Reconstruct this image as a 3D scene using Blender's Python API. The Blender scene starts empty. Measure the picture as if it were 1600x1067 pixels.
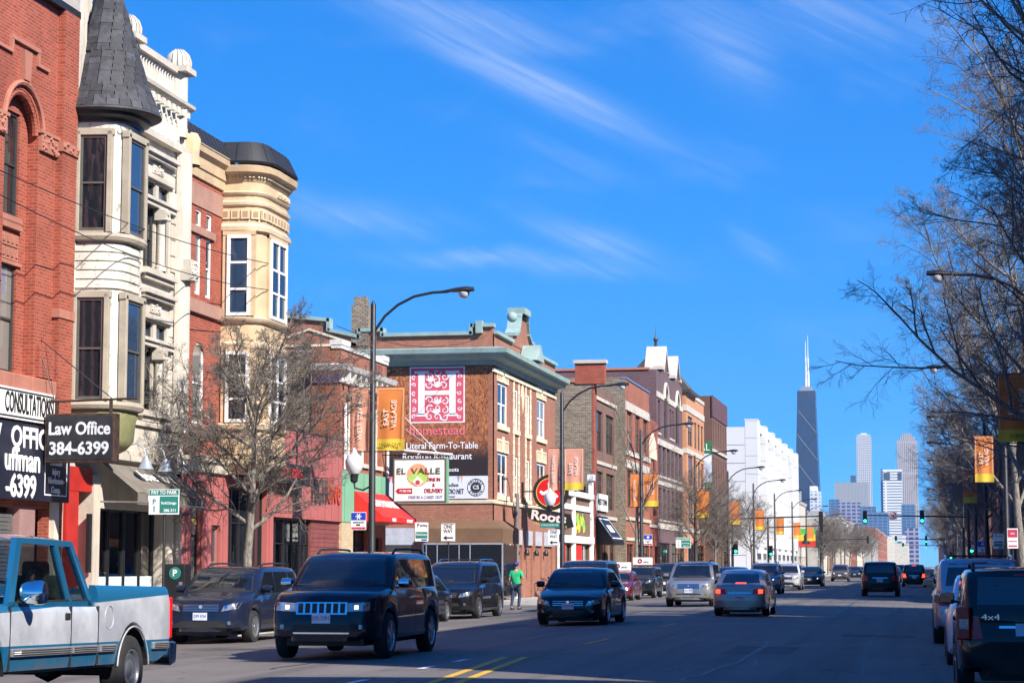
import bpy, math, random
from mathutils import Vector, Matrix
from mathutils.bvhtree import BVHTree
S = bpy.context.scene
C = S.collection
R = math.radians
PI = math.pi

# ------------------------------------------------------------------ camera
cam = bpy.data.objects.new('camera', bpy.data.cameras.new('camera'))
C.objects.link(cam)
cam.location = (0, 0, 1.5)
cam.rotation_euler = (R(90 + 6.155), 0, R(11.2127))
cam.data.sensor_width = 36
cam.data.lens = 3250 / 1600 * 36
cam.data.clip_start = 0.1
cam.data.clip_end = 20000
S.camera = cam
S.render.resolution_x, S.render.resolution_y = 1024, 682
S.cycles.use_denoising = True
S.cycles.max_bounces = 6
S.cycles.diffuse_bounces = 3
S.cycles.glossy_bounces = 3
S.cycles.transparent_max_bounces = 8
S.cycles.volume_bounces = 0
S.cycles.sample_clamp_indirect = 6
S.view_settings.view_transform = 'Standard'
S.view_settings.look = 'None'
S.view_settings.exposure = 0.92
S.view_settings.gamma = 1

# ------------------------------------------------------------------ node helpers
class NT:
    def __init__(s, tree):
        s.t = tree; s.n = tree.nodes; s.l = tree.links
    def new(s, typ, **kw):
        n = s.n.new(typ)
        for k, v in kw.items(): setattr(n, k, v)
        return n
    def put(s, sock, v):
        if v is None: return
        if hasattr(v, 'is_linked') or isinstance(v, bpy.types.NodeSocket): s.l.new(v, sock)
        else:
            if sock.type == 'RGBA' and len(v) == 3: v = (*v, 1)
            sock.default_value = v
    def m(s, op, a, b=None, c=None, clamp=False):
        n = s.n.new('ShaderNodeMath'); n.operation = op; n.use_clamp = clamp
        for i, v in enumerate((a, b, c)):
            if v is not None: s.put(n.inputs[i], v)
        return n.outputs[0]
    def mix(s, f, a, b, blend='MIX'):
        n = s.n.new('ShaderNodeMix'); n.data_type = 'RGBA'; n.blend_type = blend
        s.put(n.inputs[0], f); s.put(n.inputs[6], a); s.put(n.inputs[7], b)
        return n.outputs[2]
    def noise(s, vec, scale, detail=3, rough=0.55, dist=0):
        n = s.n.new('ShaderNodeTexNoise'); n.inputs['Scale'].default_value = scale
        n.inputs['Detail'].default_value = detail; n.inputs['Roughness'].default_value = rough
        n.inputs['Distortion'].default_value = dist
        if vec is not None: s.l.new(vec, n.inputs['Vector'])
        return n.outputs['Fac']
    def ramp(s, f, stops):
        n = s.n.new('ShaderNodeMapRange'); n.inputs[1].default_value = stops[0]; n.inputs[2].default_value = stops[1]
        n.interpolation_type = 'SMOOTHSTEP'
        s.put(n.inputs[0], f); return n.outputs[0]
    def comb(s, x, y, z):
        n = s.n.new('ShaderNodeCombineXYZ')
        for i, v in enumerate((x, y, z)): s.put(n.inputs[i], v)
        return n.outputs[0]
    def sep(s, v):
        n = s.n.new('ShaderNodeSeparateXYZ'); s.l.new(v, n.inputs[0]); return n.outputs

# ------------------------------------------------------------------ sky and sun
SUN_AZ, SUN_EL = 35.0, 38.0            # degrees west of due south (the street runs east), elevation
sd = Vector((math.cos(R(SUN_AZ)) * math.cos(R(SUN_EL)), -math.sin(R(SUN_AZ)) * math.cos(R(SUN_EL)), math.sin(R(SUN_EL))))
W = bpy.data.worlds.new('World'); S.world = W; W.use_nodes = True
def make_sky():
    k = NT(W.node_tree); bg = k.n['Background']
    sky = k.new('ShaderNodeTexSky', sky_type='NISHITA'); sky.sun_disc = False
    sky.sun_elevation = R(SUN_EL); sky.sun_rotation = math.atan2(sd.x, sd.y)
    sky.altitude = 200; sky.air_density = 0.35; sky.dust_density = 0.0; sky.ozone_density = 6
    # one grade for the whole sky (a deep winter blue): per-channel gain and power
    sc_ = k.new('ShaderNodeSeparateColor'); k.l.new(sky.outputs[0], sc_.inputs[0])
    gr = k.new('ShaderNodeCombineColor')
    for i, (g_, p_) in enumerate(((.60, 1.72), (.525, .6), (.82, .38))):
        k.l.new(k.m('MULTIPLY', k.m('POWER', k.m('MULTIPLY', sc_.outputs[i], .105), p_), g_ / .105), gr.inputs[i])
    # thin cirrus: streaks at their own places in the sky (azimuth, elevation in degrees), feathered by noise
    tc = k.new('ShaderNodeTexCoord'); d = k.sep(tc.outputs['Generated'])
    az = k.m('MULTIPLY', k.m('ARCTAN2', d[0], d[1]), 180 / PI)
    el = k.m('MULTIPLY', k.m('ARCSINE', d[2]), 180 / PI)
    wv = k.comb(k.m('MULTIPLY', az, 0.35), k.m('MULTIPLY', el, 0.35), 0.0)
    w1 = k.m('MULTIPLY', k.m('SUBTRACT', k.noise(wv, 1.1, 3), 0.5), 2.2)
    az2 = k.m('ADD', az, w1); el2 = k.m('ADD', el, k.m('MULTIPLY', w1, -0.6))
    fib = k.noise(k.comb(k.m('ADD', k.m('MULTIPLY', az2, 0.55), k.m('MULTIPLY', el2, 0.75)), k.m('SUBTRACT', k.m('MULTIPLY', el2, 2.6), k.m('MULTIPLY', az2, -1.2)), 0), 1.0, 6, 0.62)
    soft = k.noise(k.comb(k.m('MULTIPLY', az2, 0.16), k.m('MULTIPLY', el2, 0.5), 3), 1.0, 4)
    tot = None
    for (a, e, la, lb, rot, amp) in [(-10.6, 13.2, 3.4, 0.42, -24, .50), (-12.6, 15.0, 3.0, 0.45, -12, .34), (-5.3, 14.2, 1.5, .8, -40, .26), (-2.6, 15.0, 2.0, .9, -20, .24),
                                      (-8.9, 8.9, 1.5, .36, -16, .34), (-11.2, 8.3, 3.4, .26, -4, .30), (-15.6, 9.6, 2.2, .42, -6, .30), (-4.2, 8.5, .9, .30, -35, .16), (0.3, 14.6, 1.3, .6, -25, .16),
                                      (-9.6, 11.2, 1.8, .3, -20, .12)]:
        c, s_ = math.cos(R(rot)), math.sin(R(rot))
        du = k.m('SUBTRACT', az2, a); dv = k.m('SUBTRACT', el2, e)
        u = k.m('DIVIDE', k.m('ADD', k.m('MULTIPLY', du, c), k.m('MULTIPLY', dv, s_)), la)
        v = k.m('DIVIDE', k.m('SUBTRACT', k.m('MULTIPLY', dv, c), k.m('MULTIPLY', du, s_)), lb)
        g = k.m('MULTIPLY', k.m('EXPONENT', k.m('MULTIPLY', k.m('ADD', k.m('MULTIPLY', u, u), k.m('MULTIPLY', v, v)), -1.0)), amp)
        tot = g if tot is None else k.m('ADD', tot, g)
    gen = k.m('MULTIPLY', k.ramp(soft, (.52, .8)), 0.12)
    f = k.m('MULTIPLY', k.m('ADD', tot, gen), k.m('ADD', k.m('MULTIPLY', k.ramp(fib, (.3, .75)), .62), .3), clamp=True)
    k.l.new(k.mix(f, gr.outputs[0], (4.9, 5.4, 5.9, 1)), bg.inputs['Color'])
    bg.inputs['Strength'].default_value = 0.1
make_sky()
sun = bpy.data.objects.new('sun', bpy.data.lights.new('sun', 'SUN'))
sun.data.energy = 5.0; sun.data.angle = R(0.53); sun.data.color = (1.0, 0.935, 0.845)
sun.rotation_euler = sd.to_track_quat('Z', 'Y').to_euler()
C.objects.link(sun)

# ------------------------------------------------------------------ mesh helpers
class M:
    def __init__(s): s.v = []; s.f = []
    def add(s, vs, fs):
        o = len(s.v); s.v += [tuple(p) for p in vs]; s.f += [tuple(i + o for i in f) for f in fs]; return s
    def box(s, x0, x1, y0, y1, z0, z1):
        return s.add([(x0, y0, z0), (x1, y0, z0), (x1, y1, z0), (x0, y1, z0), (x0, y0, z1), (x1, y0, z1), (x1, y1, z1), (x0, y1, z1)],
                     [(3, 2, 1, 0), (4, 5, 6, 7), (0, 1, 5, 4), (1, 2, 6, 5), (2, 3, 7, 6), (3, 0, 4, 7)])
    def quad(s, a, b, c, d): return s.add([a, b, c, d], [(0, 1, 2, 3)])
    def prism(s, pts, ax, a, b):
        # polygon pts (two coordinates, the axis 'ax' left out) pushed from a to b
        n = len(pts)
        def P(p, t): return {'x': (t, p[0], p[1]), 'y': (p[0], t, p[1]), 'z': (p[0], p[1], t)}[ax]
        vs = [P(p, a) for p in pts] + [P(p, b) for p in pts]
        return s.add(vs, [tuple(range(n - 1, -1, -1)), tuple(range(n, 2 * n))] + [(i, (i + 1) % n, n + (i + 1) % n, n + i) for i in range(n)])
    def tube(s, pts, rad, n=8, cap=True):
        pts = [Vector(p) for p in pts]
        if not isinstance(rad, (list, tuple)): rad = [rad] * len(pts)
        vs = []; fs = []; L = len(pts)
        t0 = (pts[1] - pts[0]).normalized()
        a = Vector((0, 0, 1)) if abs(t0.z) < .9 else Vector((1, 0, 0))
        u = t0.cross(a).normalized()
        for i, p in enumerate(pts):
            t = (pts[min(i + 1, L - 1)] - pts[max(i - 1, 0)])
            if t.length < 1e-9: t = t0
            t.normalize(); u = (u - t * u.dot(t)).normalized(); w = t.cross(u)
            for k in range(n):
                q = 2 * PI * k / n; vs.append(p + (u * math.cos(q) + w * math.sin(q)) * rad[i])
        for i in range(L - 1):
            for k in range(n):
                fs.append((i * n + k, i * n + (k + 1) % n, (i + 1) * n + (k + 1) % n, (i + 1) * n + k))
        if cap: fs += [tuple(range(n - 1, -1, -1)), tuple(range((L - 1) * n, L * n))]
        return s.add(vs, fs)
    def lathe(s, prof, n=16, c=(0, 0, 0), ax='z', a0=0, a1=2 * PI):
        full = abs(a1 - a0 - 2 * PI) < 1e-6; m = n if full else n + 1
        vs = []; fs = []
        for r, z in prof:
            for k in range(m):
                q = a0 + (a1 - a0) * k / n; x, y = r * math.cos(q), r * math.sin(q)
                p = (x, y, z) if ax == 'z' else ((z, x, y) if ax == 'x' else (y, z, x))
                vs.append((p[0] + c[0], p[1] + c[1], p[2] + c[2]))
        for i in range(len(prof) - 1):
            for k in range(n):
                k2 = (k + 1) % m; fs.append((i * m + k, i * m + k2, (i + 1) * m + k2, (i + 1) * m + k))
        return s.add(vs, fs)
    def sweep(s, path, prof, cap=True):
        # path in plan (x, y); profile (out, z), out is to the right-hand side of the walk (-y when walking +x)
        n = len(path); nr = []
        for i in range(n):
            ds = []
            if i > 0: ds.append(Vector((path[i][0] - path[i - 1][0], path[i][1] - path[i - 1][1])).normalized())
            if i < n - 1: ds.append(Vector((path[i + 1][0] - path[i][0], path[i + 1][1] - path[i][1])).normalized())
            ns = [Vector((d.y, -d.x)) for d in ds]
            if len(ns) == 2:
                b = (ns[0] + ns[1]).normalized(); b = b / max(.3, b.dot(ns[0]))
            else: b = ns[0]
            nr.append(b)
        vs = []; fs = []; k = len(prof)
        for i in range(n):
            for o, z in prof: vs.append((path[i][0] + nr[i].x * o, path[i][1] + nr[i].y * o, z))
        for i in range(n - 1):
            for j in range(k - 1): fs.append((i * k + j, (i + 1) * k + j, (i + 1) * k + j + 1, i * k + j + 1))
        if cap and k > 2: fs += [tuple(range(k)), tuple(range((n - 1) * k + k - 1, (n - 1) * k - 1, -1))]
        return s.add(vs, fs)
    def wall(s, u0, u1, z0, z1, holes, dep=.2, y=0.0):
        # upright wall facing -y at y, with openings (u0,u1,z0,z1) whose reveals go back by dep
        us = sorted({u0, u1, *[h[0] for h in holes], *[h[1] for h in holes]}); zs = sorted({z0, z1, *[h[2] for h in holes], *[h[3] for h in holes]})
        for i in range(len(us) - 1):
            for j in range(len(zs) - 1):
                a, b, c, d = us[i], us[i + 1], zs[j], zs[j + 1]; mu, mz = (a + b) / 2, (c + d) / 2
                if any(h[0] < mu < h[1] and h[2] < mz < h[3] for h in holes): continue
                s.quad((a, y, c), (b, y, c), (b, y, d), (a, y, d))
        for a, b, c, d in holes:
            e = y + dep
            s.quad((a, y, c), (a, y, d), (a, e, d), (a, e, c)); s.quad((b, y, c), (b, e, c), (b, e, d), (b, y, d))
            s.quad((a, y, d), (b, y, d), (b, e, d), (a, e, d)); s.quad((a, y, c), (a, e, c), (b, e, c), (b, y, c))
        return s
    def shell(s, u0, u1, z0, z1, dep, y=0.0, left=True, right=True):
        # sides, roof and back of a block behind a front wall
        if left: s.quad((u0, y, z0), (u0, y, z1), (u0, dep, z1), (u0, dep, z0))
        if right: s.quad((u1, y, z0), (u1, dep, z0), (u1, dep, z1), (u1, y, z1))
        s.quad((u0, dep, z0), (u0, dep, z1), (u1, dep, z1), (u1, dep, z0))
        return s.quad((u0, y, z1 - .25), (u1, y, z1 - .25), (u1, dep, z1 - .25), (u0, dep, z1 - .25))
    def grid(s, fn, nu, nv):
        vs = [fn(i / nu, j / nv) for j in range(nv + 1) for i in range(nu + 1)]
        return s.add(vs, [(j * (nu + 1) + i, j * (nu + 1) + i + 1, (j + 1) * (nu + 1) + i + 1, (j + 1) * (nu + 1) + i) for j in range(nv) for i in range(nu)])
    def mesh(s, name, mat, smooth=None):
        me = bpy.data.meshes.new(name); me.from_pydata(s.v, [], s.f); me.materials.append(mat)
        if smooth is not None:
            me.polygons.foreach_set('use_smooth', [True] * len(me.polygons))
            me.set_sharp_from_angle(angle=R(smooth))
        me.update(); return me

def link(name, me, parent=None, loc=None, rot=None, sc=None):
    o = bpy.data.objects.new(name, me); C.objects.link(o)
    if parent is not None: o.parent = parent
    if loc: o.location = loc
    if rot: o.rotation_euler = rot
    if sc: o.scale = sc
    return o
def ob(name, m, mat, parent=None, smooth=None, loc=None, rot=None, bev=None):
    o = link(name, m.mesh(name, mat, smooth), parent, loc, rot)
    if bev:
        b = o.modifiers.new('bevel', 'BEVEL'); b.width = bev; b.segments = 2; b.limit_method = 'ANGLE'
    return o
def tag(o, label, cat, group=None):
    o['label'] = label; o['category'] = cat
    if group: o['group'] = group
    return o
def thing(name, label, cat, loc=(0, 0, 0), rz=0, group=None):
    o = bpy.data.objects.new(name, None); C.objects.link(o); o.empty_display_size = .3
    o.location = loc; o.rotation_euler = (0, 0, rz)
    return tag(o, label, cat, group)
def struct(o, kind='structure'): o['kind'] = kind; return o
def copy_tree(o, parent=None):
    c = o.copy(); C.objects.link(c); c.parent = parent
    for ch in o.children: copy_tree(ch, c)
    return c

# ------------------------------------------------------------------ materials
MATS = {}
def base_mat(name):
    m = bpy.data.materials.new(name); m.use_nodes = True
    k = NT(m.node_tree); return m, k, k.n['Principled BSDF']
def wallvec(k):
    g = k.new('ShaderNodeNewGeometry'); p = k.sep(g.outputs['Position'])
    return k.comb(k.m('ADD', p[0], p[1]), p[2], 0.0), g.outputs['Position'], p
def plain(name, col, rough=.6, metal=0.0, var=.12, scale=3.0, coat=0.0, dirt=0.0, bump=0.0, bscale=30):
    if name in MATS: return MATS[name]
    m, k, b = base_mat(name)
    g = k.new('ShaderNodeNewGeometry'); pos = g.outputs['Position']
    n1 = k.noise(pos, scale, 5, .6)
    c = k.mix(k.ramp(n1, (.3, .7)), tuple(x * (1 - var) for x in col), tuple(min(1, x * (1 + var)) for x in col))
    if dirt:
        n2 = k.noise(pos, scale * 2.7, 6, .7)
        c = k.mix(k.m('MULTIPLY', k.ramp(n2, (.5, .75)), dirt), c, tuple(x * .45 + .01 for x in col))
    k.l.new(c, b.inputs['Base Color'])
    b.inputs['Roughness'].default_value = rough; b.inputs['Metallic'].default_value = metal
    if coat: b.inputs['Coat Weight'].default_value = coat; b.inputs['Coat Roughness'].default_value = .06
    if bump:
        bp = k.new('ShaderNodeBump'); bp.inputs['Strength'].default_value = bump; bp.inputs['Distance'].default_value = .02
        k.l.new(k.noise(pos, bscale, 4), bp.inputs['Height']); k.l.new(bp.outputs[0], b.inputs['Normal'])
    MATS[name] = m; return m
def brick(name, c1, c2, mortar, w=.215, h=.075, mor=.010, var=.35, dirt=.35, streak=.0):
    m, k, b = base_mat(name)
    vec, pos, p = wallvec(k)
    t = k.new('ShaderNodeTexBrick'); k.l.new(vec, t.inputs['Vector'])
    t.inputs['Scale'].default_value = 1.0; t.inputs['Brick Width'].default_value = w; t.inputs['Row Height'].default_value = h
    t.inputs['Mortar Size'].default_value = mor; t.inputs['Mortar Smooth'].default_value = .3; t.inputs['Bias'].default_value = 0
    for nm, cc in (('Color1', c1), ('Color2', c2), ('Mortar', mortar)): t.inputs[nm].default_value = (*cc, 1)
    n1 = k.noise(vec, .55, 5, .6); n2 = k.noise(vec, 6.0, 4, .6)
    f = k.m('MULTIPLY', k.ramp(n1, (.42, .72)), dirt)
    c = k.mix(f, t.outputs['Color'], tuple(x * .4 for x in c1))
    c = k.mix(k.m('MULTIPLY', k.ramp(n2, (.45, .8)), var), c, tuple(min(1, x * 1.5 + .015) for x in c2))
    if streak:
        n3 = k.noise(k.comb(k.m('MULTIPLY', k.m('ADD', p[0], p[1]), 2.2), k.m('MULTIPLY', p[2], .16), 0), 1.0, 4)
        c = k.mix(k.m('MULTIPLY', k.ramp(n3, (.5, .8)), streak), c, (.05, .04, .035))
    k.l.new(c, b.inputs['Base Color']); b.inputs['Roughness'].default_value = .88
    bp = k.new('ShaderNodeBump'); bp.inputs['Strength'].default_value = .55; bp.inputs['Distance'].default_value = .012; bp.invert = True
    k.l.new(t.outputs['Fac'], bp.inputs['Height']); k.l.new(bp.outputs[0], b.inputs['Normal'])
    MATS[name] = m; return m
def stone(name, col, dirt=.5, peel=None, rough=.85):
    m, k, b = base_mat(name)
    vec, pos, p = wallvec(k)
    n1 = k.noise(pos, 1.3, 6, .65); n2 = k.noise(pos, 9.0, 5, .65)
    c = k.mix(k.ramp(n1, (.3, .7)), tuple(x * .84 for x in col), tuple(min(1, x * 1.08) for x in col))
    n3 = k.noise(k.comb(k.m('MULTIPLY', k.m('ADD', p[0], p[1]), 3.0), k.m('MULTIPLY', p[2], .35), 0), 1.0, 5, .65)
    c = k.mix(k.m('MULTIPLY', k.ramp(n3, (.52, .78)), dirt), c, tuple(x * .42 for x in col))
    if peel:
        c = k.mix(k.ramp(k.noise(vec, 4.6, 8, .74), (.575, .605)), c, peel)
    k.l.new(c, b.inputs['Base Color']); b.inputs['Roughness'].default_value = rough
    bp = k.new('ShaderNodeBump'); bp.inputs['Strength'].default_value = .5; bp.inputs['Distance'].default_value = .02
    k.l.new(n2, bp.inputs['Height']); k.l.new(bp.outputs[0], b.inputs['Normal'])
    MATS[name] = m; return m
def glassm(name, col=(.012, .016, .022), rough=.03, wave=.006):
    m, k, b = base_mat(name)
    g = k.new('ShaderNodeNewGeometry')
    b.inputs['Base Color'].default_value = (*col, 1); b.inputs['Roughness'].default_value = rough
    b.inputs['IOR'].default_value = 1.6; b.inputs['Specular IOR Level'].default_value = .8
    bp = k.new('ShaderNodeBump'); bp.inputs['Strength'].default_value = .25; bp.inputs['Distance'].default_value = wave
    k.l.new(k.noise(g.outputs['Position'], 1.7, 2), bp.inputs['Height']); k.l.new(bp.outputs[0], b.inputs['Normal'])
    MATS[name] = m; return m
def clear_glass(name, tint=(.55, .6, .6)):
    m = bpy.data.materials.new(name); m.use_nodes = True; k = NT(m.node_tree)
    k.n.remove(k.n['Principled BSDF'])
    tr = k.new('ShaderNodeBsdfTransparent'); tr.inputs[0].default_value = (*tint, 1)
    gl = k.new('ShaderNodeBsdfGlossy'); gl.inputs['Roughness'].default_value = .02
    fr = k.new('ShaderNodeLayerWeight'); fr.inputs[0].default_value = .5
    mx = k.new('ShaderNodeMixShader'); k.l.new(k.m('ADD', k.m('MULTIPLY', k.m('POWER', fr.outputs['Facing'], 3.0), .9), .06), mx.inputs[0]); k.l.new(tr.outputs[0], mx.inputs[1]); k.l.new(gl.outputs[0], mx.inputs[2])
    k.l.new(mx.outputs[0], k.n['Material Output'].inputs[0]); MATS[name] = m; return m
def paint(name, col, metal=.0, rough=.32, dust=.1):
    if name in MATS: return MATS[name]
    m, k, b = base_mat(name)
    g = k.new('ShaderNodeNewGeometry'); tc = k.new('ShaderNodeTexCoord')
    n = k.noise(tc.outputs['Object'], 2.2, 6, .65); z = k.sep(tc.outputs['Object'])[2]
    f = k.m('MULTIPLY', k.m('ADD', k.ramp(n, (.4, .8)), k.m('MULTIPLY', k.ramp(z, (.7, .15)), .8)), dust, clamp=True)
    k.l.new(k.mix(f, (*col, 1), (.16, .145, .125, 1)), b.inputs['Base Color'])
    b.inputs['Metallic'].default_value = metal; b.inputs['Roughness'].default_value = rough
    dk_ = max(col) < .08; b.inputs['Coat IOR'].default_value = 1.36 if dk_ else 1.5; b.inputs['Specular IOR Level'].default_value = .15 if dk_ else .5
    b.inputs['Coat Weight'].default_value = 1.0; k.l.new(k.m('ADD', k.m('MULTIPLY', f, .5), .02), b.inputs['Coat Roughness'])
    MATS[name] = m; return m
def emit(name, col, s):
    m, k, b = base_mat(name)
    b.inputs['Base Color'].default_value = (*[c * .4 for c in col], 1); b.inputs['Emission Color'].default_value = (*col, 1); b.inputs['Emission Strength'].default_value = s
    MATS[name] = m; return m

# ================================================================== ground, road, pavements
def asphalt():
    m, k, b = base_mat('asphalt')
    g = k.new('ShaderNodeNewGeometry'); pos = g.outputs['Position']; p = k.sep(pos)
    big = k.noise(pos, .22, 5, .6)
    lane = k.noise(k.comb(k.m('MULTIPLY', p[0], 1.6), k.m('MULTIPLY', p[1], .05), 0), 1.0, 4, .6)
    fine = k.noise(pos, 38, 3, .7)
    c = k.mix(k.ramp(big, (.3, .72)), (.105, .092, .080, 1), (.165, .146, .127, 1))
    c = k.mix(k.m('MULTIPLY', k.ramp(lane, (.44, .66)), .7), c, (.07, .060, .050, 1))
    c = k.mix(k.m('MULTIPLY', k.ramp(fine, (.48, .7)), .6), c, (.26, .235, .21, 1))
    v = k.new('ShaderNodeTexVoronoi', feature='DISTANCE_TO_EDGE'); v.inputs['Scale'].default_value = .33
    wp = k.new('ShaderNodeVectorMath'); wp.operation = 'ADD'; k.l.new(pos, wp.inputs[0])
    nv = k.new('ShaderNodeTexNoise'); nv.inputs['Scale'].default_value = 1.3; nv.inputs['Detail'].default_value = 5; k.l.new(pos, nv.inputs['Vector']); k.l.new(nv.outputs['Color'], wp.inputs[1])
    k.l.new(wp.outputs[0], v.inputs['Vector'])
    cr = k.m('MULTIPLY', k.ramp(v.outputs['Distance'], (.012, .004)), k.ramp(k.noise(pos, .5, 3), (.48, .6)))
    c = k.mix(k.m('MULTIPLY', cr, .8), c, (.03, .03, .03, 1))
    k.l.new(c, b.inputs['Base Color']); k.l.new(k.m('ADD', k.m('MULTIPLY', big, .25), .62), b.inputs['Roughness'])
    bp = k.new('ShaderNodeBump'); bp.inputs['Strength'].default_value = .35; bp.inputs['Distance'].default_value = .01
    k.l.new(fine, bp.inputs['Height']); k.l.new(bp.outputs[0], b.inputs['Normal'])
    return m
ASPH = asphalt()
CONC = plain('pavement_concrete', (.36, .345, .32), .88, var=.2, scale=.8, dirt=.5, bump=.3)
CURB = plain('kerb_stone', (.42, .41, .385), .85, var=.2, scale=1.2, dirt=.5)
YEL = plain('yellow_road_paint', (.62, .36, .03), .7, var=.25, scale=9, dirt=.55)
WHT = plain('white_road_paint', (.7, .7, .68), .7, var=.2, scale=9, dirt=.5)
XC, XL, XR = -6.5, -16.0, 2.8
def rz(x): return -.15 * (min(1, abs(x - XC) / 9.3)) ** 1.5
m = M(); m.box(-3000, 3000, -300, 5300, -1.0, -.45)
struct(ob('ground', m, plain('far_ground', (.16, .155, .15), .95, scale=.05, dirt=.3)))
m = M()
ys = [-60, 0, 40, 80, 120, 200, 400, 1000, 3200]; xs = [XL + (XR - XL) * i / 16 for i in range(17)]
m.grid(lambda u, v: (xs[round(u * 16)], ys[round(v * 8)], rz(xs[round(u * 16)])), 16, 8)
struct(ob('road', m, ASPH, smooth=40))
SIDE = [(76, 88), (181.5, 188.5), (208, 222), (330, 342)]      # side streets crossing the avenue
for a, b in SIDE:
    for sx, x0, x1 in ((-1, -90, XL), (1, XR, 80)):
        m = M(); m.quad((x0, a, -.154), (x1, a, -.154), (x1, b, -.154), (x0, b, -.154)); struct(ob('side_street', m, ASPH))
segs = []; y = -60
for a, b in SIDE + [(1500, 1500)]: segs.append((y, a)); y = b
for a, b in segs:
    for sx in (-1, 1):
        m = M()
        if sx < 0: m.box(-60, XL - .18, a, b, -.4, 0)
        else: m.box(XR + .18, 50, a, b, -.4, 0)
        struct(ob('pavement', m, CONC))
        m = M(); x = XL - .18 if sx < 0 else XR
        m.box(x, x + .18, a - .004, b + .004, -.4, .012); struct(ob('kerb', m, CURB, bev=.03))
def strip(name, pts, w, mat, dz=.004):
    m = M(); n = len(pts)
    for i in range(n - 1):
        a, b = Vector(pts[i]), Vector(pts[i + 1]); d = (b - a).normalized(); q = Vector((d.y, -d.x)) * w / 2
        P = [a - q, a + q, b + q, b - q]; m.quad(*[(p.x, p.y, rz(p.x) + dz) for p in P])
    return struct(ob(name, m, mat))
for o in (-.17, .17):
    strip('centre_line', [(-4.9 + o, 8), (-6.15 + o, 26.6), (-6.72 + o, 34.2)], .13, YEL, .005)
for yy in (26.2, 30.1, 32.4): strip('lane_dash', [(-7.35 + (yy - 30) * -.0, yy), (-7.35, yy + .9)], .12, WHT, .005)
for yy in range(40, 300, 12): strip('lane_dash', [(-6.5, yy), (-6.5, yy + 3)], .1, YEL, .005)
strip('crosswalk_line', [(-15.6, 73.6), (2.6, 73.6)], .16, WHT, .005); strip('crosswalk_line', [(-15.6, 76.6), (2.6, 76.6)], .16, WHT, .005)
random.seed(3)
TAR = plain('tar_seal', (.028, .028, .03), .5, var=.2)
def crack(pts, w):
    out = []
    for i in range(len(pts) - 1):
        a, b = Vector(pts[i]), Vector(pts[i + 1]); n = max(2, int((b - a).length / .5))
        for j in range(n): out.append(a.lerp(b, j / n) + Vector((random.gauss(0, .035), 0)))
    strip('tar_seam', out + [Vector(pts[-1])], w, TAR, .004)
crack([(-6.5, 33), (-6.52, 60), (-6.45, 120)], .045)
crack([(-3.5, 22), (-3.0, 34), (-3.2, 46), (-2.8, 62), (-3.05, 90)], .07); crack([(-.9, 28), (-1.2, 44), (-.8, 70)], .04); crack([(-9.6, 30), (-9.5, 70)], .05)
for i in range(16):
    x = random.uniform(-12, 0); y = random.uniform(25, 75); dx, dy = ((random.uniform(2, 5), random.uniform(-.5, .8)) if i % 2 else (random.uniform(-.6, .6), random.uniform(4, 10))); crack([(x, y), (x + dx * .5 + random.uniform(-.3, .3), y + dy * .5), (x + dx, y + dy)], random.uniform(.03, .07))
PATCH = plain('asphalt_patch', (.062, .062, .065), .75, var=.2, scale=3)
for (x0, x1, a, b) in ((-3.6, -2.4, 37, 40.5), (-1.9, -.3, 47, 49), (-11.4, -10.2, 50, 54)):
    m = M(); m.grid(lambda u, v: (x0 + (x1 - x0) * u, a + (b - a) * v, rz(x0 + (x1 - x0) * u) + .003), 4, 2); struct(ob('asphalt_patch', m, PATCH))
m = M(); m.lathe([(0, 0), (.3, 0), (.33, -.004)], 24, (-1.6, 41, rz(-1.6) + .009)); struct(ob('manhole_cover', m, plain('cast_iron', (.06, .06, .065), .55, .6)))

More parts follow.
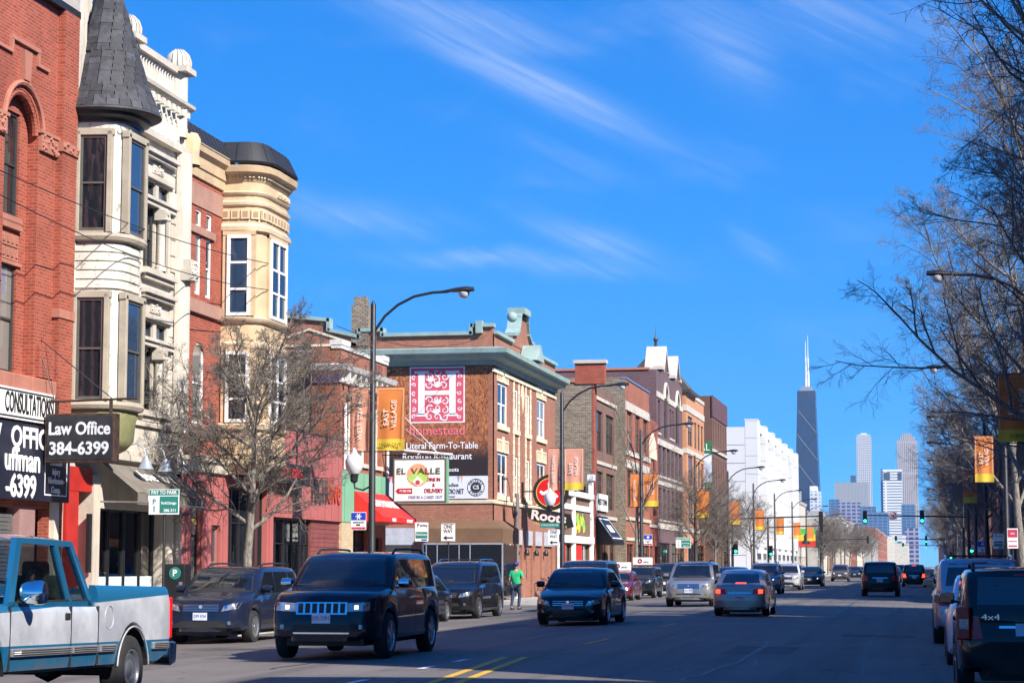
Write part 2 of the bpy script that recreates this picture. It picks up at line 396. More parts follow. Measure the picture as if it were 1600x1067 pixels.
# ================================================================== shared building pieces
GL = glassm('window_glass'); GLB = glassm('blue_window_glass', (.02, .045, .09), .04)
DARKW = plain('dark_sash_paint', (.045, .043, .04), .55, dirt=.3); WHITEP = plain('white_paint', (.78, .77, .74), .5, dirt=.25)
BLACKM = plain('black_metal', (.022, .022, .024), .45, .3); STEEL = plain('galvanised_steel', (.45, .46, .47), .4, .8)
LIME = stone('limestone', (.54, .49, .415), .65); WINC = {}; GLV = [GL, GL, glassm('blind_glass', (.20, .19, .17), .06), glassm('grey_glass', (.06, .065, .07), .04)]; _wr = random.Random(99)
def win(parent, u, z, w, h, mf, mp=None, dep=.14, rot=None, sill=None, rails=(.5,), mull=0, fw=.07, loc=None, sm=None, tw=0.0):
    # one sash window: frame mesh, panes and sill below it; u = left edge, z = foot
    mp = mp or _wr.choice(GLV); key = (round(w, 3), round(h, 3), mf.name, mp.name, dep, rails, mull, fw, sill, sm.name if sm else None)
    if key not in WINC:
        a = M(); a.box(0, fw, 0, .09, 0, h); a.box(w - fw, w, 0, .09, 0, h); a.box(fw, w - fw, 0, .09, 0, fw); a.box(fw, w - fw, 0, .09, h - fw, h)
        zs = [fw] + [r * h for r in rails] + [h - fw]; xs_ = [fw + (w - 2 * fw) * i / (mull + 1) for i in range(mull + 2)]
        for r in rails: a.box(fw, w - fw, .015, .085, r * h - fw * .35, r * h + fw * .35)
        for x in xs_[1:-1]: a.box(x - fw * .4, x + fw * .4, .01, .088, fw, h - fw)
        pn = []
        for i in range(len(zs) - 1):
            for j in range(len(xs_) - 1):
                o_ = .03 if (i % 2) else .055
                pn.append(M().box(xs_[j], xs_[j + 1], o_, o_ + .012, zs[i], zs[i + 1]).mesh('pane', mp))
        s_ = None
        if sill: s_ = M().box(-.08, w + .08, -dep - sill, .0, -.14, -.002).mesh('sill', sm or LIME)
        WINC[key] = (a.mesh('window', mf), pn, s_)
    fm, pn, s_ = WINC[key]
    f = link('window', fm, parent, loc or (u, dep, z), rot)
    for q in pn: link('pane', q, f)
    if s_: link('sill', s_, f)
    return f
_txt = {}
def text(s, size, mat, parent, loc, rot=(PI / 2, 0, 0), sx=1.0, bold=0.0, align='CENTER', ext=.006, name='lettering', shear=0, wid=None):
    cu = bpy.data.curves.new('t', 'FONT'); cu.body = s; cu.size = size; cu.align_x = align; cu.align_y = 'CENTER'; cu.extrude = ext; cu.offset = bold; cu.shear = shear
    cu.resolution_u = 3
    o = bpy.data.objects.new('t', cu); C.objects.link(o)
    me = bpy.data.meshes.new_from_object(o); bpy.data.objects.remove(o)
    if wid: xs_ = [v.co.x for v in me.vertices]; sx = wid / (max(xs_) - min(xs_))
    me.materials.clear(); me.materials.append(mat); me.name = name
    return link(name, me, parent, loc, rot, (sx, 1, 1))

# ================================================================== right-hand (shady) side of the avenue
BRD = brick('brown_brick', (.16, .075, .05), (.21, .10, .065), (.19, .16, .13))
BRR = brick('red_brick', (.25, .055, .028), (.36, .095, .046), (.33, .19, .13), mor=.012, var=.35, dirt=.4, streak=.15)
BRT = brick('common_brick', (.36, .30, .21), (.20, .15, .11), (.10, .09, .078), w=.24, h=.092, mor=.016, var=.55, dirt=.5, streak=.3)
ROOFM = plain('tar_roof', (.07, .07, .07), .9)
def plain_block(name, label, cat, x, y0, y1, h, dep, mat, side, group=None, floors=3, bay=3.1, wm=None, wf=None, trim=LIME, fascia=True):
    # flat-fronted block; side=+1 stands on the right and looks at the street to its left
    w = y1 - y0
    t = thing(name, label, cat, (x, y1 if side > 0 else y0, 0), R(-90) if side > 0 else R(90), group)
    n = max(1, int(w / bay)); fh = (h - 1.6 - 3.9) / max(1, floors - 1); hs = []
    for f in range(floors - 1):
        for i in range(n):
            c = (i + .5) * w / n; z = 4.6 + f * fh; hs.append((c - .55, c + .55, z, z + fh * .58))
    nf = max(1, int(w / 4)); sh = [((i + .12) * w / nf, (i + .88) * w / nf, .5, 3.1) for i in range(nf)]
    m = M(); m.wall(0, w, 0, h, hs + sh, .22).shell(0, w, 0, h, dep); ob('wall', m, mat, t)
    for a, b, c, d in hs: win(t, a, c, b - a, d - c, wf or DARKW, wm, .14, sill=.06, sm=trim)
    for a, b, c, d in sh: win(t, a, c, b - a, d - c, DARKW, None, .16, rails=(.75,), mull=1)
    m = M(); m.sweep([(0, 0), (w, 0)], [(.0, h - .5), (.12, h - .45), (.22, h - .2), (.28, h), (-.3, h + .03), (-.3, h - .1)]); ob('cornice', m, trim, t)
    if fascia: m = M(); m.box(0, w, -.09, -.003, 3.35, 4.0); ob('shop_fascia', m, plain('fascia_dark', (.05, .06, .055), .5), t)
    return t
right = [(-22, 17.4, 14.2, BRD), (21.0, 34, 16.2, BRR), (34.2, 52, 16.6, BRD), (52.2, 57.8, 8.8, BRD), (58, 72, 12.6, BRR), (91, 108, 14.6, BRD), (108.2, 128, 12.0, BRR), (128.3, 150, 14.4, BRD), (150.2, 181, 11.6, BRD), (189, 207, 13.0, BRR), (223, 260, 12.0, BRD), (260.3, 329, 10.5, BRR)]  # lowest near block is unseen, split off and lowered to let sun in
lab = ['brown brick block at the near end of the shady side', 'red brick block next to the alley on the shady side', 'tallest brown brick block on the shady side', 'low narrow brown brick block, unseen, split off to let sun reach the banner', 'red brick block before the side street, shady side',
       'brown brick corner block beyond the side street, shady side', 'red brick block behind the bare street trees on the right', 'brown brick block behind the orange banners on the right', 'long low brown brick block deep in the right-hand trees',
       'red brick block past the traffic lights on the right', 'brown brick block far down the right side', 'long red brick row far down the right side']
for (a, b, h, mt), l in zip(right, lab): plain_block('brick_building', l, 'building', 6.2, a, b, h, 14, mt, 1)

# ================================================================== far end of the avenue
PALE = plain('pale_render', (.52, .47, .40), .85, scale=.6, dirt=.35); SAL = plain('salmon_render', (.66, .34, .22), .85, scale=.6, dirt=.25); CREAM = plain('cream_render', (.62, .56, .45), .85, scale=.6, dirt=.3)
GREYR = plain('grey_render', (.34, .33, .31), .85, scale=.6, dirt=.4)
far = [(302, 316, 9.5, SAL, 'salmon rendered house beside the long white building'), (316.3, 329, 12.5, BRT, 'grey brick block behind the salmon house'), (343, 372, 11, PALE, 'beige block rising behind the salmon house'),
       (372.3, 400, 10.9, GREYR, 'grey block with a high parapet far down the left side'), (400.5, 440, 10.5, CREAM, 'cream block past the grey one far down the left'), (441, 480, 10.6, BRD, 'dark brown block far down the left side'),
       (481, 540, 11.2, PALE, 'broad pale block far down the left side'), (541, 620, 12, BRR, 'distant red brick block on the left side'), (622, 720, 13, CREAM, 'distant cream block on the left side'), (722, 850, 14, GREYR, 'distant grey row on the left side'),
       (852, 1100, 15, BRR, 'last red row before the towers on the left')]
for i, (a, b, h, mt, l) in enumerate(far): plain_block('distant_building', l, 'building', -19 - (i % 3) * .9, a, b - (1.5 if i % 2 else 0), h * (1, .82, 1.12, .9)[i % 4], 20, mt, -1, floors=4 if h > 12 else 3, bay=4.5, fascia=False)
farr = [(343, 400, 10, BRD), (401, 520, 9, GREYR), (522, 760, 9, BRD), (762, 1100, 10, GREYR)]
for (a, b, h, mt), l in zip(farr, ['distant brown row on the right, nearest', 'distant grey row on the right past the brown one', 'second distant brown row on the right', 'last grey row on the right before the towers']):
    plain_block('distant_building', l, 'building', 6.2, a, b, h, 16, mt, 1, floors=3, bay=6)

# ------------------------------------------------------------------ skyline, about 3 to 4 km away
def tower_mat(name, wall, glass, w, h, mor, rough=.35, off=0.0):
    m, k, b = base_mat(name)
    g = k.new('ShaderNodeNewGeometry'); p = k.sep(g.outputs['Position'])
    t = k.new('ShaderNodeTexBrick'); t.offset = off
    k.l.new(k.comb(k.m('ADD', p[0], p[1]), p[2], 0), t.inputs['Vector'])
    t.inputs['Scale'].default_value = 1; t.inputs['Brick Width'].default_value = w; t.inputs['Row Height'].default_value = h; t.inputs['Mortar Size'].default_value = mor
    t.inputs['Color1'].default_value = (*glass, 1); t.inputs['Color2'].default_value = tuple(x * .8 for x in glass) + (1,); t.inputs['Mortar'].default_value = (*wall, 1)
    k.l.new(t.outputs['Color'], b.inputs['Base Color']); b.inputs['Roughness'].default_value = rough
    return m
def tower(name, label, x0, x1, Y, h, mat, dep=40, top=None, steps=()):
    t = thing(name, label, 'skyscraper', ((x0 + x1) / 2, Y, 0)); w = (x1 - x0) / 2
    m = M(); m.box(-w, w, 0, dep, 0, h); ob('shaft', m, mat, t)
    for (a, b, z0, z1, mt, nm) in steps: ob(nm, M().box(a, b, 2 if nm != 'crown' else -1, dep - 2, z0, z1), mt, t)
    return t
def px(x, Y): return math.tan(math.atan((x - 800) * .99424 / 3250) - R(11.2127)) * Y
HK = tower_mat('dark_tower_glass', (.006, .012, .026), (.008, .022, .06), 9.0, 4.0, .9, .3)
Y = 4150
t = thing('tapered_skyscraper', 'dark tapered skyscraper with two white antennas, tallest on the skyline', 'skyscraper', (px(1264.5, Y), Y, 0))
m = M(); wb, wt, H = 27.5, 17.0, 344
for z0, z1 in ((0, H),):
    m.add([(-wb, -40, 0), (wb, -40, 0), (wb, 40, 0), (-wb, 40, 0), (-wt, -25, H), (wt, -25, H), (wt, 25, H), (-wt, 25, H)], [(0, 1, 5, 4), (1, 2, 6, 5), (2, 3, 7, 6), (3, 0, 4, 7), (4, 5, 6, 7)])
ob('shaft', m, HK, t)
BLKT = plain('black_steel', (.016, .018, .022), .4, scale=.05)
def hw(z): return wb + (wt - wb) * z / H
def hd(z): return 40 + (25 - 40) * z / H
zs = [0, 78, 146, 206, 260, 308]
for a, b in zip(zs[:-1], zs[1:]):
    for s_ in (-1, 1):
        m = M(); m.tube([(s_ * hw(a), -hd(a) - .4, a), (-s_ * hw(b), -hd(b) - .4, b)], 1.1, 4); ob('diagonal_brace', m, BLKT, t)
    m = M(); m.box(-hw(b) - .3, hw(b) + .3, -hd(b) - .8, hd(b), b - 1.2, b + 1.2); ob('floor_band', m, BLKT, t)
ob('crown', M().box(-wt - .5, wt + .5, -26, 26, 330, 345), BLKT, t); ob('roof_house', M().box(-11, 11, -16, 16, 345, 354), plain('grey_plant', (.25, .26, .28), .6, scale=.1), t)
for sx, top in ((-1.2, 446), (3.4, 457)):
    m = M(); m.tube([(sx, 0, 350), (sx, 0, 385), (sx, 0, 386), (sx, 0, 412), (sx, 0, 413), (sx, 0, top)], [2.6, 2.4, 1.7, 1.6, .9, .5], 8); ob('antenna', m, plain('antenna_white', (.8, .78, .78), .5, scale=.1), t)
W1 = tower_mat('white_grid_tower', (.55, .54, .53), (.05, .06, .08), 3.6, 4.6, 1.1)
W2 = tower_mat('white_banded_tower', (.72, .72, .72), (.10, .12, .15), 30, 4.4, 1.5)
W3 = tower_mat('grey_slab', (.36, .36, .35), (.16, .17, .18), 2.4, 3.2, .7)
W4 = tower_mat('beige_tower', (.46, .40, .35), (.10, .10, .12), 3.6, 60, 1.3)
BG1 = tower_mat('blue_glass_tower', (.16, .24, .36), (.05, .11, .22), 6, 4, .35, .12)
BG2 = tower_mat('violet_glass_block', (.30, .29, .38), (.05, .06, .13), 7, 5, 1.1, .2)
WT = plain('tower_white', (.75, .75, .74), .6, scale=.05); DKT = plain('tower_dark', (.05, .07, .10), .4, scale=.05)
def tw(name, lbl, a, b, ytop, Y, mat, steps=(), dep=40):
    h = (884 - ytop) / 3215.0 * Y + 1.5; return tower(name, lbl, px(a, Y), px(b, Y), Y, h, mat, dep, None, [(s[0] * (px(b, Y) - px(a, Y)) / 2, s[1] * (px(b, Y) - px(a, Y)) / 2, h + s[2], h + s[3], s[4], s[5]) for s in steps])
tw('slab_tower', 'slim pale tower with a grid of small dark windows, right of the tapered one', 1341.5, 1364.5, 688, 4000, W1, [(-.9, .9, 0, 4, W1, 'parapet'), (-.4, .4, 4, 7, WT, 'roof_house')])
tw('wide_slab_building', 'wide grey slab block in front of the slim pale tower', 1306, 1359, 757.5, 3600, W3, [(-.05, .25, 0, 12, DKT, 'roof_house')])
tw('banded_tower', 'white tower with horizontal window bands and dark top windows', 1382, 1412, 740, 3300, W2, [(-1.02, 1.02, -1, 1.5, WT, 'parapet'), (-.85, -.25, -14, -3, DKT, 'crown'), (.62, .98, -14, -3, DKT, 'crown')])
tw('glass_side_tower', 'narrow blue strip of glass tower left of the banded white one', 1378.5, 1382.2, 737, 3350, BG1)
t = tw('ribbed_tower', 'tall beige ribbed tower behind the banded white one', 1405, 1437, 694, 4100, W4, [(-.75, .75, 0, 7, W4, 'setback'), (-.45, .45, 7, 13, W4, 'setback')])
tw('glass_tower', 'low blue glass tower before the ribbed beige tower', 1410, 1431, 791, 2900, BG1)
tw('violet_tower', 'low violet glass block at the foot of the ribbed tower', 1415, 1436, 827, 2400, BG2)
tw('blue_block', 'small blue glass block left of the violet and grey slabs', 1297, 1312.5, 783, 3000, BG1)
tw('violet_block', 'violet block with pale window bands below the wide slab', 1312, 1346, 788, 2900, BG2)
tw('glass_block', 'blue glass block below the wide grey slab, right end', 1345, 1390, 803, 2700, BG1)
tw('glass_block', 'stepped blue glass block above the wider one', 1346, 1371, 794, 2800, BG1)
tw('white_block', 'white block with square windows under the banded tower', 1388, 1416, 838, 2000, tower_mat('white_block', (.62, .62, .62), (.10, .13, .18), 9, 9, 2.6))
tw('pale_tower', 'small white and glass tower at the foot of the tapered skyscraper', 1267, 1283, 770, 3000, tower_mat('pale_glass_tower', (.62, .64, .65), (.12, .22, .32), 6, 5, 1.6), [(-1, .35, 0, 7, WT, 'roof_house')])
tw('beige_block', 'beige ribbed block between the white building and the tapered tower', 1228, 1251, 769, 2600, W4)
tw('lilac_tower', 'faint tall tower showing through the trees on the right', 1466, 1484, 716, 3900, W4)
random.seed(11)
for i, (a, b, yt, Y_, mt) in enumerate([(1283, 1300, 812, 1500, PALE), (1262, 1284, 800, 1300, GREYR), (1330, 1352, 826, 1700, BRD), (1352, 1380, 832, 1900, BRR), (1376, 1398, 842, 1700, CREAM), (1398, 1420, 850, 1500, PALE), (1300, 1332, 818, 1400, GREYR)]):
    tw('midrise_block', ['pale mid-rise roof line under the tapered skyscraper', 'grey mid-rise block just right of the white building', 'dark brown mid-rise under the violet block', 'red mid-rise under the blue glass block', 'cream mid-rise under the banded tower', 'pale low block at the end of the avenue', 'grey mid-rise row below the small blue block'][i], a, b, yt, Y_, mt, dep=60)

# ================================================================== left side: red brick law office
REDST = stone('red_sandstone', (.40, .16, .11), .4)
PAVRED = brick('deep_red_brick', (.25, .042, .023), (.37, .074, .041), (.34, .14, .09), mor=.012, var=.3, dirt=.35, streak=.12)
SIGNB = plain('sign_navy', (.012, .014, .03), .35, var=.2, scale=2); SIGNW = plain('sign_white', (.80, .80, .78), .5, var=.06, dirt=.15); SIGNK = plain('sign_black', (.015, .015, .016), .45)
LETTER = plain('letter_silver', (.62, .64, .67), .45, var=.1, dirt=.25)
def arch_fill(m, a, b, zs, y0, y1, n=10):
    # spandrels that turn the rectangle top of an opening (a..b) above spring line zs into a half circle
    r = (b - a) / 2; c = (a + b) / 2
    for s_ in (-1, 1):
        pts = [(c + s_ * r, zs)] + [(c + s_ * r * math.cos(PI / 2 * i / n), zs + r * math.sin(PI / 2 * i / n)) for i in range(1, n + 1)] + [(c + s_ * r, zs + r)]
        m.prism(pts if s_ > 0 else pts[::-1], 'y', y0, y1)
def arc_tube(u, z, r, y, rad, n=14, a0=0, a1=PI): return M().tube([(u + r * math.cos(a0 + (a1 - a0) * i / n), y, z + r * math.sin(a0 + (a1 - a0) * i / n)) for i in range(n + 1)], rad, 6)
def carved(m, u0, u1, y0, y1, z0, z1, seed=1):
    # block of leaf-carved stone: a box studded with small curls
    m.box(u0, u1, y0, y1, z0, z1); rr = random.Random(seed)
    for i in range(int((u1 - u0) * (z1 - z0) * 70) + 3):
        a, b, s_ = rr.uniform(u0 + .03, u1 - .03), rr.uniform(z0 + .03, z1 - .03), rr.uniform(.025, .06)
        m.lathe([(0, -s_), (s_ * .8, -s_ * .5), (s_, 0), (s_ * .7, s_ * .6), (0, s_)], 6, (a, y0, b), 'y')
t = thing('brick_building', 'tall red brick building with arched windows and law office signs, nearest on the left', 'building', (-19, 34, 0), R(90))
m = M(); bays = [(1.0, 2.7), (3.75, 5.45), (6.5, 8.2)]
hol = [(a, b, 5.55, 11.75) for a, b in bays] + [(.4, 9.2, 0.35, 2.75)]
m.wall(0, 9.95, 0, 14.1, hol, .25).shell(0, 9.95, 0, 14.1, 16)
for a, b in bays: arch_fill(m, a, b, 10.9, -.002, .25)
for a, b in bays:
    c = (a + b) / 2; m.wall(a - .05, b + .05, 5.5, 11.8, [(c - .43, c + .43, 5.62, 7.95), (c - .43, c + .43, 9.0, 11.3)], .2, .25)
ob('wall', m, PAVRED, t)
for a, b in bays:
    c = (a + b) / 2
    win(t, c - .43, 5.62, .86, 2.33, DARKW, None, .30, sill=None); win(t, c - .43, 9.0, .86, 2.3, DARKW, None, .30)
    m = M(); m.box(c - .5, c + .5, .17, .30, 8.88, 9.0); m.box(c - .5, c + .5, .15, .30, 8.72, 8.82)
    for i in range(11): m.box(c - .46 + i * .086, c - .41 + i * .086, .18, .28, 8.82, 8.88)
    ob('window_ledge', m, REDST, t)
    for r in range(2):
        for q in range(4):
            m = M(); x, z = c - .42 + q * .215, 8.05 + r * .3
            m.box(x, x + .195, .215, .252, z, z + .27); m.box(x + .05, x + .145, .19, .22, z + .07, z + .2); ob('terracotta_tile', m, REDST, t)
    ob('lintel', M().box(c - .6, c + .6, .2, .252, 7.95, 8.03), REDST, t)
    ob('window_arch', arc_tube(c, 10.9, .8, .06, .07), PAVRED, t, 40); ob('hood_mould', arc_tube(c, 10.9, 1.0, -.04, .06), REDST, t, 40)
    ob('arch_head', M().prism([(c - .43 + .86 * i / 8, 11.02 + .28 * math.sin(PI * i / 8)) for i in range(9)] + [(c + .43, 11.34), (c - .43, 11.34)], 'y', .33, .36), DARKW, t)
for c in (.5, 3.225, 5.975, 8.72):
    m = M(); carved(m, c - .5, c + .5, -.07, .1, 10.6, 10.98, int(c * 10)); m.box(c - .55, c + .55, -.1, .1, 10.98, 11.06); ob('capital', m, REDST, t)
m = M(); m.box(9.15, 9.95, -.16, .0, 4.5, 14.0); ob('pilaster', m, PAVRED, t)
m = M(); carved(m, 9.1, 9.97, -.2, 0, 10.75, 10.98, 5); m.box(9.1, 9.97, -.19, 0, 7.0, 7.2); ob('pilaster_band', m, REDST, t)
ob('pilaster_foot', M().box(8.3, 9.1, -.1, 0, 5.6, 6.3), PAVRED, t)
m = M(); rr = random.Random(4)
for i in range(10): m.box(i * .98, i * .98 + .96, -.13 - rr.random() * .05, .02, 5.22, 5.56)
ob('stone_course', m, REDST, t, bev=.03)
for c in (1.85, 4.6, 7.35):
    m = M(); m.box(c - 1.5, c - .62, -.06, 0, 12.42, 12.5); m.box(c + .62, c + 1.25, -.06, 0, 12.42, 12.5); m.box(c - .72, c - .62, -.06, 0, 12.5, 12.72); m.box(c + .62, c + .72, -.06, 0, 12.5, 12.72); m.box(c - .72, c + .72, -.07, 0, 12.72, 12.82)
    m.prism([(c - .14, 11.95), (c + .14, 11.95), (c + .2, 12.6), (c - .2, 12.6)], 'y', -.11, 0); ob('label_mould', m, REDST, t)
ob('coping', M().box(-.1, 10.0, -.16, .3, 14.0, 14.16), BLACKM, t)
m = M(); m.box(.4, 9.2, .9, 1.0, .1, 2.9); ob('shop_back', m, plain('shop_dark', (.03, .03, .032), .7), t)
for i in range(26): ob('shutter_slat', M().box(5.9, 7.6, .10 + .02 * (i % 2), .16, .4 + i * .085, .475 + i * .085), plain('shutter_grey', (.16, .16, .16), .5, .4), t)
m = M(); m.box(7.7, 8.5, .0, .3, .35, 2.75); ob('pier', m, stone('pinkish_stone', (.30, .17, .16), .5), t)
ob('door_post', M().box(9.25, 9.5, -.12, .1, 0, 2.9), CREAM, t)
# signs on it
t = thing('shop_sign', 'white signboard with black border lettered CONSULTATIONS on the red brick building', 'sign', (-18.86, 36.2, 4.58), R(90))
ob('board', M().box(0, 6.75, -.06, 0, 0, .66), SIGNW, t); m = M()
for a in ((0.06, 6.69, .04, .075), (.06, 6.69, .585, .62)): m.box(a[0], a[1], -.066, -.061, a[2], a[3])
m.box(.06, .1, -.066, -.061, .075, .585); m.box(6.65, 6.69, -.066, -.061, .075, .585); ob('border', m, SIGNK, t)
text('CONSULTATIONS', .60, SIGNK, t, (5.42, -.066, .33), wid=2.42, bold=.010)
t = thing('shop_sign', 'long navy law office signboard with white lettering ending 6399', 'sign', (-18.88, 36, 2.9), R(90))
ob('board', M().box(0, 7.85, -.08, 0, 0, 1.62), SIGNB, t)
text('LAW', .62, SIGNW, t, (3.6, -.087, 1.3), wid=1.3, bold=.014); text('OFFICES', .62, SIGNW, t, (6.0, -.087, 1.3), wid=2.5, bold=.014); text('uffman', .68, SIGNW, t, (5.35, -.087, .82), wid=1.75, bold=.016); text('-6399', .66, SIGNW, t, (5.3, -.087, .26), wid=1.5, bold=.016)
m = M(); m.box(6.5, 7.7, -.086, -.081, .98, 1.01); m.box(6.5, 7.7, -.086, -.081, .13, .16); m.box(6.5, 6.53, -.086, -.081, .16, .98); m.box(7.67, 7.7, -.086, -.081, .16, .98); ob('frame_line', m, SIGNW, t)
for i, s_ in enumerate(('Personal', 'Injury', 'Workmans-', 'Comp.')): text(s_, .2, SIGNW, t, (7.1, -.087, .86 - i * .2), sx=.9, bold=.003)
RUST = plain('rusty_frame', (.06, .035, .025), .7, .3, var=.5, scale=6, dirt=.5)
t = thing('hanging_sign', 'double-sided black LAW OFFICE sign hanging on an iron arm over the pavement', 'sign', (-19.1, 42.5, 3.73), 0)
m = M(); m.box(.35, 1.95, -.16, .16, 0, 1.06); ob('cabinet', m, RUST, t, bev=.02); ob('face', M().box(.41, 1.89, -.175, -.16, .06, 1.0), plain('sign_slate', (.022, .022, .026), .35, var=.3, scale=4, dirt=.3), t)
text('Law Office', .38, LETTER, t, (1.15, -.182, .72), sx=.86, bold=.010); text('384-6399', .38, LETTER, t, (1.15, -.182, .29), sx=.95, bold=.010)
m = M(); m.tube([(-.2, 0, 1.32), (2.4, 0, 1.38)], .028, 6); ob('iron_arm', m, RUST, t)
for x in (.55, 1.8): ob('hanger', M().box(x - .03, x + .03, -.03, .03, 1.06, 1.34), RUST, t)
for a, b in (((-.15, -.1, 3.4), (.5, 0, 1.34)), ((-.15, .1, 2.9), (1.85, 0, 1.36))): ob('stay_wire', M().tube([a, b], .012, 4), BLACKM, t)

# ================================================================== pale turreted greystone
PEEL = stone('peeling_white_paint', (.64, .61, .53), .55, peel=(.30, .27, .22)); CASE = stone('weathered_casing', (.40, .35, .27), .45)
OLIVE = stone('olive_paint', (.27, .27, .12), .4, peel=(.35, .24, .15)); SLATE = plain('slate_shingle', (.042, .044, .052), .7, var=.45, scale=2.5)
BLOCKS = [stone('stone_block_a', (.60, .55, .46), .45), stone('stone_block_b', (.52, .46, .38), .5), stone('stone_block_c', (.66, .61, .53), .35)]
t = thing('turret_building', 'pale limestone building with round corner turret and dark conical roof', 'building', (-19, 44, 0), R(90))
prs = [(4.55, 5.35), (5.55, 6.3)]; hol = []
for a, b in prs:
    for z in (5.35, 8.9): hol += [(a, b, z, z + 1.6), (a, b, z + 1.78, z + 2.25)]
m = M(); m.wall(0, 7.2, 3.6, 13.9, hol, .3).shell(0, 7.2, 0, 13.9, 16); ob('wall', m, LIME, t)
for a, b, c, d in hol: win(t, a, c, b - a, d - c, DARKW, GL if d - c > 1 else GLB, .07, rails=(.5,) if d - c > 1 else ())
rr = random.Random(7)
def quoins(t, u0, u1, z0, z1, proud, hh=.36):
    z = z0; i = 0
    while z < z1 - .1:
        e = min(z1, z + hh); m = M(); f = proud + rr.uniform(-.02, .035)
        sp = [(u0, u1)] if (u1 - u0) < .9 else ([(u0, (u0 + u1) / 2 - .008 + .18 * (-1) ** i), ((u0 + u1) / 2 + .008 + .18 * (-1) ** i, u1)])
        for a, b in sp: ob('stone_block', M().box(a + .006, b - .006, -f, .05, z + .008, e - .008), rr.choice(BLOCKS), t, bev=.03)
        z = e; i += 1
quoins(t, -.02, .34, 3.95, 12.3, .10); quoins(t, 2.2, 4.35, 4.9, 11.9, .03, .42); quoins(t, 6.42, 6.72, 4.4, 12.2, .04, .42)
m = M(); m.lathe([(.30, 4.9), (.30, 12.2)], 14, (6.95, -.06, 0), a0=PI, a1=2 * PI); ob('corner_column', m, LIME, t, 40)
m = M(); carved(m, 6.68, 7.22, -.5, -.06, 8.85, 9.15, 3); carved(m, 6.72, 7.2, -.46, -.06, 9.15, 9.4, 4); ob('corbel', m, LIME, t)
for z in (5.35, 8.9):
    m = M(); m.box(4.35, 6.5, -.14, .02, z + 1.6, z + 1.76); m.box(4.3, 6.55, -.2, .02, z + 1.72, z + 1.8); ob('transom_ledge', m, LIME, t)
    m = M(); m.box(4.3, 6.5, -.22, .02, z - .16, z - .02); m.box(4.4, 6.4, -.14, .02, z - .28, z - .16); ob('window_ledge', m, LIME, t)
    m = M(); m.box(4.35, 6.45, -.1, .02, z + 2.3, z + 2.42); m.box(4.3, 6.5, -.24, .02, z + 2.9, z + 3.0); m.box(4.35, 6.45, -.16, .02, z + 2.8, z + 2.9); ob('cornice', m, LIME, t)
    m = M(); carved(m, 5.05, 5.8, -.04, .02, z + 2.48, z + 2.75, 9); ob('carving', m, LIME, t)
    m = M(); m.lathe([(.15, z), (.15, z + .12), (.11, z + .16), (.10, z + 1.25), (.13, z + 1.28), (.17, z + 1.55), (.17, z + 1.6)], 12, (5.45, -.12, 0)); ob('column', m, LIME, t, 40)
    m = M(); carved(m, 5.28, 5.62, -.3, 0, z + 1.3, z + 1.56, 12); ob('column_capital', m, LIME, t)
# frieze, balustrade, domed piers
m = M(); m.box(2.3, 7.2, -.10, .02, 12.35, 13.3); ob('frieze', m, PEEL, t)
m = M(); m.sweep([(2.3, 0), (7.22, 0)], [(.1, 13.3), (.2, 13.34), (.34, 13.42), (.36, 13.5), (0, 13.52)]); ob('cornice', m, LIME, t); m = M(); m.box(2.3, 7.2, -.2, .02, 12.2, 12.36); ob('string_course', m, LIME, t)
for i in range(13):
    x = 2.5 + i * .36
    ob('dentil', M().box(x, x + .17, -.28, -.1, 13.14, 13.3), PEEL, t)
    m = M(); m.box(x + .02, x + .09, -.16, -.1, 12.4, 12.85); ob('blind_column', m, PEEL, t)
    ob('blind_arch', arc_tube(x + .235, 12.86, .145, -.115, .028, 8), PEEL, t)
m = M(); m.box(3.5, 6.5, -.10, .15, 13.55, 13.7); m.box(3.5, 6.5, -.14, .2, 14.25, 14.42); ob('balustrade_rail', m, LIME, t)
bm_ = M().lathe([(.05, 0), (.05, .06), (.03, .1), (.058, .24), (.03, .4), (.05, .47), (.05, .55)], 8).mesh('baluster', LIME, 40)
for i in range(15): link('baluster', bm_, t, (3.72 + i * .19, 0, 13.7))
for u in (3.2, 6.75):
    m = M(); m.lathe([(.28, 12.6), (.28, 14.3)], 12, (u, 0, 0)); m.box(u - .38, u + .38, -.38, .3, 14.3, 14.45); ob('parapet_pier', m, LIME, t, 40)
    m = M(); m.lathe([(.33, 14.45), (.34, 14.62), (.28, 14.8), (.15, 14.92), (0, 14.95)], 14, (u, 0, 0)); ob('domed_cap', m, LIME, t, 50)
    for q in range(9): a = PI + q * PI / 8; ob('dome_rib', M().tube([(u + .345 * math.cos(a), .345 * math.sin(a), 14.5), (u + .35 * math.cos(a), .35 * math.sin(a), 14.64), (u + .29 * math.cos(a), .29 * math.sin(a), 14.81), (u + .16 * math.cos(a), .16 * math.sin(a), 14.93)], .02, 5), LIME, t)
m = M(); m.prism([(0, 12.2), (2.3, 12.2), (2.3, 13.4), (1.5, 15.0), (1.15, 16.6), (.75, 15.0), (.2, 13.6), (0, 13.5)], 'y', .0, .35); ob('gable', m, LIME, t)
m = M(); m.box(-.03, .42, -.14, .3, 12.3, 14.9); m.box(-.06, .46, -.18, .3, 14.9, 15.05); ob('parapet_pier', m, LIME, t)
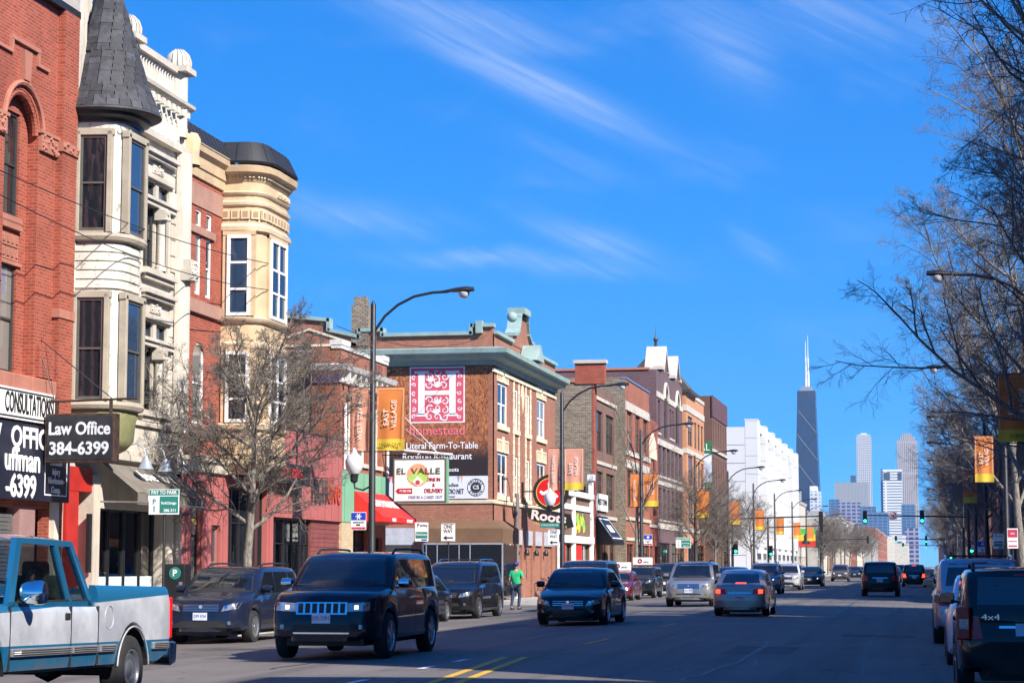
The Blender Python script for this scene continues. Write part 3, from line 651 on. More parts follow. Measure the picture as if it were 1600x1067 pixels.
# the turret: path in plan, walking left to right
BP = [(.10, .0), (.16, -.45), (.22, -.72), (.34, -.93), (.54, -1.06), (.8, -1.1), (1.3, -1.1), (1.56, -1.06), (1.76, -.93), (1.88, -.72), (1.94, -.45), (2.0, 0)]
def bowwall(name, z0, z1, off, mat, prof=None): return ob(name, M().sweep(BP, prof or [(off, z0), (off, z1)], False), mat, t, 45)
bowwall('turret_wall', 4.95, 12.0, 0, PEEL)
bowwall('turret_base', 0, 0, 0, OLIVE, [(-.5, 4.0), (-.2, 4.15), (-.03, 4.35), (.01, 4.8), (.06, 4.92), (.06, 5.0), (-.05, 5.0)])
for z in (5.02, 8.86): bowwall('turret_sill', 0, 0, 0, CASE, [(.0, z - .02), (.16, z + .02), (.2, z + .1), (.17, z + .18), (.03, z + .2), (0, z + .2)])
for i in range(5): bowwall('turret_band', 0, 0, 0, PEEL, [(.0, 7.78 + i * .21), (.05, 7.79 + i * .21), (.055, 7.95 + i * .21), (.0, 7.975 + i * .21)])
bowwall('turret_cornice', 0, 0, 0, BLACKM, [(0, 11.62), (.06, 11.64), (.08, 11.72), (.22, 11.78), (.24, 11.86), (0, 11.88)])
for i in range(1, len(BP) * 3):
    f = i / (len(BP) * 3) * (len(BP) - 1); j = int(f); g = f - j
    if j + 1 < len(BP):
        x = BP[j][0] + (BP[j + 1][0] - BP[j][0]) * g; y = BP[j][1] + (BP[j + 1][1] - BP[j][1]) * g; n = Vector((x - 1.05, y + .3)).normalized() * .14
        ob('modillion', M().box(x + n.x - .03, x + n.x + .03, y + n.y - .03, y + n.y + .03, 11.86, 11.97), WHITEP, t)
def bowwin(cx, cy, ang, z, w, h):
    dx, dy = math.cos(ang), math.sin(ang); nx, ny = dy, -dx
    f = M(); b = .12; f.box(-w / 2 - b, -w / 2, -.13, .05, -.05, h + .1); f.box(w / 2, w / 2 + b, -.13, .05, -.05, h + .1); f.box(-w / 2 - b - .03, w / 2 + b + .03, -.13, .05, h, h + .16); f.box(-w / 2 - b, w / 2 + b, -.08, .05, -.05, .0)
    ob('window_casing', f, CASE, t, loc=(cx, cy, z), rot=(0, 0, ang), bev=.012)
    win(t, 0, 0, w, h, plain('bronze_sash', (.10, .09, .075), .5), GLB if w > .8 else GL, 0, rot=(0, 0, ang), loc=(cx - dx * w / 2 + nx * .085, cy - dy * w / 2 + ny * .085, z), fw=.06)
for z, h in ((5.25, 2.3), (9.1, 2.2)):
    bowwin(.165, -.50, R(-81), z, .62, h); bowwin(1.05, -1.10, 0, z, .95, h); bowwin(1.935, -.5, R(81), z, .62, h)
for j in range(7):
    x0 = .3 + j * .22; m = M(); m.tube([(x0 + .2 * i / 6, -1.135 if .5 < x0 < 1.5 else -1.06, 11.52 - .09 * math.sin(PI * i / 6)) for i in range(7)], .014, 5); ob('garland', m, plain('garland_shadow', (.4, .38, .32), .7), t)
for j in range(3): m = M(); m.tube([(.155 - .012 * j + -.02, -.2 - .24 * j - .2 * i / 6, 11.5 - .09 * math.sin(PI * i / 6)) for i in range(7)], .014, 5); ob('garland', m, MATS['garland_shadow'], t)
# conical roof with separate shingles
CX, CY = 1.05, -.42
def cr(z):
    pr = [(11.92, 1.24), (12.15, 1.14), (12.6, .95), (13.3, .74), (14.4, .41), (15.75, .0)]
    for (a, ra), (b, rb) in zip(pr[:-1], pr[1:]):
        if z <= b: return ra + (rb - ra) * (z - a) / (b - a)
    return 0
m = M(); m.lathe([(.0, 11.86), (1.2, 11.86), (1.27, 11.90), (1.25, 11.95), (cr(12.15) - .02, 12.15), (cr(12.6) - .02, 12.6), (cr(13.3) - .02, 13.3), (cr(14.4) - .02, 14.4), (.01, 15.7)], 36, (CX, CY, 0)); ob('turret_roof', m, SLATE, t, 35); roof_ = m
SH = [plain('shingle_%d' % i, (c, c * 1.02, c * 1.18), .75, var=.25, scale=8) for i, c in enumerate((.032, .045, .058))]
z = 11.95; row = 0
while z < 15.3:
    e = z + .235; r0, r1 = cr(z) + .012, cr(min(e, 15.7)) + .002; n = max(5, round(2 * PI * r0 / .30)); wa = 2 * PI / n
    for i in range(n):
        a = (i + .5 * (row % 2)) * wa
        if math.sin(a) > .35: continue
        rb = r0 + rr.uniform(0, .012)
        q = [(rb * math.cos(a + k * wa * .47), rb * math.sin(a + k * wa * .47), z) for k in (-1, 1)] + [(r1 * math.cos(a + k * wa * .47), r1 * math.sin(a + k * wa * .47), e + .03) for k in (1, -1)]
        q2 = [(x * 1.0 + .012 * math.cos(a) , y + .012 * math.sin(a), zz + .006) for x, y, zz in q]
        mm = M(); mm.add(q + q2, [(4, 5, 6, 7), (0, 1, 5, 4), (1, 2, 6, 5), (3, 0, 4, 7)]); ob('shingle', mm, rr.choice(SH), t, loc=(CX, CY, 0))
    z += .175; row += 1
ob('finial', M().lathe([(.07, 15.6), (.03, 15.9), (.06, 16.0), (0, 16.3)], 8, (CX, CY, 0)), BLACKM, t, 40)
# stone panel under the right windows and ground floor
m = M(); m.box(2.2, 7.1, -.12, 0, 4.15, 4.95); m.box(2.2, 7.15, -.22, 0, 4.02, 4.16); m.box(2.2, 7.15, -.2, 0, 4.92, 5.04); ob('stone_panel', m, LIME, t)
for i in range(24): ob('dentil', M().box(2.3 + i * .2, 2.4 + i * .2, -.2, -.11, 4.17, 4.25), LIME, t)
m = M(); carved(m, 6.7, 7.15, -.16, -.1, 4.2, 4.9, 8); ob('carving', m, LIME, t)
RED = plain('red_gloss_paint', (.42, .025, .018), .4, var=.15, scale=2)
m = M(); m.box(.05, .75, -.05, .2, 0, 3.75); m.box(.75, 1.5, .3, .4, 0, 3.75); m.box(.05, 1.5, -.06, .2, 3.2, 3.75); ob('red_entrance', m, RED, t); ob('notice_board', M().box(1.28, 1.44, -.1, -.02, 1.35, 2.7), BLACKM, t)
for a, b in ((1.5, 1.9), (5.95, 7.2)): ob('ground_pier', M().box(a, b, -.1, .3, 0, 3.6), BLOCKS[1], t)
for a in (6.3, 6.9): ob('half_column', M().lathe([(.16, 0), (.13, .3), (.13, 2.9), (.17, 3.1)], 12, (a, -.14, 0)), BLOCKS[1], t, 40)
ob('shop_plinth', M().box(1.9, 5.95, .02, .3, 0, .42), LIME, t); ob('shop_header', M().box(1.9, 5.95, .0, .3, 2.85, 3.6), LIME, t)
SHOPG = clear_glass('shop_glass', (.35, .38, .4))
for i in range(4):
    a = 1.95 + i * 1.0; win(t, a, .45, .95, 2.4, BLACKM, SHOPG, .1, rails=(), fw=.05)
    ob('window_sticker', M().box(a + .06, a + .89, .115, .119, .95, 1.25), plain('frosted_film', (.55, .68, .72), .5), t)
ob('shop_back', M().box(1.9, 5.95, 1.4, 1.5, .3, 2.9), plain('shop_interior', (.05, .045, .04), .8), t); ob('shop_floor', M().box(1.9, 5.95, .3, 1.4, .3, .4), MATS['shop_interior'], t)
LEAF = plain('pot_plant_leaf', (.10, .28, .03), .5, var=.5, scale=9)
for (a, z, s_) in ((3.3, 1.3, .35), (4.4, 1.55, .45), (2.4, 1.1, .25), (5.2, 1.4, .4)):
    m = M()
    for i in range(70):
        p = Vector((a + rr.gauss(0, s_ * .5), .55 + rr.gauss(0, .12), z + rr.gauss(0, s_ * .5))); d = Vector((rr.uniform(-1, 1), rr.uniform(-1, .2), rr.uniform(-1, 1))).normalized() * .09; e = d.cross(Vector((.3, .5, .8))).normalized() * .04
        m.quad(p, p + d * .5 + e, p + d, p + d * .5 - e)
    m.tube([(a, .55, .4), (a, .55, z)], .02, 5); tag(ob('pot_plant', m, LEAF), 'leafy green plant %s inside the shop window of the turret building' % {3.3: 'second from the left', 4.4: 'tallest', 2.4: 'lowest, leftmost', 5.2: 'rightmost'}[a], 'plant', 'plants in the shop window').matrix_world = Matrix.Translation((-19, 44, 0)) @ Matrix.Rotation(R(90), 4, 'Z')
CANV = plain('grey_canvas', (.17, .15, .125), .9, var=.15, scale=2, dirt=.2)
t2 = thing('shop_awning', 'grey canvas awning with white script on the turret building', 'awning', (-19, 45.95, 0), R(90))
m = M(); m.grid(lambda u, v: (4.6 * u, -.08 - .92 * v, 3.92 - .72 * v + .02 * math.sin(u * 25) * v), 24, 3); m.quad((0, -1.0, 3.2), (4.6, -1.0, 3.2), (4.6, -1.0, 2.93), (0, -1.0, 2.93)); ob('canvas', m, CANV, t2)
ob('awning_frame', M().tube([(0, -.02, 3.0), (0, -1.0, 2.98), (4.6, -1.0, 2.98), (4.6, -.02, 3.0)], .02, 5), STEEL, t2)
sl = math.atan2(.72, .92); text('above morn', .56, SIGNW, t2, (2.5, -.46, 3.66), (sl, 0, 0), sx=.85, bold=.012, ext=.002, shear=.25); text('1942 w chicago', .2, SIGNW, t2, (1.25, -1.006, 3.07), bold=.004, ext=.002)
LAMPB = plain('lamp_blue_grey', (.32, .37, .45), .4, .3)
for i, u in enumerate((47.2, 48.5, 49.75)):
    o = tag(ob('gooseneck_lamp', M().tube([(0, 0, 0), (.15, 0, .3), (.4, 0, .38), (.6, 0, .25), (.65, 0, .05)], .018, 6).lathe([(.05, .06), (.07, 0), (.19, -.24), (.20, -.25), (.05, -.05)], 12, (.65, 0, 0)), LAMPB, None, 40, (-18.95, u, 4.05)), ['nearest', 'middle', 'farthest'][i] + ' blue-grey gooseneck lamp above the grey canvas awning', 'lamp', 'gooseneck lamps over the awning')
# ================================================================== tan bay building with pink ground floor
TAN = stone('tan_paint', (.56, .41, .25), .4); TAN2 = stone('tan_paint_light', (.62, .49, .33), .32); STRED = stone('brown_stone_band', (.36, .20, .15), .35)
t = thing('bay_building', 'red brick building with rounded tan bay and black mansard edge', 'building', (-19, 51.2, 0), R(90))
tr = [(.28, .72), (1.12, 1.56), (1.96, 2.40)]
hol = [(a, b, 8.72, 10.32) for a, b in tr] + [(a, b, 10.56, 11.02) for a, b in tr] + [(1.05, 1.95, 5.25, 7.45)]
m = M(); m.wall(0, 7.6, 3.9, 12.6, hol, .25).shell(0, 7.6, 0, 12.6, 15); arch_fill(m, 1.05, 1.95, 7.0, -.002, .25); ob('wall', m, PAVRED, t)
for a, b, c, d in hol: win(t, a, c, b - a, d - c, WHITEP, None, .03, rails=(.5,) if d - c > 1 else (), fw=.07 if d - c > 1 else .05)
for z0, z1, d in ((8.2, 8.55, .10), (11.1, 11.7, .03), (5.0, 5.25, .08), (4.4, 4.5, .05)): ob('stone_band', M().box(.02, 3.35, -d, .02, z0, z1), STRED, t)
ob('transom_bar', M().box(.2, 2.55, -.07, .1, 10.34, 10.54), STRED, t)
m = M(); m.sweep([(0, 0), (3.4, 0)], [(0, 11.85), (.06, 11.86), (.08, 12.1), (.12, 12.12), (.14, 12.4), (.26, 12.5), (.30, 12.7), (.1, 12.75)]); ob('cornice', m, TAN, t)
m = M(); m.lathe([(.3, 12.0), (.26, 12.3), (.3, 12.7), (.22, 12.85), (0, 12.9)], 12, (.22, -.12, 0)); ob('corner_bracket', m, TAN, t, 40)
KP = [(3.25, 0), (3.28, -.4), (3.32, -.68), (3.44, -.9), (3.66, -1.05), (3.95, -1.1), (5.6, -1.1), (5.9, -1.05), (6.12, -.9), (6.24, -.68), (6.28, -.4), (6.32, 0)]
def bow3(name, prof, mat, cap=False): return ob(name, M().sweep(KP, prof, cap), mat, t, 45)
bow3('bay_wall', [(0, 4.3), (0, 12.4)], TAN)
bow3('bay_sill', [(0, 8.15), (.1, 8.2), (.14, 8.3), (.02, 8.36)], TAN2); bow3('bay_sill', [(0, 5.2), (.1, 5.24), (.14, 5.36), (.02, 5.42)], TAN2)
bow3('bay_moulding', [(0, 7.45), (.06, 7.5), (.07, 7.6), (.01, 7.66)], TAN2); bow3('bay_base', [(-.35, 4.0), (-.1, 4.1), (.05, 4.3), (.02, 4.5), (.06, 4.55), (0, 4.62)], TAN)
bow3('bay_moulding', [(0, 10.68), (.1, 10.74), (.12, 10.86), (.03, 10.95)], TAN2); bow3('bay_moulding', [(0, 11.42), (.07, 11.46), (.09, 11.54), (.02, 11.6)], TAN2)
bow3('bay_moulding', [(0, 11.72), (.05, 11.75), (.08, 11.82), (.01, 11.86)], TAN2); bow3('bay_cornice', [(0, 12.1), (.05, 12.16), (.08, 12.26), (.26, 12.36), (.3, 12.52), (.1, 12.6)], TAN)
def along(P, s_):
    L = [0]
    for a, b in zip(P[:-1], P[1:]): L.append(L[-1] + math.hypot(b[0] - a[0], b[1] - a[1]))
    s_ *= L[-1]
    for i in range(len(P) - 1):
        if s_ <= L[i + 1]: break
    f = (s_ - L[i]) / (L[i + 1] - L[i]); return P[i][0] + (P[i + 1][0] - P[i][0]) * f, P[i][1] + (P[i + 1][1] - P[i][1]) * f, math.atan2(P[i + 1][1] - P[i][1], P[i + 1][0] - P[i][0])
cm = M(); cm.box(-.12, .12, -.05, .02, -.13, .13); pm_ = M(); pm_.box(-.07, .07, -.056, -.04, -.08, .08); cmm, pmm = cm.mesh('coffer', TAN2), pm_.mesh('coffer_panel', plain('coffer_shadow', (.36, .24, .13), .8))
for i in range(17):
    x, y, a = along(KP, .02 + i * .06); o = link('coffer', cmm, t, (x, y, 11.2), (0, 0, a)); link('coffer_panel', pmm, o)
dm = M().box(-.03, .03, -.13, -.04, 12.22, 12.32).mesh('dentil', TAN2)
for i in range(46): x, y, a = along(KP, .01 + i * .0215); link('dentil', dm, t, (x, y, 0), (0, 0, a))
for i in range(20): x, y, a = along(KP, .5 + i * .025); m = M(); carved(m, -.06, .06, -.04, 0, 11.9, 12.06, i); ob('swag', m, TAN2, t, loc=(x, y, 0), rot=(0, 0, a))
CURT = plain('white_curtain', (.72, .72, .74), .9, var=.1, scale=6)
BAYG = clear_glass('bay_glass', (.6, .63, .65))
for z, h in ((5.42, 1.95), (8.36, 2.25)):
    for cx, cy, ang, w, mu in ((3.29, -.5, R(-84), .66, 0), (4.75, -1.1, 0, 1.45, 1), (6.27, -.5, R(84), .66, 0)):
        dx, dy = math.cos(ang), math.sin(ang); nx, ny = dy, -dx
        win(t, 0, 0, w, h, WHITEP, GLB if z > 8 and not mu else GL, 0, rot=(0, 0, ang), loc=(cx - dx * w / 2 + nx * .11, cy - dy * w / 2 + ny * .11, z), fw=.09, mull=mu, rails=(.33, .66) if not mu else (.33, .62))
        f = M(); b = .13; f.box(-w / 2 - b, -w / 2, -.06, .03, 0, h + .1); f.box(w / 2, w / 2 + b, -.06, .03, 0, h + .1); f.box(-w / 2 - b, w / 2 + b, -.08, .03, h, h + .12); ob('window_casing', f, TAN, t, loc=(cx, cy, z), rot=(0, 0, ang))
        if not mu: 
            m = M(); m.grid(lambda u, v: (-w / 2 + .1 + u * (w - .2), -.045 - .004 * math.sin(u * 40), .1 + v * h * .52), 30, 1); ob('curtain', m, CURT, t, loc=(cx, cy, z), rot=(0, 0, ang))
m = M(); m.sweep([(0, 0)] + [(p[0], p[1]) for p in KP] + [(7.6, 0)], [(.26, 12.6), (.30, 12.66), (.05, 13.15), (-.02, 13.25), (-.6, 13.25)]); ob('mansard', m, plain('black_roof_metal', (.025, .026, .03), .6, .2, dirt=.3), t, 30)
for i in range(26): x, y, a = along([(0, 0)] + KP + [(7.6, 0)], .01 + i * .039); ob('roof_seam', M().prism([(-.3, 12.68), (-.04, 13.2), (-.02, 13.2), (-.28, 12.66)], 'x', -.015, .015), BLACKM, t, loc=(x, y, 0), rot=(0, 0, a))
# pink shop front (runs under the bay building and on as a one-storey bar)
PINK = plain('pink_panel', (.40, .115, .105), .6, var=.08, scale=.7, dirt=.12); MAROON = plain('maroon_siding', (.20, .055, .05), .7, var=.2)
t = thing('bar_front', 'pink panelled one-storey bar with black street windows, HIGHDIVE on its wall', 'building', (-18.96, 51.3, 0), R(90))
m = M(); m.wall(0, 7.5, 0, 4.0, [(.75, 1.65, 0, 3.75), (2.35, 3.1, 0, 2.6), (3.75, 7.2, .2, 3.7)], .3, -.06); ob('pink_wall', m, PINK, t)
for i in range(9): ob('panel_joint', M().box(.35 + i * .42, .362 + i * .42, -.067, -.059, .1, 3.9), MAROON, t)
m = M(); m.sweep([(-.1, -.06), (3.5, -.06)], [(0, 3.98), (.1, 4.0), (.14, 4.2), (.2, 4.26), (.2, 4.36), (0, 4.38)]); ob('cream_cornice', m, CREAM, t)
for a, b, h_ in ((.75, 1.65, 3.7), (2.35, 3.1, 2.55)): win(t, a, .02, b - a, h_, BLACKM if a < 1 else STEEL, None, .08, rails=(.62,))
text('1932', .2, plain('gold', (.6, .42, .1), .4), t, (1.2, .03, 2.66))
for i in range(5): win(t, 3.75 + i * .69, .22, .69, 3.46, BLACKM, SHOPG if i % 2 else GL, .1, rails=(.72,), fw=.06)
REDC = plain('red_curtain', (.45, .012, .012), .8, var=.3, scale=7)
for u in (4.5, 5.9, 8.6, 10.6): ob('red_curtain', M().grid(lambda a, b: (u + .35 * a, .26 + .03 * math.sin(a * 30), .3 + 2.4 * b), 16, 1), REDC, t)
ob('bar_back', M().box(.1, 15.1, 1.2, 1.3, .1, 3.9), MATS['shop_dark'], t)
m = M(); m.box(7.5, 15.2, -.06, .2, 2.95, 5.62); m.box(14.9, 15.2, .2, 9, 0, 5.6); m.box(7.55, 15.2, 1.3, 9, 5.2, 5.3); ob('pink_parapet', m, PINK, t)
for i in range(10): ob('panel_joint', M().box(7.7 + i * .78, 7.712 + i * .78, -.066, -.061, 2.97, 5.6), MAROON, t)
ob('parapet_cap', M().box(7.5, 15.22, -.09, .25, 5.62, 5.68), plain('cap_dark', (.10, .05, .05), .6), t)
for i in range(5): win(t, 7.6 + i * .86, .22, .86, 2.72, BLACKM, SHOPG if i % 2 else GL, .1, rails=(.72,), fw=.05)
for i in range(20): ob('siding_board', M().box(11.95, 15.2, .03 + .012 * (i % 2), .12, .12 + i * .142, .255 + i * .142), MAROON, t)
ob('pillar', M().box(7.3, 7.62, -.12, .1, 0, 4.0), PINK, t)
text('HIGH', 1.15, plain('charcoal_letter', (.05, .05, .055), .5), t, (12.42, -.10, 3.8), wid=1.6, bold=-.01, ext=.012); text('dive', 1.3, plain('orange_letter', (.55, .05, .018), .5), t, (14.12, -.10, 3.9), wid=1.5, bold=-.01, ext=.012)
t2 = thing('led_sign', 'black box sign with red dot lettering over the bar entrance', 'sign', (-18.9, 55.0, 3.92), R(90))
ob('cabinet', M().box(0, 6.7, -.35, -.04, 0, .62), BLACKM, t2, bev=.02); text('HIGH DIVE', .42, emit('led_red', (.8, .02, .03), .5), t2, (4.6, -.36, .32), sx=1.25); ob('end_plate', M().box(6.2, 6.6, -.358, -.352, .06, .56), SIGNB, t2)
# ================================================================== two-storey red brick shop with green fascia
GREENP = plain('green_panel', (.17, .40, .25), .6, var=.1, scale=.6, dirt=.15); BUFF = brick('buff_brick', (.52, .38, .22), (.58, .44, .27), (.4, .33, .25))
t = thing('brick_shop', 'two-storey red brick shop with green fascia and grey brick side wall', 'building', (-19, 66.5, 0), R(90))
hol = [(.7, 1.7, 5.0, 7.2), (2.5, 3.5, 5.0, 7.2), (4.3, 5.3, 5.0, 7.2), (1.5, 3.6, .1, 2.8), (4.2, 5.6, .1, 2.5)]
m = M(); m.wall(0, 6.05, 0, 8.7, hol, .25).shell(0, 6.05, 0, 8.7, 14, left=False); ob('wall', m, BRR, t)
for a, b, c, d in hol[:3]: win(t, a, c, b - a, d - c, WHITEP, None, .14, sill=.08)
for a, b, c, d in hol[3:]: win(t, a, c, b - a, d - c, BLACKM, None, .14, rails=(.75,), mull=1)
m = M(); m.box(-.02, .0, 0, 14, 0, 8.6); ob('side_wall', m, BRT, t); ob('side_return', M().box(-.05, .02, -.02, 1.0, 5.6, 8.75), BRR, t)
m = M(); m.sweep([(-.05, .9), (-.05, 0), (6.1, 0)], [(0, 7.55), (.08, 7.58), (.12, 7.8), (.35, 7.95), (.42, 8.12), (.05, 8.2)]); ob('cornice', m, plain('grey_white_paint', (.6, .6, .57), .6, dirt=.4), t)
for i in range(9): ob('cornice_bracket', M().box(.1 + i * .7, .24 + i * .7, -.3, -.05, 7.6, 7.92), MATS['grey_white_paint'], t)
m = M(); m.box(-.1, 6.1, -.06, .3, 8.7, 8.82); m.box(-.12, .9, -.08, .35, 8.82, 9.0); m.box(5.3, 6.12, -.08, .35, 8.82, 9.0); ob('parapet_cap', m, MATS['grey_white_paint'], t)
for i in range(9): ob('pierced_slot', M().box(3.6 + i * .2, 3.68 + i * .2, -.006, .0, 8.2, 8.6), MATS['shop_dark'], t)
ob('fascia', M().box(-.05, 6.05, -.12, -.005, 2.95, 4.65), GREENP, t); ob('corner_pier', M().box(-.03, 1.35, -.1, .1, 0, 2.94), BUFF, t); ob('address_plate', M().box(.2, .9, -.108, -.101, 1.45, 1.62), plain('plate_yellow', (.75, .6, .12), .5), t)
for i in range(5): ob('fascia_joint', M().box(.2 + i * 1.2, .215 + i * 1.2, -.124, -.12, 2.97, 4.63), BLACKM, t)
m = M(); m.tube([(.3, -.1, 6.9), (.3, -.1, 4.7)], .05, 6); ob('downpipe', m, WHITEP, t); m = M(); m.tube([(5.9, -.1, 7.5), (5.9, -.1, 4.7)], .05, 6); ob('downpipe', m, WHITEP, t)
t2 = thing('red_awning', 'bright red sloping awning with white FOOD MART lettering', 'awning', (-19, 67.9, 0), R(90))
REDA = plain('red_canvas', (.62, .018, .012), .7, var=.08, scale=2)
m = M(); m.prism([(-.13, 4.02), (-1.15, 3.15), (-1.15, 2.98), (-.13, 2.98)], 'x', 0, 4.55); ob('canvas', m, REDA, t2, bev=.01)
sl = math.atan2(.87, 1.02); text('LOU-EY FOOD MART', .52, SIGNW, t2, (2.2, -.62, 3.625), (sl, 0, 0), sx=.66, bold=.012, ext=.004); text('CIGARS', .15, SIGNW, t2, (1.4, -1.156, 3.06), bold=.004); text('OPEN DAILY', .15, SIGNW, t2, (3.6, -1.156, 3.06), bold=.004)
t2 = thing('projecting_sign', 'white EL VALLE restaurant sign in a dark frame projecting on a pole arm', 'sign', (-18.55, 71.9, 3.72), 0)
ob('cabinet', M().box(0, 1.95, -.12, .12, 0, 1.58), plain('sign_frame', (.10, .085, .075), .6), t2, bev=.02); ob('face', M().box(.07, 1.88, -.135, -.12, .07, 1.51), SIGNW, t2); ob('side_panel', M().box(1.951, 1.99, -.11, .13, .0, 1.6), GREENP, t2)
m = M(); m.lathe([(0, -.138), (.38, -.138), (.40, -.145)], 28, (.92, 0, .98), 'y'); ob('emblem_disc', m, plain('emblem_peach', (.75, .35, .2), .5), t2)
m = M(); m.prism([(.53, .88), (.92, 1.12), (1.31, .9), (1.27, .8), (.92, .6), (.58, .8)], 'y', -.15, -.146); ob('emblem_hills', m, plain('emblem_green', (.34, .6, .12), .5), t2)
m = M(); m.prism([(.72, .75), (.92, .95), (1.12, .75), (.92, .58)], 'y', -.154, -.151); ob('emblem_peak', m, SIGNW, t2); m = M(); m.lathe([(0, -.157), (.09, -.157)], 12, (.92, 0, .72), 'y'); ob('emblem_flower', m, plain('emblem_red', (.4, .06, .06), .5), t2)
text('EL', .3, plain('sign_green_ink', (.06, .09, .03), .5), t2, (.32, -.16, 1.12), sx=1.2); text('VALLE', .3, MATS['sign_green_ink'], t2, (1.22, -.16, 1.12), sx=1.3)
INK = plain('sign_red_ink', (.35, .01, .03), .5); BLU = plain('sign_pale_blue', (.25, .32, .5), .5)
for s_, u, z, sz, mt in (('DINE IN', 1.5, .82, .17, INK), ('&', 1.5, .63, .17, INK), ('DELIVERY', 1.5, .42, .2, INK), ('DINE IN & CARRY OUT', 1.2, .2, .15, BLU)): text(s_, sz, mt, t2, (u, -.145, z), sx=.8, bold=.004)
m = M(); m.prism([(.1, .42), (.2, .52), (.72, .52), (.72, .32), (.2, .32)], 'y', -.142, -.137); ob('phone_arrow', m, INK, t2); text('773-388-3188', .12, SIGNW, t2, (.46, -.146, .42), sx=.62)
m = M(); m.tube([(-.5, 0, 1.95), (2.15, 0, 1.7)], .045, 8); ob('arm', m, WHITEP, t2)
m = M(); m.tube([(-.5, .1, 1.72), (2.0, .1, 1.66)], .02, 6); ob('arm_rod', m, BLACKM, t2)
for a in ((-.5, 0, 3.3), (-.5, 0, 4.0)): ob('stay_wire', M().tube([a, (1.6, 0, 1.78)], .009, 4), STEEL, t2)
for x in (.2, 1.7): ob('hanger', M().box(x - .02, x + .02, -.02, .02, 1.58, 1.75), BLACKM, t2)

# ================================================================== corner building with the painted advertisement
BRH = brick('red_brown_brick', (.26, .088, .050), (.36, .128, .074), (.30, .20, .15), var=.35, dirt=.3)
COPPER = stone('verdigris_copper', (.27, .38, .36), .5); CRM = stone('cream_terracotta', (.70, .62, .45), .3); LINT = plain('grey_lintel', (.42, .43, .47), .6, dirt=.2)
t = thing('corner_building', 'red-brown brick corner building with green copper cornice and curved gable', 'building', (-19, 91.4, 0), R(90))
w = 16.1; dbl = [(1.1, 3.3), (10.9, 13.1)]; sng = [(5.0, 5.9), (8.0, 8.9)]
hol = [(a, b, z, z + 1.95) for a, b in dbl + sng for z in (4.7, 7.9)]
gh = [(5.3, 6.9, 0, 3.2), (8.0, 9.6, 0, 3.2), (10.4, 12.2, 0, 3.2), (12.8, 15.2, 0, 3.2)]
m = M(); m.wall(0, w, 0, 11.95, hol + gh + [(.4, 4.7, .2, 2.9)], .3).shell(0, w, 0, 11.95, 11, left=False)
cg = [(4.4, 11.9), (4.4, 12.3), (5.2, 12.4), (5.7, 12.7), (6.0, 13.3), (6.2, 13.55), (7.6, 13.55), (7.8, 13.3), (8.1, 12.7), (8.6, 12.4), (9.4, 12.3), (9.4, 11.9)]
m.prism(cg, 'y', -.04, .35); ob('wall', m, BRH, t)
pr = [(0, 12.25), (.95, 12.25), (1.0, 11.9), (5.1, 11.9), (5.15, 12.15), (6.2, 12.15), (6.25, 11.85), (7.65, 12.2), (7.7, 12.65), (9.4, 12.85), (11, 12.85)]
m = M(); m.prism([(0, 0)] + [(11, 0)] + pr[::-1], 'x', -.02, .28); ob('side_wall', m, BRH, t)
for (a, za), (b, zb) in zip(pr[:-1], pr[1:]):
    if b - a > .2: ob('parapet_coping', M().prism([(a - .06, za - .02), (b + .06, zb - .02), (b + .06, zb + .14), (a - .06, za + .14)], 'x', -.16, .4), COPPER, t)
    else: ob('parapet_coping', M().box(-.16, .4, a - .04, a + .12, min(za, zb), max(za, zb) + .14), COPPER, t)
ob('coping_bracket', M().box(-.24, .1, .45, .75, 11.95, 12.5), COPPER, t)
for a, b in ((0.3, 4.3), (9.5, w)): ob('parapet_coping', M().box(a, b, -.16, .4, 11.95, 12.1), COPPER, t)
for (a, za), (b, zb) in zip(cg[1:-2], cg[2:-1]):
    ob('gable_coping', M().prism([(a - .02, za), (b + .02, zb), (b + .02, zb + .15), (a - .02, za + .15)], 'y', -.18, .5), COPPER, t)
ob('gable_crown', M().box(6.1, 7.7, -.3, .55, 13.55, 13.85), COPPER, t); ob('ball', M().lathe([(.25 * math.sin(PI * i / 8), 13.2 - .25 * math.cos(PI * i / 8)) for i in range(9)], 14, (4.5, 0, 0)), COPPER, t, 60)
m = M(); m.sweep([(0, 9.0), (0, 0), (w, 0)], [(0, 10.5), (.12, 10.52), (.16, 10.72), (.55, 10.8), (.62, 10.95), (.78, 11.0), (.82, 11.2), (.3, 11.3), (0, 11.32)]); ob('cornice', m, COPPER, t)
m = M(); m.prism([(6.0, 11.3), (6.9, 12.1), (7.8, 11.3)], 'y', -.95, -.05); ob('cornice_pediment', m, COPPER, t); m = M(); m.box(7.9, 8.2, -.5, -.02, 11.25, 12.2); ob('cornice_finial', m, COPPER, t)
for a, b, c, d in hol:
    dd = b - a > 1.5; win(t, a, c, b - a, d - c, WHITEP, None, .04, mull=1 if dd else 0, fw=.11)
    m = M(); m.box(a - .15, b + .15, -.1, .02, c - .22, c - .01); ob('sill', m, CRM, t); 
    if dd:
        m = M(); m.box(a - .2, b + .2, -.05, .02, d + .02, d + .1); m.box(a - .2, b + .2, -.05, .02, d + .52, d + .6)
        for i in range(8): m.box(a - .2 + i * (b - a + .33) / 7, a - .13 + i * (b - a + .33) / 7, -.045, .02, d + .1, d + .52)
        m.box((a + b) / 2 - .1, (a + b) / 2 + .1, -.08, .02, d + .05, d + .75); ob('lintel', m, CRM, t)
for a, b in sng:
    for s_ in (a - .28, b + .06):
        for i in range(24): 
            ob('quoin', M().box(s_ - (.06 if i % 2 else 0), s_ + .22 + (.06 if i % 2 else 0), -.035, .02, 4.5 + i * .245, 4.73 + i * .245), CRM, t)
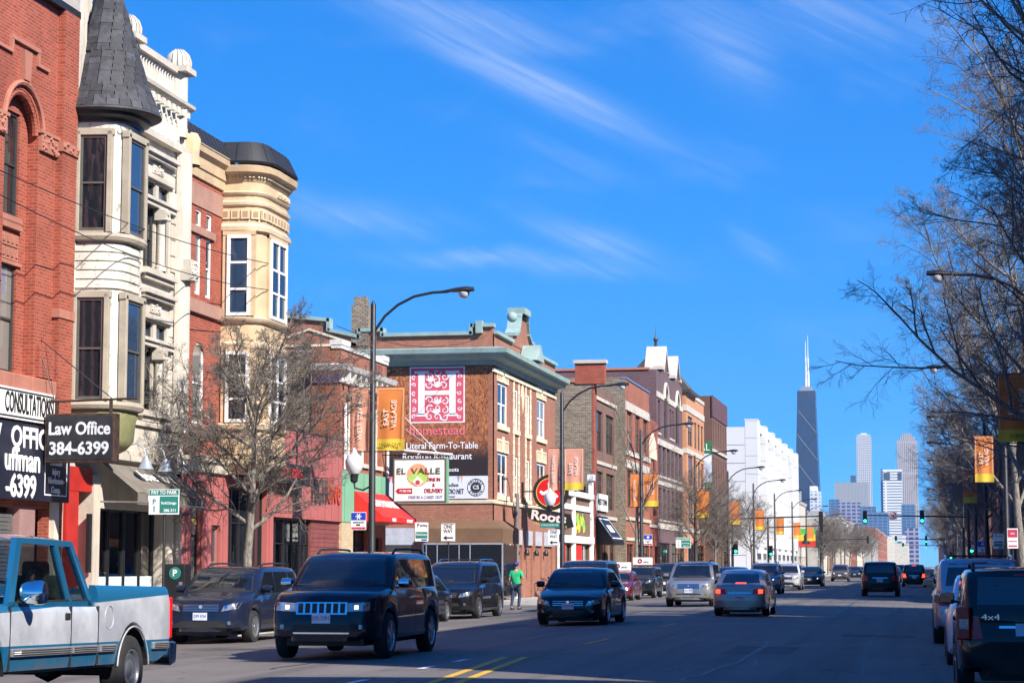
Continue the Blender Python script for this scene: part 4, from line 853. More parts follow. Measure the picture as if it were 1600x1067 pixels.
m = M(); m.prism([(6.95, 8.8), (7.3, 9.6), (6.95, 10.4), (6.6, 9.6)], 'y', -.05, .01); ob('diamond', m, CRM, t)
ob('string_course', M().box(-.06, w, -.08, .02, 10.2, 10.36), CRM, t); ob('string_course', M().sweep([(0, 9), (0, 0), (w, 0)], [(0, 4.28), (.08, 4.3), (.1, 4.42), (0, 4.46)]), CRM, t)
for a, b, c, d in gh: 
    ob('recess_panel', M().box(a, b, .1, .2, 0, 2.5), BRH, t); ob('panel_lintel', M().box(a, b, -.02, .2, 2.5, 3.2), LINT, t)
for u in (5.0, 7.4, 9.9, 12.5): ob('wall_lamp', M().lathe([(.1, 2.0), (.12, 2.12), (.06, 2.3), (.02, 2.32)], 8, (u, -.16, 0)).box(u - .02, u + .02, -.16, 0, 2.15, 2.2), BLACKM, t)
m = M(); m.tube([(4.95, -.14, 4.9), (4.95, -.14, .1)], .11, 8); ob('downpipe', m, plain('pipe_grey', (.16, .15, .15), .5), t); ob('pipe_guard', M().tube([(4.95, -.14, 0), (4.95, -.14, 1.25)], .15, 8), WHITEP, t)
m = M(); m.box(-.1, .5, 5.8, 6.6, 11.5, 13.35); m.box(-.04, .44, 5.9, 6.5, 13.35, 13.75); ob('chimney', m, BRT, t)
m = M()
for a, b, za, zb in ((7.2, 10.3, 11.9, 11.0), ): pass
for s_, e in (((6.35, 11.5), (8.6, 12.25)), ((8.6, 12.25), (10.9, 11.5)), ((6.35, 11.5), (10.9, 11.5))): ob('pediment_line', M().prism([(s_[0], s_[1]), (e[0], e[1]), (e[0], e[1] + .1), (s_[0], s_[1] + .1)], 'x', -.1, -.015), CRM, t)
for i in range(4): win(t, .45 + i * 1.06, .22, 1.04, 2.66, WHITEP, None, .1, rails=(.8,))
# side-wall shop window, lintels
for i in range(3): win(t, 0, 0, 1.0, 2.3, WHITEP, None, 0, rails=(.8,), loc=(-.1, 3.2 - i * 1.05, .25), rot=(0, 0, R(-90)))
ob('side_lintel', M().box(-.06, 0, 3.6, 5.0, 2.45, 3.2), LINT, t); ob('side_door', M().box(-.05, 0, 3.7, 4.9, 0, 2.44), DARKW, t); ob('side_door_frame', M().box(-.08, 0, 3.6, 5.0, 1.75, 1.85), WHITEP, t)
t2 = thing('corner_awning', 'brown awning wrapping the corner of the brick corner building', 'awning', (-19, 91.4, 0), R(90))
m = M(); m.sweep([(-.02, 2.95), (-.02, -.02), (3.2, -.02)], [(.0, 3.55), (.55, 3.2), (.57, 3.15), (.57, 2.5), (.54, 2.5), (.54, 3.12), (0, 3.45)]); ob('canvas', m, plain('brown_canvas', (.155, .085, .045), .85, var=.12, scale=1.2), t2)
t2 = thing('pavement_enclosure', 'glazed cafe enclosure under the brown corner awning', 'enclosure', (-19, 91.4, 0), R(90))
for i in range(5): ob('post', M().box(-.62, -.56, .9 - i * .36 * 0 - .0 + i * .5 - .02, .9 + i * .5 + .02, 0, 2.5), plain('alu_grey', (.5, .5, .52), .4, .5), t2)
for i in range(4): ob('pane', M().box(-.6, -.58, .93 + i * .5, 1.37 + i * .5, .1, 2.45), GL, t2)
m = M(); m.box(-.62, -.56, -.6, -.54, 0, 2.5); m.box(-.62, -.56, -.54, 3.0, 2.45, 2.52); ob('frame', m, MATS['alu_grey'], t2); ob('pane', M().box(-.6, -.58, -.52, .86, .1, 2.44), GL, t2); ob('pane', M().box(-.52, 2.6, -.6, -.58, .1, 2.44), GL, t2)
# advertisement painted on vinyl, hung on the side wall
def wheat():
    m, k, b = base_mat('wheat_print')
    tc = k.new('ShaderNodeTexCoord'); p = k.sep(tc.outputs['Object'])
    st = k.noise(k.comb(k.m('MULTIPLY', p[0], 4.5), k.m('MULTIPLY', p[2], 1.6), 0), 1.6, 8, .75, 2.5); pa = k.noise(tc.outputs['Object'], .9, 3)
    c = k.mix(k.ramp(st, (.35, .75)), (.07, .014, .008, 1), (.80, .30, .11, 1)); c = k.mix(k.m('MULTIPLY', k.ramp(pa, (.5, .75)), .5), c, (.09, .018, .010, 1))
    c = k.mix(k.ramp(p[2], (2.9, 1.7)), c, (.016, .009, .011, 1))
    k.l.new(c, b.inputs['Base Color']); b.inputs['Roughness'].default_value = .7; return m
t = thing('wall_banner', 'large wheat-field vinyl advertisement with pink letter H on the side wall', 'banner', (-23.85, 91.33, 4.5), 0)
ob('print', M().box(0, 4.65, -.02, 0, 1.02, 5.95), wheat(), t); ob('white_strip', M().box(0, 4.65, -.021, 0, 0, 1.018), plain('banner_white', (.62, .64, .68), .6, var=.04), t)
PK = plain('banner_pink', (.62, .085, .12), .6, var=.05); BW = plain('banner_print_white', (.76, .74, .76), .6, var=.04)
ob('monogram_border', M().box(1.02, 3.58, -.026, -.021, 3.42, 5.96), BW, t); ob('monogram_panel', M().box(1.08, 3.52, -.031, -.026, 3.48, 5.9), PK, t)
m = M()
for a, b in ((1.42, 1.72), (2.86, 3.16)):
    m.box(a, b, -.037, -.032, 3.8, 5.65)
    for z in (3.72, 5.65): m.prism([(a - .18, z), (b + .18, z), (b + .04 if z < 5 else b + .18, z + .12), (a - .04 if z < 5 else a - .18, z + .12)], 'y', -.037, -.032)
m.box(1.72, 2.86, -.037, -.032, 4.68, 4.88); ob('monogram_letter', m, BW, t)
rr = random.Random(21)
def ribbon(pts, w0, y=-.036):
    m = M(); n = len(pts)
    for i in range(n - 1):
        a, b = Vector(pts[i]), Vector(pts[i + 1]); d = (b - a).normalized(); q = Vector((d.y, -d.x)); wa, wb_ = w0 * (1 - .7 * i / n), w0 * (1 - .7 * (i + 1) / n)
        m.quad(*[(p.x, y, p.y) for p in (a - q * wa, b - q * wb_, b + q * wb_, a + q * wa)])
    return m
k_ = 0
for cx, cz in [(1.22 + .0 * i, 3.7 + i * .36) for i in range(6)] + [(3.34, 3.7 + i * .36) for i in range(6)] + [(1.95, 5.55), (2.3, 5.7), (2.65, 5.5), (1.95, 5.15), (2.6, 5.1), (2.25, 5.35), (1.95, 4.45), (2.3, 4.5), (2.65, 4.4), (1.95, 4.05), (2.3, 4.1), (2.65, 4.0), (2.3, 3.68), (1.95, 3.72), (2.66, 3.68)]:
    r0 = .085 if abs(cx - 2.3) > .9 else .15; a0 = rr.uniform(0, 6.28); sg = rr.choice((-1, 1)); pts = []
    for i in range(14):
        f = i / 13; r = r0 * (1.25 - 1.05 * f); a = a0 + sg * 7.0 * f; pts.append((cx + r * math.cos(a), cz + r * math.sin(a)))
    ob('scroll', ribbon(pts, .035, -.0362 - .0001 * k_), BW, t); k_ += 1
for cx, cz in ((2.3, 5.05), (2.3, 4.28), (2.0, 5.3), (2.25, 3.85)):
    for q in range(5):
        a = PI * (.15 + .175 * q); m = ribbon([(cx, cz), (cx + .13 * math.cos(a) , cz + .13 * math.sin(a)), (cx + .24 * math.cos(a), cz + .24 * math.sin(a))], .05, -.0395 - .0001 * k_); ob('petal', m, BW, t); k_ += 1
text('homestead', .62, plain('banner_rose', (.72, .16, .19), .6), t, (2.3, -.03, 3.06), wid=2.55, bold=.006)
text('A Literal Farm-To-Table', .42, BW, t, (2.35, -.03, 2.38), wid=3.7, bold=.004); text('Rooftop Restaurant', .42, BW, t, (2.3, -.03, 1.9), wid=3.2, bold=.004); text('Roots', .26, BW, t, (3.0, -.03, 1.3), bold=.003)
DKI = plain('banner_ink', (.03, .03, .035), .6); text('Paradise', .24, DKI, t, (2.9, -.03, .62)); text('WWW.CULTURESTUDIO.NET', .32, DKI, t, (2.35, -.03, .32), wid=2.4, bold=.002); text('1300 W. Artesian - Chicago - Printed', .11, DKI, t, (2.3, -.03, .1))
m = M(); m.lathe([(.37, -.028), (.40, -.028)], 32, (4.1, 0, .5), 'y'); ob('emblem_ring', m, DKI, t); m = M(); m.lathe([(0, -.027), (.25, -.027)], 32, (4.1, 0, .5), 'y'); ob('emblem_disc', m, DKI, t); text('CS', .24, BW, t, (4.1, -.033, .5), bold=.004)
def arc_text(s_, size, mat, par, cx, cz, r, a0, a1, y):
    n = len(s_)
    for i, ch in enumerate(s_):
        a = a0 + (a1 - a0) * i / (n - 1); up = 1 if a0 > a1 else -1
        text(ch, size, mat, par, (cx + r * math.cos(a), y, cz + r * math.sin(a)), (PI / 2, 0 if False else -(a - PI / 2 * up), 0), bold=.003)
arc_text('CULTURE', .11, DKI, t, 4.1, .5, .315, R(150), R(30), -.03); arc_text('STUDIO', .11, DKI, t, 4.1, .5, .315, R(215), R(325), -.03)
for i, (x, mt) in enumerate(((.12, PK), (.25, PK), (3.3, BLU), (3.45, MATS['emblem_peach']))): ob('paint_drip', M().prism([(x - .06, 1.02), (x + .06, 1.02), (x + .025, .8), (x, .74 - .05 * (i % 2)), (x - .025, .8)], 'y', -.027, -.0215), mt, t)
# round pizzeria sign on the corner building front
t = thing('pizzeria_sign', 'round black and red sign with white splash over a black name plate', 'sign', (-19.02, 98.2, 0), 0)
m = M(); m.lathe([(0, -.12), (.84, -.12), (.86, -.09), (.86, .09), (.84, .12), (0, .12)], 36, (1.45, 0, 5.0), 'y'); ob('disc', m, SIGNK, t, 30)
m = M(); m.lathe([(.66, -.13), (.70, -.13)], 36, (1.45, 0, 5.0), 'y'); ob('gold_ring', m, MATS['gold'], t); m = M(); m.lathe([(0, -.126), (.655, -.126)], 36, (1.45, 0, 5.0), 'y'); ob('red_disc', m, plain('sign_red', (.55, .008, .012), .4, var=.05), t)
sp = [(0, .12), (.1, .45), (.0, .52), (-.09, .45), (-.08, .14), (-.3, .02), (-.45, .1), (-.5, .0), (-.38, -.12), (-.1, -.12), (-.02, -.3), (-.12, -.45), (0, -.52), (.1, -.42), (.12, -.2), (.32, -.28), (.42, -.2), (.3, -.06), (.2, .02), (.36, .22), (.4, .4), (.28, .4), (.16, .2)]
ob('splash', M().prism([(1.42 + a, 5.0 + b) for a, b in sp], 'y', -.14, -.131), SIGNW, t); ob('splash_eye', M().lathe([(0, -.147), (.11, -.147)], 16, (1.6, 0, 4.86), 'y'), MATS['sign_red'], t)
m = M(); m.prism([(.2, 4.3), (.95, 4.22), (2.4, 3.95), (2.55, 3.35), (2.0, 3.2), (.9, 3.5), (.4, 3.75)], 'y', -.08, .08); ob('name_plate', m, SIGNK, t)
text('Roots', .62, plain('letter_pinkwhite', (.8, .62, .6), .5), t, (1.35, -.09, 3.82), (PI / 2, R(8), 0), wid=1.7, bold=.02); text('HANDMADE PIZZA', .2, MATS['gold'], t, (1.45, -.09, 3.44), (PI / 2, R(8), 0), wid=1.6)
for z in (5.05, 3.9): ob('bracket', M().tube([(0, 0, z), (.7, 0, z)], .035, 6), BLACKM, t)
ob('wall_post', M().box(-.02, .12, -.06, .06, 3.3, 5.5), BLACKM, t)

# ================================================================== white shop front
t = thing('white_shop', 'low white-framed shop front between two brick buildings', 'building', (-19, 108, 0), R(90))
m = M(); m.wall(0, 11.8, 0, 5.3, [(.5, 4.4, 0, 2.7), (5.0, 10.6, 0, 2.7)], .3).shell(0, 11.8, 0, 5.3, 10); ob('wall', m, BRD, t)
for u in (0.1, 4.5, 10.8):
    ob('white_pilaster', M().box(u, u + .55, -.16, .05, 0, 5.6 if u < 10 else 6.4), WHITEP, t)
    ob('pilaster_cap', M().box(u - .12, u + .7, -.26, .1, 5.6 if u < 10 else 6.4, 5.85 if u < 10 else 6.75), WHITEP, t)
for z0, z1, d in ((2.75, 3.15, .2), (4.55, 4.85, .12), (5.3, 5.6, .2)): ob('white_band', M().box(.1, 11.4, -d, .02, z0, z1), WHITEP, t)
for a, b in ((.8, 4.4), (5.2, 10.7)): ob('mural_panel', M().box(a, b, -.05, .01, 3.2, 4.5), BRD, t)
rr = random.Random(5); GY = [plain('graffiti_yellow', (.75, .65, .04), .6), plain('graffiti_green', (.2, .5, .08), .6)]
for i in range(26):
    x = rr.uniform(5.3, 8.6); z = rr.uniform(3.25, 4.0); ob('graffiti_stroke', M().prism([(x, z), (x + .22, z + .05), (x + .3, z + rr.uniform(.3, .5)), (x + .1, z + .45)], 'y', -.06 - .0005 * i, -.05), rr.choice(GY), t)
for a, b in ((.5, 2.2), (5.2, 7.6)): ob('red_panel', M().box(a, b, -.08, .02, 1.5, 2.7), MATS['red_canvas'], t)
for a, b in ((2.3, 4.4), (7.7, 10.5)): win(t, a, .1, b - a, 2.6, BLACKM, None, .1, mull=1)
t2 = thing('black_awning', 'small black awning with white border panel past the white shop', 'awning', (-19, 120.6, 0), R(90)); m = M(); m.prism([(-.05, 4.5), (-1.1, 3.0), (-1.1, 2.75), (-.05, 2.75)], 'x', 0, 4.5); ob('canvas', m, SIGNK, t2)
sl = math.atan2(1.5, 1.05); 
for a, b, c, d in ((.25, 4.25, .12, .2), (.25, 4.25, 1.5, 1.58), (.25, .4, .2, 1.5), (4.1, 4.25, .2, 1.5), (1.4, 3.2, .6, 1.1)):
    m = M(); f = lambda u, v: (u, -1.1 + v * .574, 3.0 + v * .82); n = Vector((0, -.82, .574)) * .01; P = [Vector(f(u, v)) + n for u, v in ((a, c), (b, c), (b, d), (a, d))]; m.quad(*P); ob('white_line', m, SIGNW, t2)
t2 = thing('shop_sign', 'white lettered signboard above the small black awning', 'sign', (-18.95, 120.7, 4.75), R(90)); ob('board', M().box(0, 4.4, -.08, 0, 0, 1.0), SIGNW, t2); text('WEST TOWN', .5, SIGNK, t2, (2.2, -.09, .5), wid=3.6, bold=.01)
# ================================================================== brown brick block with grey side wall
def block(name, label, X, y0, y1, h, mat, rows, cols, dep=12, bands=(), ww=.62, side=None, bmat=LIME, gz=3.4):
    w = y1 - y0; t = thing(name, label, 'building', (X, y0, 0), R(90)); hol = []
    for z0, z1 in rows:
        for i in range(cols): c = w / cols * (i + .5); q = w / cols * ww / 2; hol.append((c - q, c + q, z0, z1))
    gr = [(w / 3 * i + .4, w / 3 * (i + 1) - .4, .2, 2.9) for i in range(3)]
    m = M(); m.wall(0, w, 0, h, hol + gr, .3).shell(0, w, 0, h, dep, left=side is None); ob('wall', m, mat, t)
    for a, b, c, d in hol: win(t, a, c, b - a, d - c, DARKW, None, .12, mull=1 if b - a > 1.4 else 0)
    for a, b, c, d in gr: win(t, a, c, b - a, d - c, BLACKM, None, .14, mull=1, rails=(.78,))
    for z0, z1, d in bands: ob('stone_band', M().box(-.02, w, -d, .02, z0, z1), bmat, t)
    if side: ob('side_wall', M().box(-.03, .0, -.0, dep, 0, h + .1), side, t)
    return t
t = block('brown_brick_block', 'brown brick block with grey common-brick side wall and roof pier', -19, 120, 129.3, 12.1, BRD, [(4.9, 7.1), (8.3, 10.7)], 2, bands=((11.3, 11.5, .1), (7.5, 7.7, .08), (4.3, 4.5, .08), (3.2, 3.35, .1)), ww=.72, side=BRT)
ob('roof_pier', M().box(-.1, .5, -.75 + .0, 1.0, 12.1, 13.3), PAVRED, t); ob('pier_cap', M().box(-.2, .6, -.85, 1.1, 13.3, 13.5), LIME, t)
ob('tile_coping', M().box(-.1, .3, 1.0, 12, 12.2, 12.36), plain('clay_tile', (.42, .16, .09), .7), t); ob('corner_pilaster', M().box(-.04, .9, -.12, .0, 0, 12.6), PAVRED, t)
t = block('stone_banded_block', 'red brick three-storey block with broad pale stone bands', -18.5, 130.2, 141.8, 13.3, BRR, [(5.2, 7.6), (8.9, 11.3)], 3, bands=((11.35, 11.9, .06), (8.5, 8.8, .1), (7.7, 8.2, .06), (4.4, 4.6, .1), (3.1, 3.3, .08)), ww=.6, side=BRT)
ob('blue_coping', M().box(-.05, 11.6, -.06, .3, 13.3, 13.42), plain('blue_flashing', (.12, .18, .3), .5), t)
t = block('gabled_shop', 'narrow red brick front with white pediment next to the purple brick gables', -18.9, 142, 149.5, 11.8, PAVRED, [(5.0, 7.2), (8.2, 10.0)], 2, bands=((7.6, 7.9, .08), (4.2, 4.4, .1)), ww=.5)
m = M(); m.prism([(1.5, 9.0), (6, 9.0), (5.4, 10.2), (3.75, 10.9), (2.1, 10.2)], 'y', -.15, 0); ob('white_pediment', m, CRM, t)
BRP = brick('purple_brick', (.105, .055, .065), (.14, .075, .085), (.16, .13, .13), var=.35, dirt=.3); BRO = brick('orange_brick', (.50, .20, .09), (.56, .25, .12), (.45, .3, .2), var=.2, dirt=.15)
t = thing('gabled_brick_building', 'purple brick building with two stepped gables, tall arches and stone bands', 'building', (-19, 149.7, 0), R(90)); w = 16.4
arch = [(4.4, 6.6), (11.9, 14.1)]; hol = [(a, b, 11.0, 15.0) for a, b in arch] + [(1.0, 2.4, 11.2, 13.6), (8.0, 9.2, 11.2, 13.4), (9.7, 10.9, 11.2, 13.4)] + [(1 + i * 2.6, 2.7 + i * 2.6, z, z + 2.3) for i in range(6) for z in (4.9, 8.1)]
m = M(); m.wall(0, w, 0, 15.7, hol + [(.5, 7.6, .2, 3.2), (8.6, 15.8, .2, 3.2)], .35).shell(0, w, 0, 15.7, 14)
for a, b in arch: arch_fill(m, a, b, 13.9, -.002, .35)
for c in (5.5, 13.0):
    m.prism([(c - 2.6, 15.7), (c - 2.2, 15.7), (c - 2.2, 16.0), (c - 1.2, 16.0), (c, 17.6), (c + 1.2, 16.0), (c + 2.2, 16.0), (c + 2.2, 15.7)], 'y', -.003, 1.3)
ob('wall', m, BRP, t); ob('side_coping', M().box(-.1, .3, .5, 14, 15.7, 15.86), MATS['clay_tile'], t)
for c in (5.5, 13.0):
    for s_ in (-1, 1): ob('gable_coping', M().prism([(c, 17.55), (c, 17.95), (c + s_ * 1.3, 16.25), (c + s_ * 1.3, 15.9)], 'y', -.12, 1.4), LIME, t); ob('gable_shoulder', M().box(c + s_ * 1.75 - .6, c + s_ * 1.75 + .6, -.12, .6, 16.0, 16.25), LIME, t)
for a, b in arch: ob('arch_surround', arc_tube((a + b) / 2, 13.9, 1.2, -.03, .14), LIME, t, 40)
for z0, z1 in ((13.75, 14.15), (10.3, 10.75), (7.4, 7.7), (4.2, 4.6)): 
    us = [0, 4.3, 6.7, 11.8, 14.2, w] if z1 > 13 else [0, w]
    for a, b in zip(us[::2], us[1::2]): ob('stone_band', M().box(a, b, -.06, .02, z0, z1), LIME, t)
for a, b, c, d in hol: win(t, a, c, b - a, d - c, DARKW, None, .14, mull=1 if b - a > 1.3 else 0, sill=.05 if d < 14 else None)
for a, b in ((.5, 7.6), (8.6, 15.8)): win(t, a, .2, b - a, 3.0, BLACKM, None, .1, mull=3, rails=(.75,))
t = thing('corner_tower', 'orange brick corner tower with dark pyramid roof and spire', 'building', (-19, 166.3, 0), R(90)); w = 13.6
hol = [(1.2, 4.6, z, z + 2.4) for z in (4.9, 8.0, 11.2)] + [(6.0 + i * 2.6, 7.8 + i * 2.6, z, z + 2.2) for i in range(3) for z in (4.9, 8.0, 11.2)]
m = M(); m.wall(0, w, 0, 15.3, hol + [(.6, 12.8, .2, 3.2)], .3, -.3).shell(0, w, 0, 15.3, 14, -.3); ob('wall', m, BRO, t)
for a, b, c, d in hol: win(t, a, c, b - a, d - c, DARKW, GLB, -.2, mull=1)
win(t, .6, .2, 12.2, 3.0, BLACKM, None, -.15, mull=4, rails=(.75,))
for z0, z1 in ((13.9, 14.4), (10.5, 10.9), (4.2, 4.6), (15.3, 15.6)): ob('stone_band', M().sweep([(0, 8), (0, -.3), (w, -.3)], [(0, z0), (.06, z0), (.06, z1), (0, z1)]), LIME, t)
m = M(); m.add([(0, -.5, 15.6), (6, -.5, 15.6), (6, 5.5, 15.6), (0, 5.5, 15.6), (3, 2.5, 19.4)], [(0, 1, 4), (1, 2, 4), (2, 3, 4), (3, 0, 4)]); m.box(-.2, 6.2, -.7, 5.7, 15.4, 15.62); ob('pyramid_roof', m, plain('bronze_roof', (.075, .07, .06), .5, .4), t); ob('spire', M().lathe([(.18, 19.2), (.1, 19.8), (.22, 20.0), (.05, 20.3), (0, 21.3)], 8, (3, 2.5, 0)), MATS['bronze_roof'], t, 40)
for i in range(7): ob('roof_seam', M().tube([(.4 + i * .87, -.5, 15.64), (3, 2.5, 19.42)], .05, 4), MATS['bronze_roof'], t)
BRN = brick('dark_brown_brick', (.13, .058, .042), (.16, .075, .052), (.14, .10, .08), dirt=.25)
t = block('dark_brown_block', 'flat-roofed dark brown block between the orange tower and the white building', -19, 190, 204.2, 17.0, BRN, [(4.8, 7.4), (8.2, 11.4), (12.6, 14.8)], 6, bands=((11.9, 12.15, .15),), ww=.38, bmat=LIME, dep=16)
ob('parapet_panel', M().box(-.1, 14.3, -.08, .02, 15.1, 17.05), plain('oxide_panel', (.12, .05, .04), .6, scale=.6), t)
t2 = thing('green_sign', 'green and white lettered sign on the dark brown block side', 'sign', (-20.9, 189.9, 8.6)); ob('board', M().box(0, 1.9, -.1, 0, 0, 4.2), plain('sign_green', (.03, .16, .06), .5), t2); ob('picture', M().box(.05, 1.85, -.11, -.1, .5, 3.1), plain('sign_pale', (.6, .62, .7), .5, var=.4, scale=1.2), t2); text('VAL', .9, SIGNW, t2, (.95, -.12, 3.65), wid=1.5)
# ================================================================== long white panelled building
WPAN = plain('white_panel', (.62, .62, .625), .5, var=.03, scale=.15, dirt=.04)
t = thing('white_building', 'long white panel-clad building with a row of projecting fins', 'building', (-19, 226, 0), R(90)); JO = plain('panel_joint_grey', (.38, .39, .4), .7)
m = M(); m.box(.0, 74, .05, 16, 0, 16.3); ob('core', m, JO, t)
fins = [(i * 11.7, i * 11.7 + 3.8) for i in range(7)]
PM = {}
def panel(a, b, c, d, y, face):
    key = (round(b - a, 2), round(d - c, 2), face)
    if key not in PM: PM[key] = (M().box(0.02, b - a - .02, -.06, 0, .02, d - c - .02) if face == 'f' else M().box(-.06, 0, .02, b - a - .02, .02, d - c - .02)).mesh('panel', WPAN)
    return PM[key]
for i, (a, b) in enumerate(fins):
    ob('fin_core', M().box(a + .03, b - .03, -1.24, .05, 3.6, 17.2), JO, t)
    for j in range(7):
        z = 3.6 + j * 1.95; n = 2
        for q in range(n): link('panel', panel(0, (b - a) / n, 0, 1.95, 0, 'f'), t, (a + q * (b - a) / n, -1.24, z))
        link('panel', panel(0, 1.29, 0, 1.95, 0, 's'), t, (a + .03, -1.24, z))
    ob('fin_cap', M().box(a - .06, b + .02, -1.32, .1, 17.2, 17.35), WPAN, t)
    if i < 6:
        e = fins[i + 1][0]; g = 3.0 if i in (0, 4) else .9
        ob('slit_window', M().box(e - g, e - .02, -.02, .04, 3.6 if g > 1 else 14.2, 15.6), GLB, t)
        for j in range(7): link('panel', panel(0, (e - g - b) / 2, 0, 1.95, 0, 'f'), t, (b, .04, 3.6 + j * 1.85)); link('panel', panel(0, (e - g - b) / 2, 0, 1.95, 0, 'f'), t, (b + (e - g - b) / 2, .04, 3.6 + j * 1.85))
        ob('wall_head', M().box(b, e, -.95, .04, 16.35, 17.3), WPAN, t)
        if g > 1:
            for z in range(6): ob('slit_bar', M().box(e - g, e, -.08, -.021, 5 + z * 1.8, 5.12 + z * 1.8), WPAN, t)
for q in range(3):
    for j in range(8): link('panel', panel(0, 3.2, 0, 1.95, 0, 's'), t, (.0, .05 + q * 3.2, .7 + j * 1.98))
m = M(); m.box(-.06, 74, -1.0, .04, .0, 3.55); ob('base_wall', m, WPAN, t)
for i in range(9): win(t, 2 + i * 8, .3, 4.5, 2.6, STEEL, None, -1.05, mull=2, rails=(.75,))

# ================================================================== vehicles
TYRE = plain('tyre_rubber', (.018, .018, .019), .85, var=.2, scale=12); RIMM = plain('alloy_rim', (.55, .56, .58), .3, .9, scale=6, dirt=.25); CHROME = plain('chrome', (.75, .76, .78), .12, 1.0, var=.02)
TRIM = plain('black_trim', (.02, .02, .021), .6, var=.2); CARGL = glassm('car_glass', (.008, .011, .016), .02, .002); CARG2 = clear_glass('clear_car_glass', (.58, .63, .63))
LENS = plain('headlight_lens', (.34, .35, .37), .08, .55, var=.3, scale=14, coat=1); REDL = plain('tail_lens', (.60, .008, .006), .25, var=.15, scale=10, coat=.2); AMB = plain('amber_lens', (.7, .2, .02), .2, coat=1)
BRK = emit('brake_light', (1, .05, .02), 2.2); HEADON = emit('lit_headlight', (1, .72, .42), 1.6); PLATE = plain('number_plate', (.62, .66, .74), .5, var=.1, scale=9); PINK_INK = plain('plate_ink', (.05, .05, .12), .6)
INT = plain('car_interior', (.04, .038, .036), .8)
def interp(P, x):
    if x <= P[0][0]: return P[0][1]
    for i in range(len(P) - 1):
        if x <= P[i + 1][0]:
            x0, y0 = P[i]; x1, y1 = P[i + 1]; t_ = (x - x0) / (x1 - x0)
            m0 = (y1 - (P[i - 1][1] if i else y0)) / (x1 - (P[i - 1][0] if i else x0)) * (x1 - x0); m1 = ((P[i + 2][1] if i + 2 < len(P) else y1) - y0) / ((P[i + 2][0] if i + 2 < len(P) else x1) - x0) * (x1 - x0)
            d = y1 - y0; m0 = 0 if d * m0 <= 0 else math.copysign(min(abs(m0), 3 * abs(d)), d); m1 = 0 if d * m1 <= 0 else math.copysign(min(abs(m1), 3 * abs(d)), d)
            return (2 * t_**3 - 3 * t_**2 + 1) * y0 + (t_**3 - 2 * t_**2 + t_) * m0 + (-2 * t_**3 + 3 * t_**2) * y1 + (t_**3 - t_**2) * m1
    return P[-1][1]
def loft(sections):
    # half sections (x>=0, bottom centre to top centre) mirrored and skinned, ends closed
    m = M(); k = len(sections[0][1]); n = 2 * k - 2
    for y, s_ in sections: m.v += [(x, y, z) for x, z in s_] + [(-x, y, z) for x, z in s_[-2:0:-1]]
    for i in range(len(sections) - 1):
        for j in range(n): m.f.append((i * n + j, i * n + (j + 1) % n, (i + 1) * n + (j + 1) % n, (i + 1) * n + j))
    m.f += [tuple(range(n - 1, -1, -1)), tuple(range((len(sections) - 1) * n, len(sections) * n))]
    return m
WHC = {}
def wheel_mesh(r, w, style):
    k = (round(r, 3), w, style)
    if k not in WHC:
        ri = r * (.66 if style != 'steel' else .6)
        ty = M().lathe([(ri * .3, w * .1), (ri * .98, w * .12), (ri, w * .44), (ri + .012, w * .5), (r * .86, w * .52), (r * .965, w * .44), (r, w * .32), (r, -w * .32), (r * .96, -w * .46), (ri, -w * .48), (ri * .3, -w * .2)], 30, ax='x')
        for i in range(30):
            a = 2 * PI * i / 30
            for x in (-.25, 0, .25): q = Vector((w * x, r * 1.004 * math.cos(a), r * 1.004 * math.sin(a))); 
        rm = M(); rm.lathe([(ri * 1.005, w * .42), (ri * 1.0, w * .505), (ri * .93, w * .5), (ri * .9, w * .34), (ri * .88, w * .15)], 28, ax='x')
        if style == 'steel':
            rm.lathe([(ri * .9, w * .3), (ri * .75, w * .4), (ri * .5, w * .36), (ri * .32, w * .45), (ri * .12, w * .47), (0, w * .47)], 24, ax='x')
        else:
            ns = {'five': 5, 'six': 6, 'ten': 10}[style]
            for i in range(ns):
                a = 2 * PI * i / ns; c, s_ = math.cos(a), math.sin(a); hw_ = .16 * ri * (5 / ns) + .012
                P = []
                for rad, hh, xx in ((ri * .1, hw_ * .9, w * .46), (ri * .55, hw_ * .8, w * .47), (ri * .95, hw_ * 1.15, w * .42)):
                    for o_ in (-1, 1):
                        for dx in (0, -.05): P.append((xx + dx, rad * c - o_ * hh * s_, rad * s_ + o_ * hh * c))
                f = []
                for b in (0, 4): f += [(b, b + 4, b + 6, b + 2), (b, b + 1, b + 5, b + 4), (b + 2, b + 6, b + 7, b + 3)]
                rm.add(P, f)
            rm.lathe([(ri * .24, w * .38), (ri * .22, w * .49), (ri * .1, w * .51), (0, w * .51)], 12, ax='x')
        WHC[k] = (ty.mesh('wheel', TYRE, 35), rm.mesh('rim', RIMM, 30))
    return WHC[k]
def add_wheel(t, x, y, r, w, style, steer=0):
    a, b = wheel_mesh(r, w, style); o = link('wheel', a, t, (x, y, r), (0, 0, (0 if x > 0 else PI) + steer)); link('rim', b, o); return o
def bvh_of(*ms):
    v = []; f = []
    for m in ms: f += [tuple(i + len(v) for i in q) for q in m.f]; v += m.v
    return BVHTree.FromPolygons([Vector(p) for p in v], f)
DIRS = {'f': (0, 1, 0), 'r': (0, -1, 0), 'l': (-1, 0, 0), 'q': (1, 0, 0), 't': (0, 0, -1)}
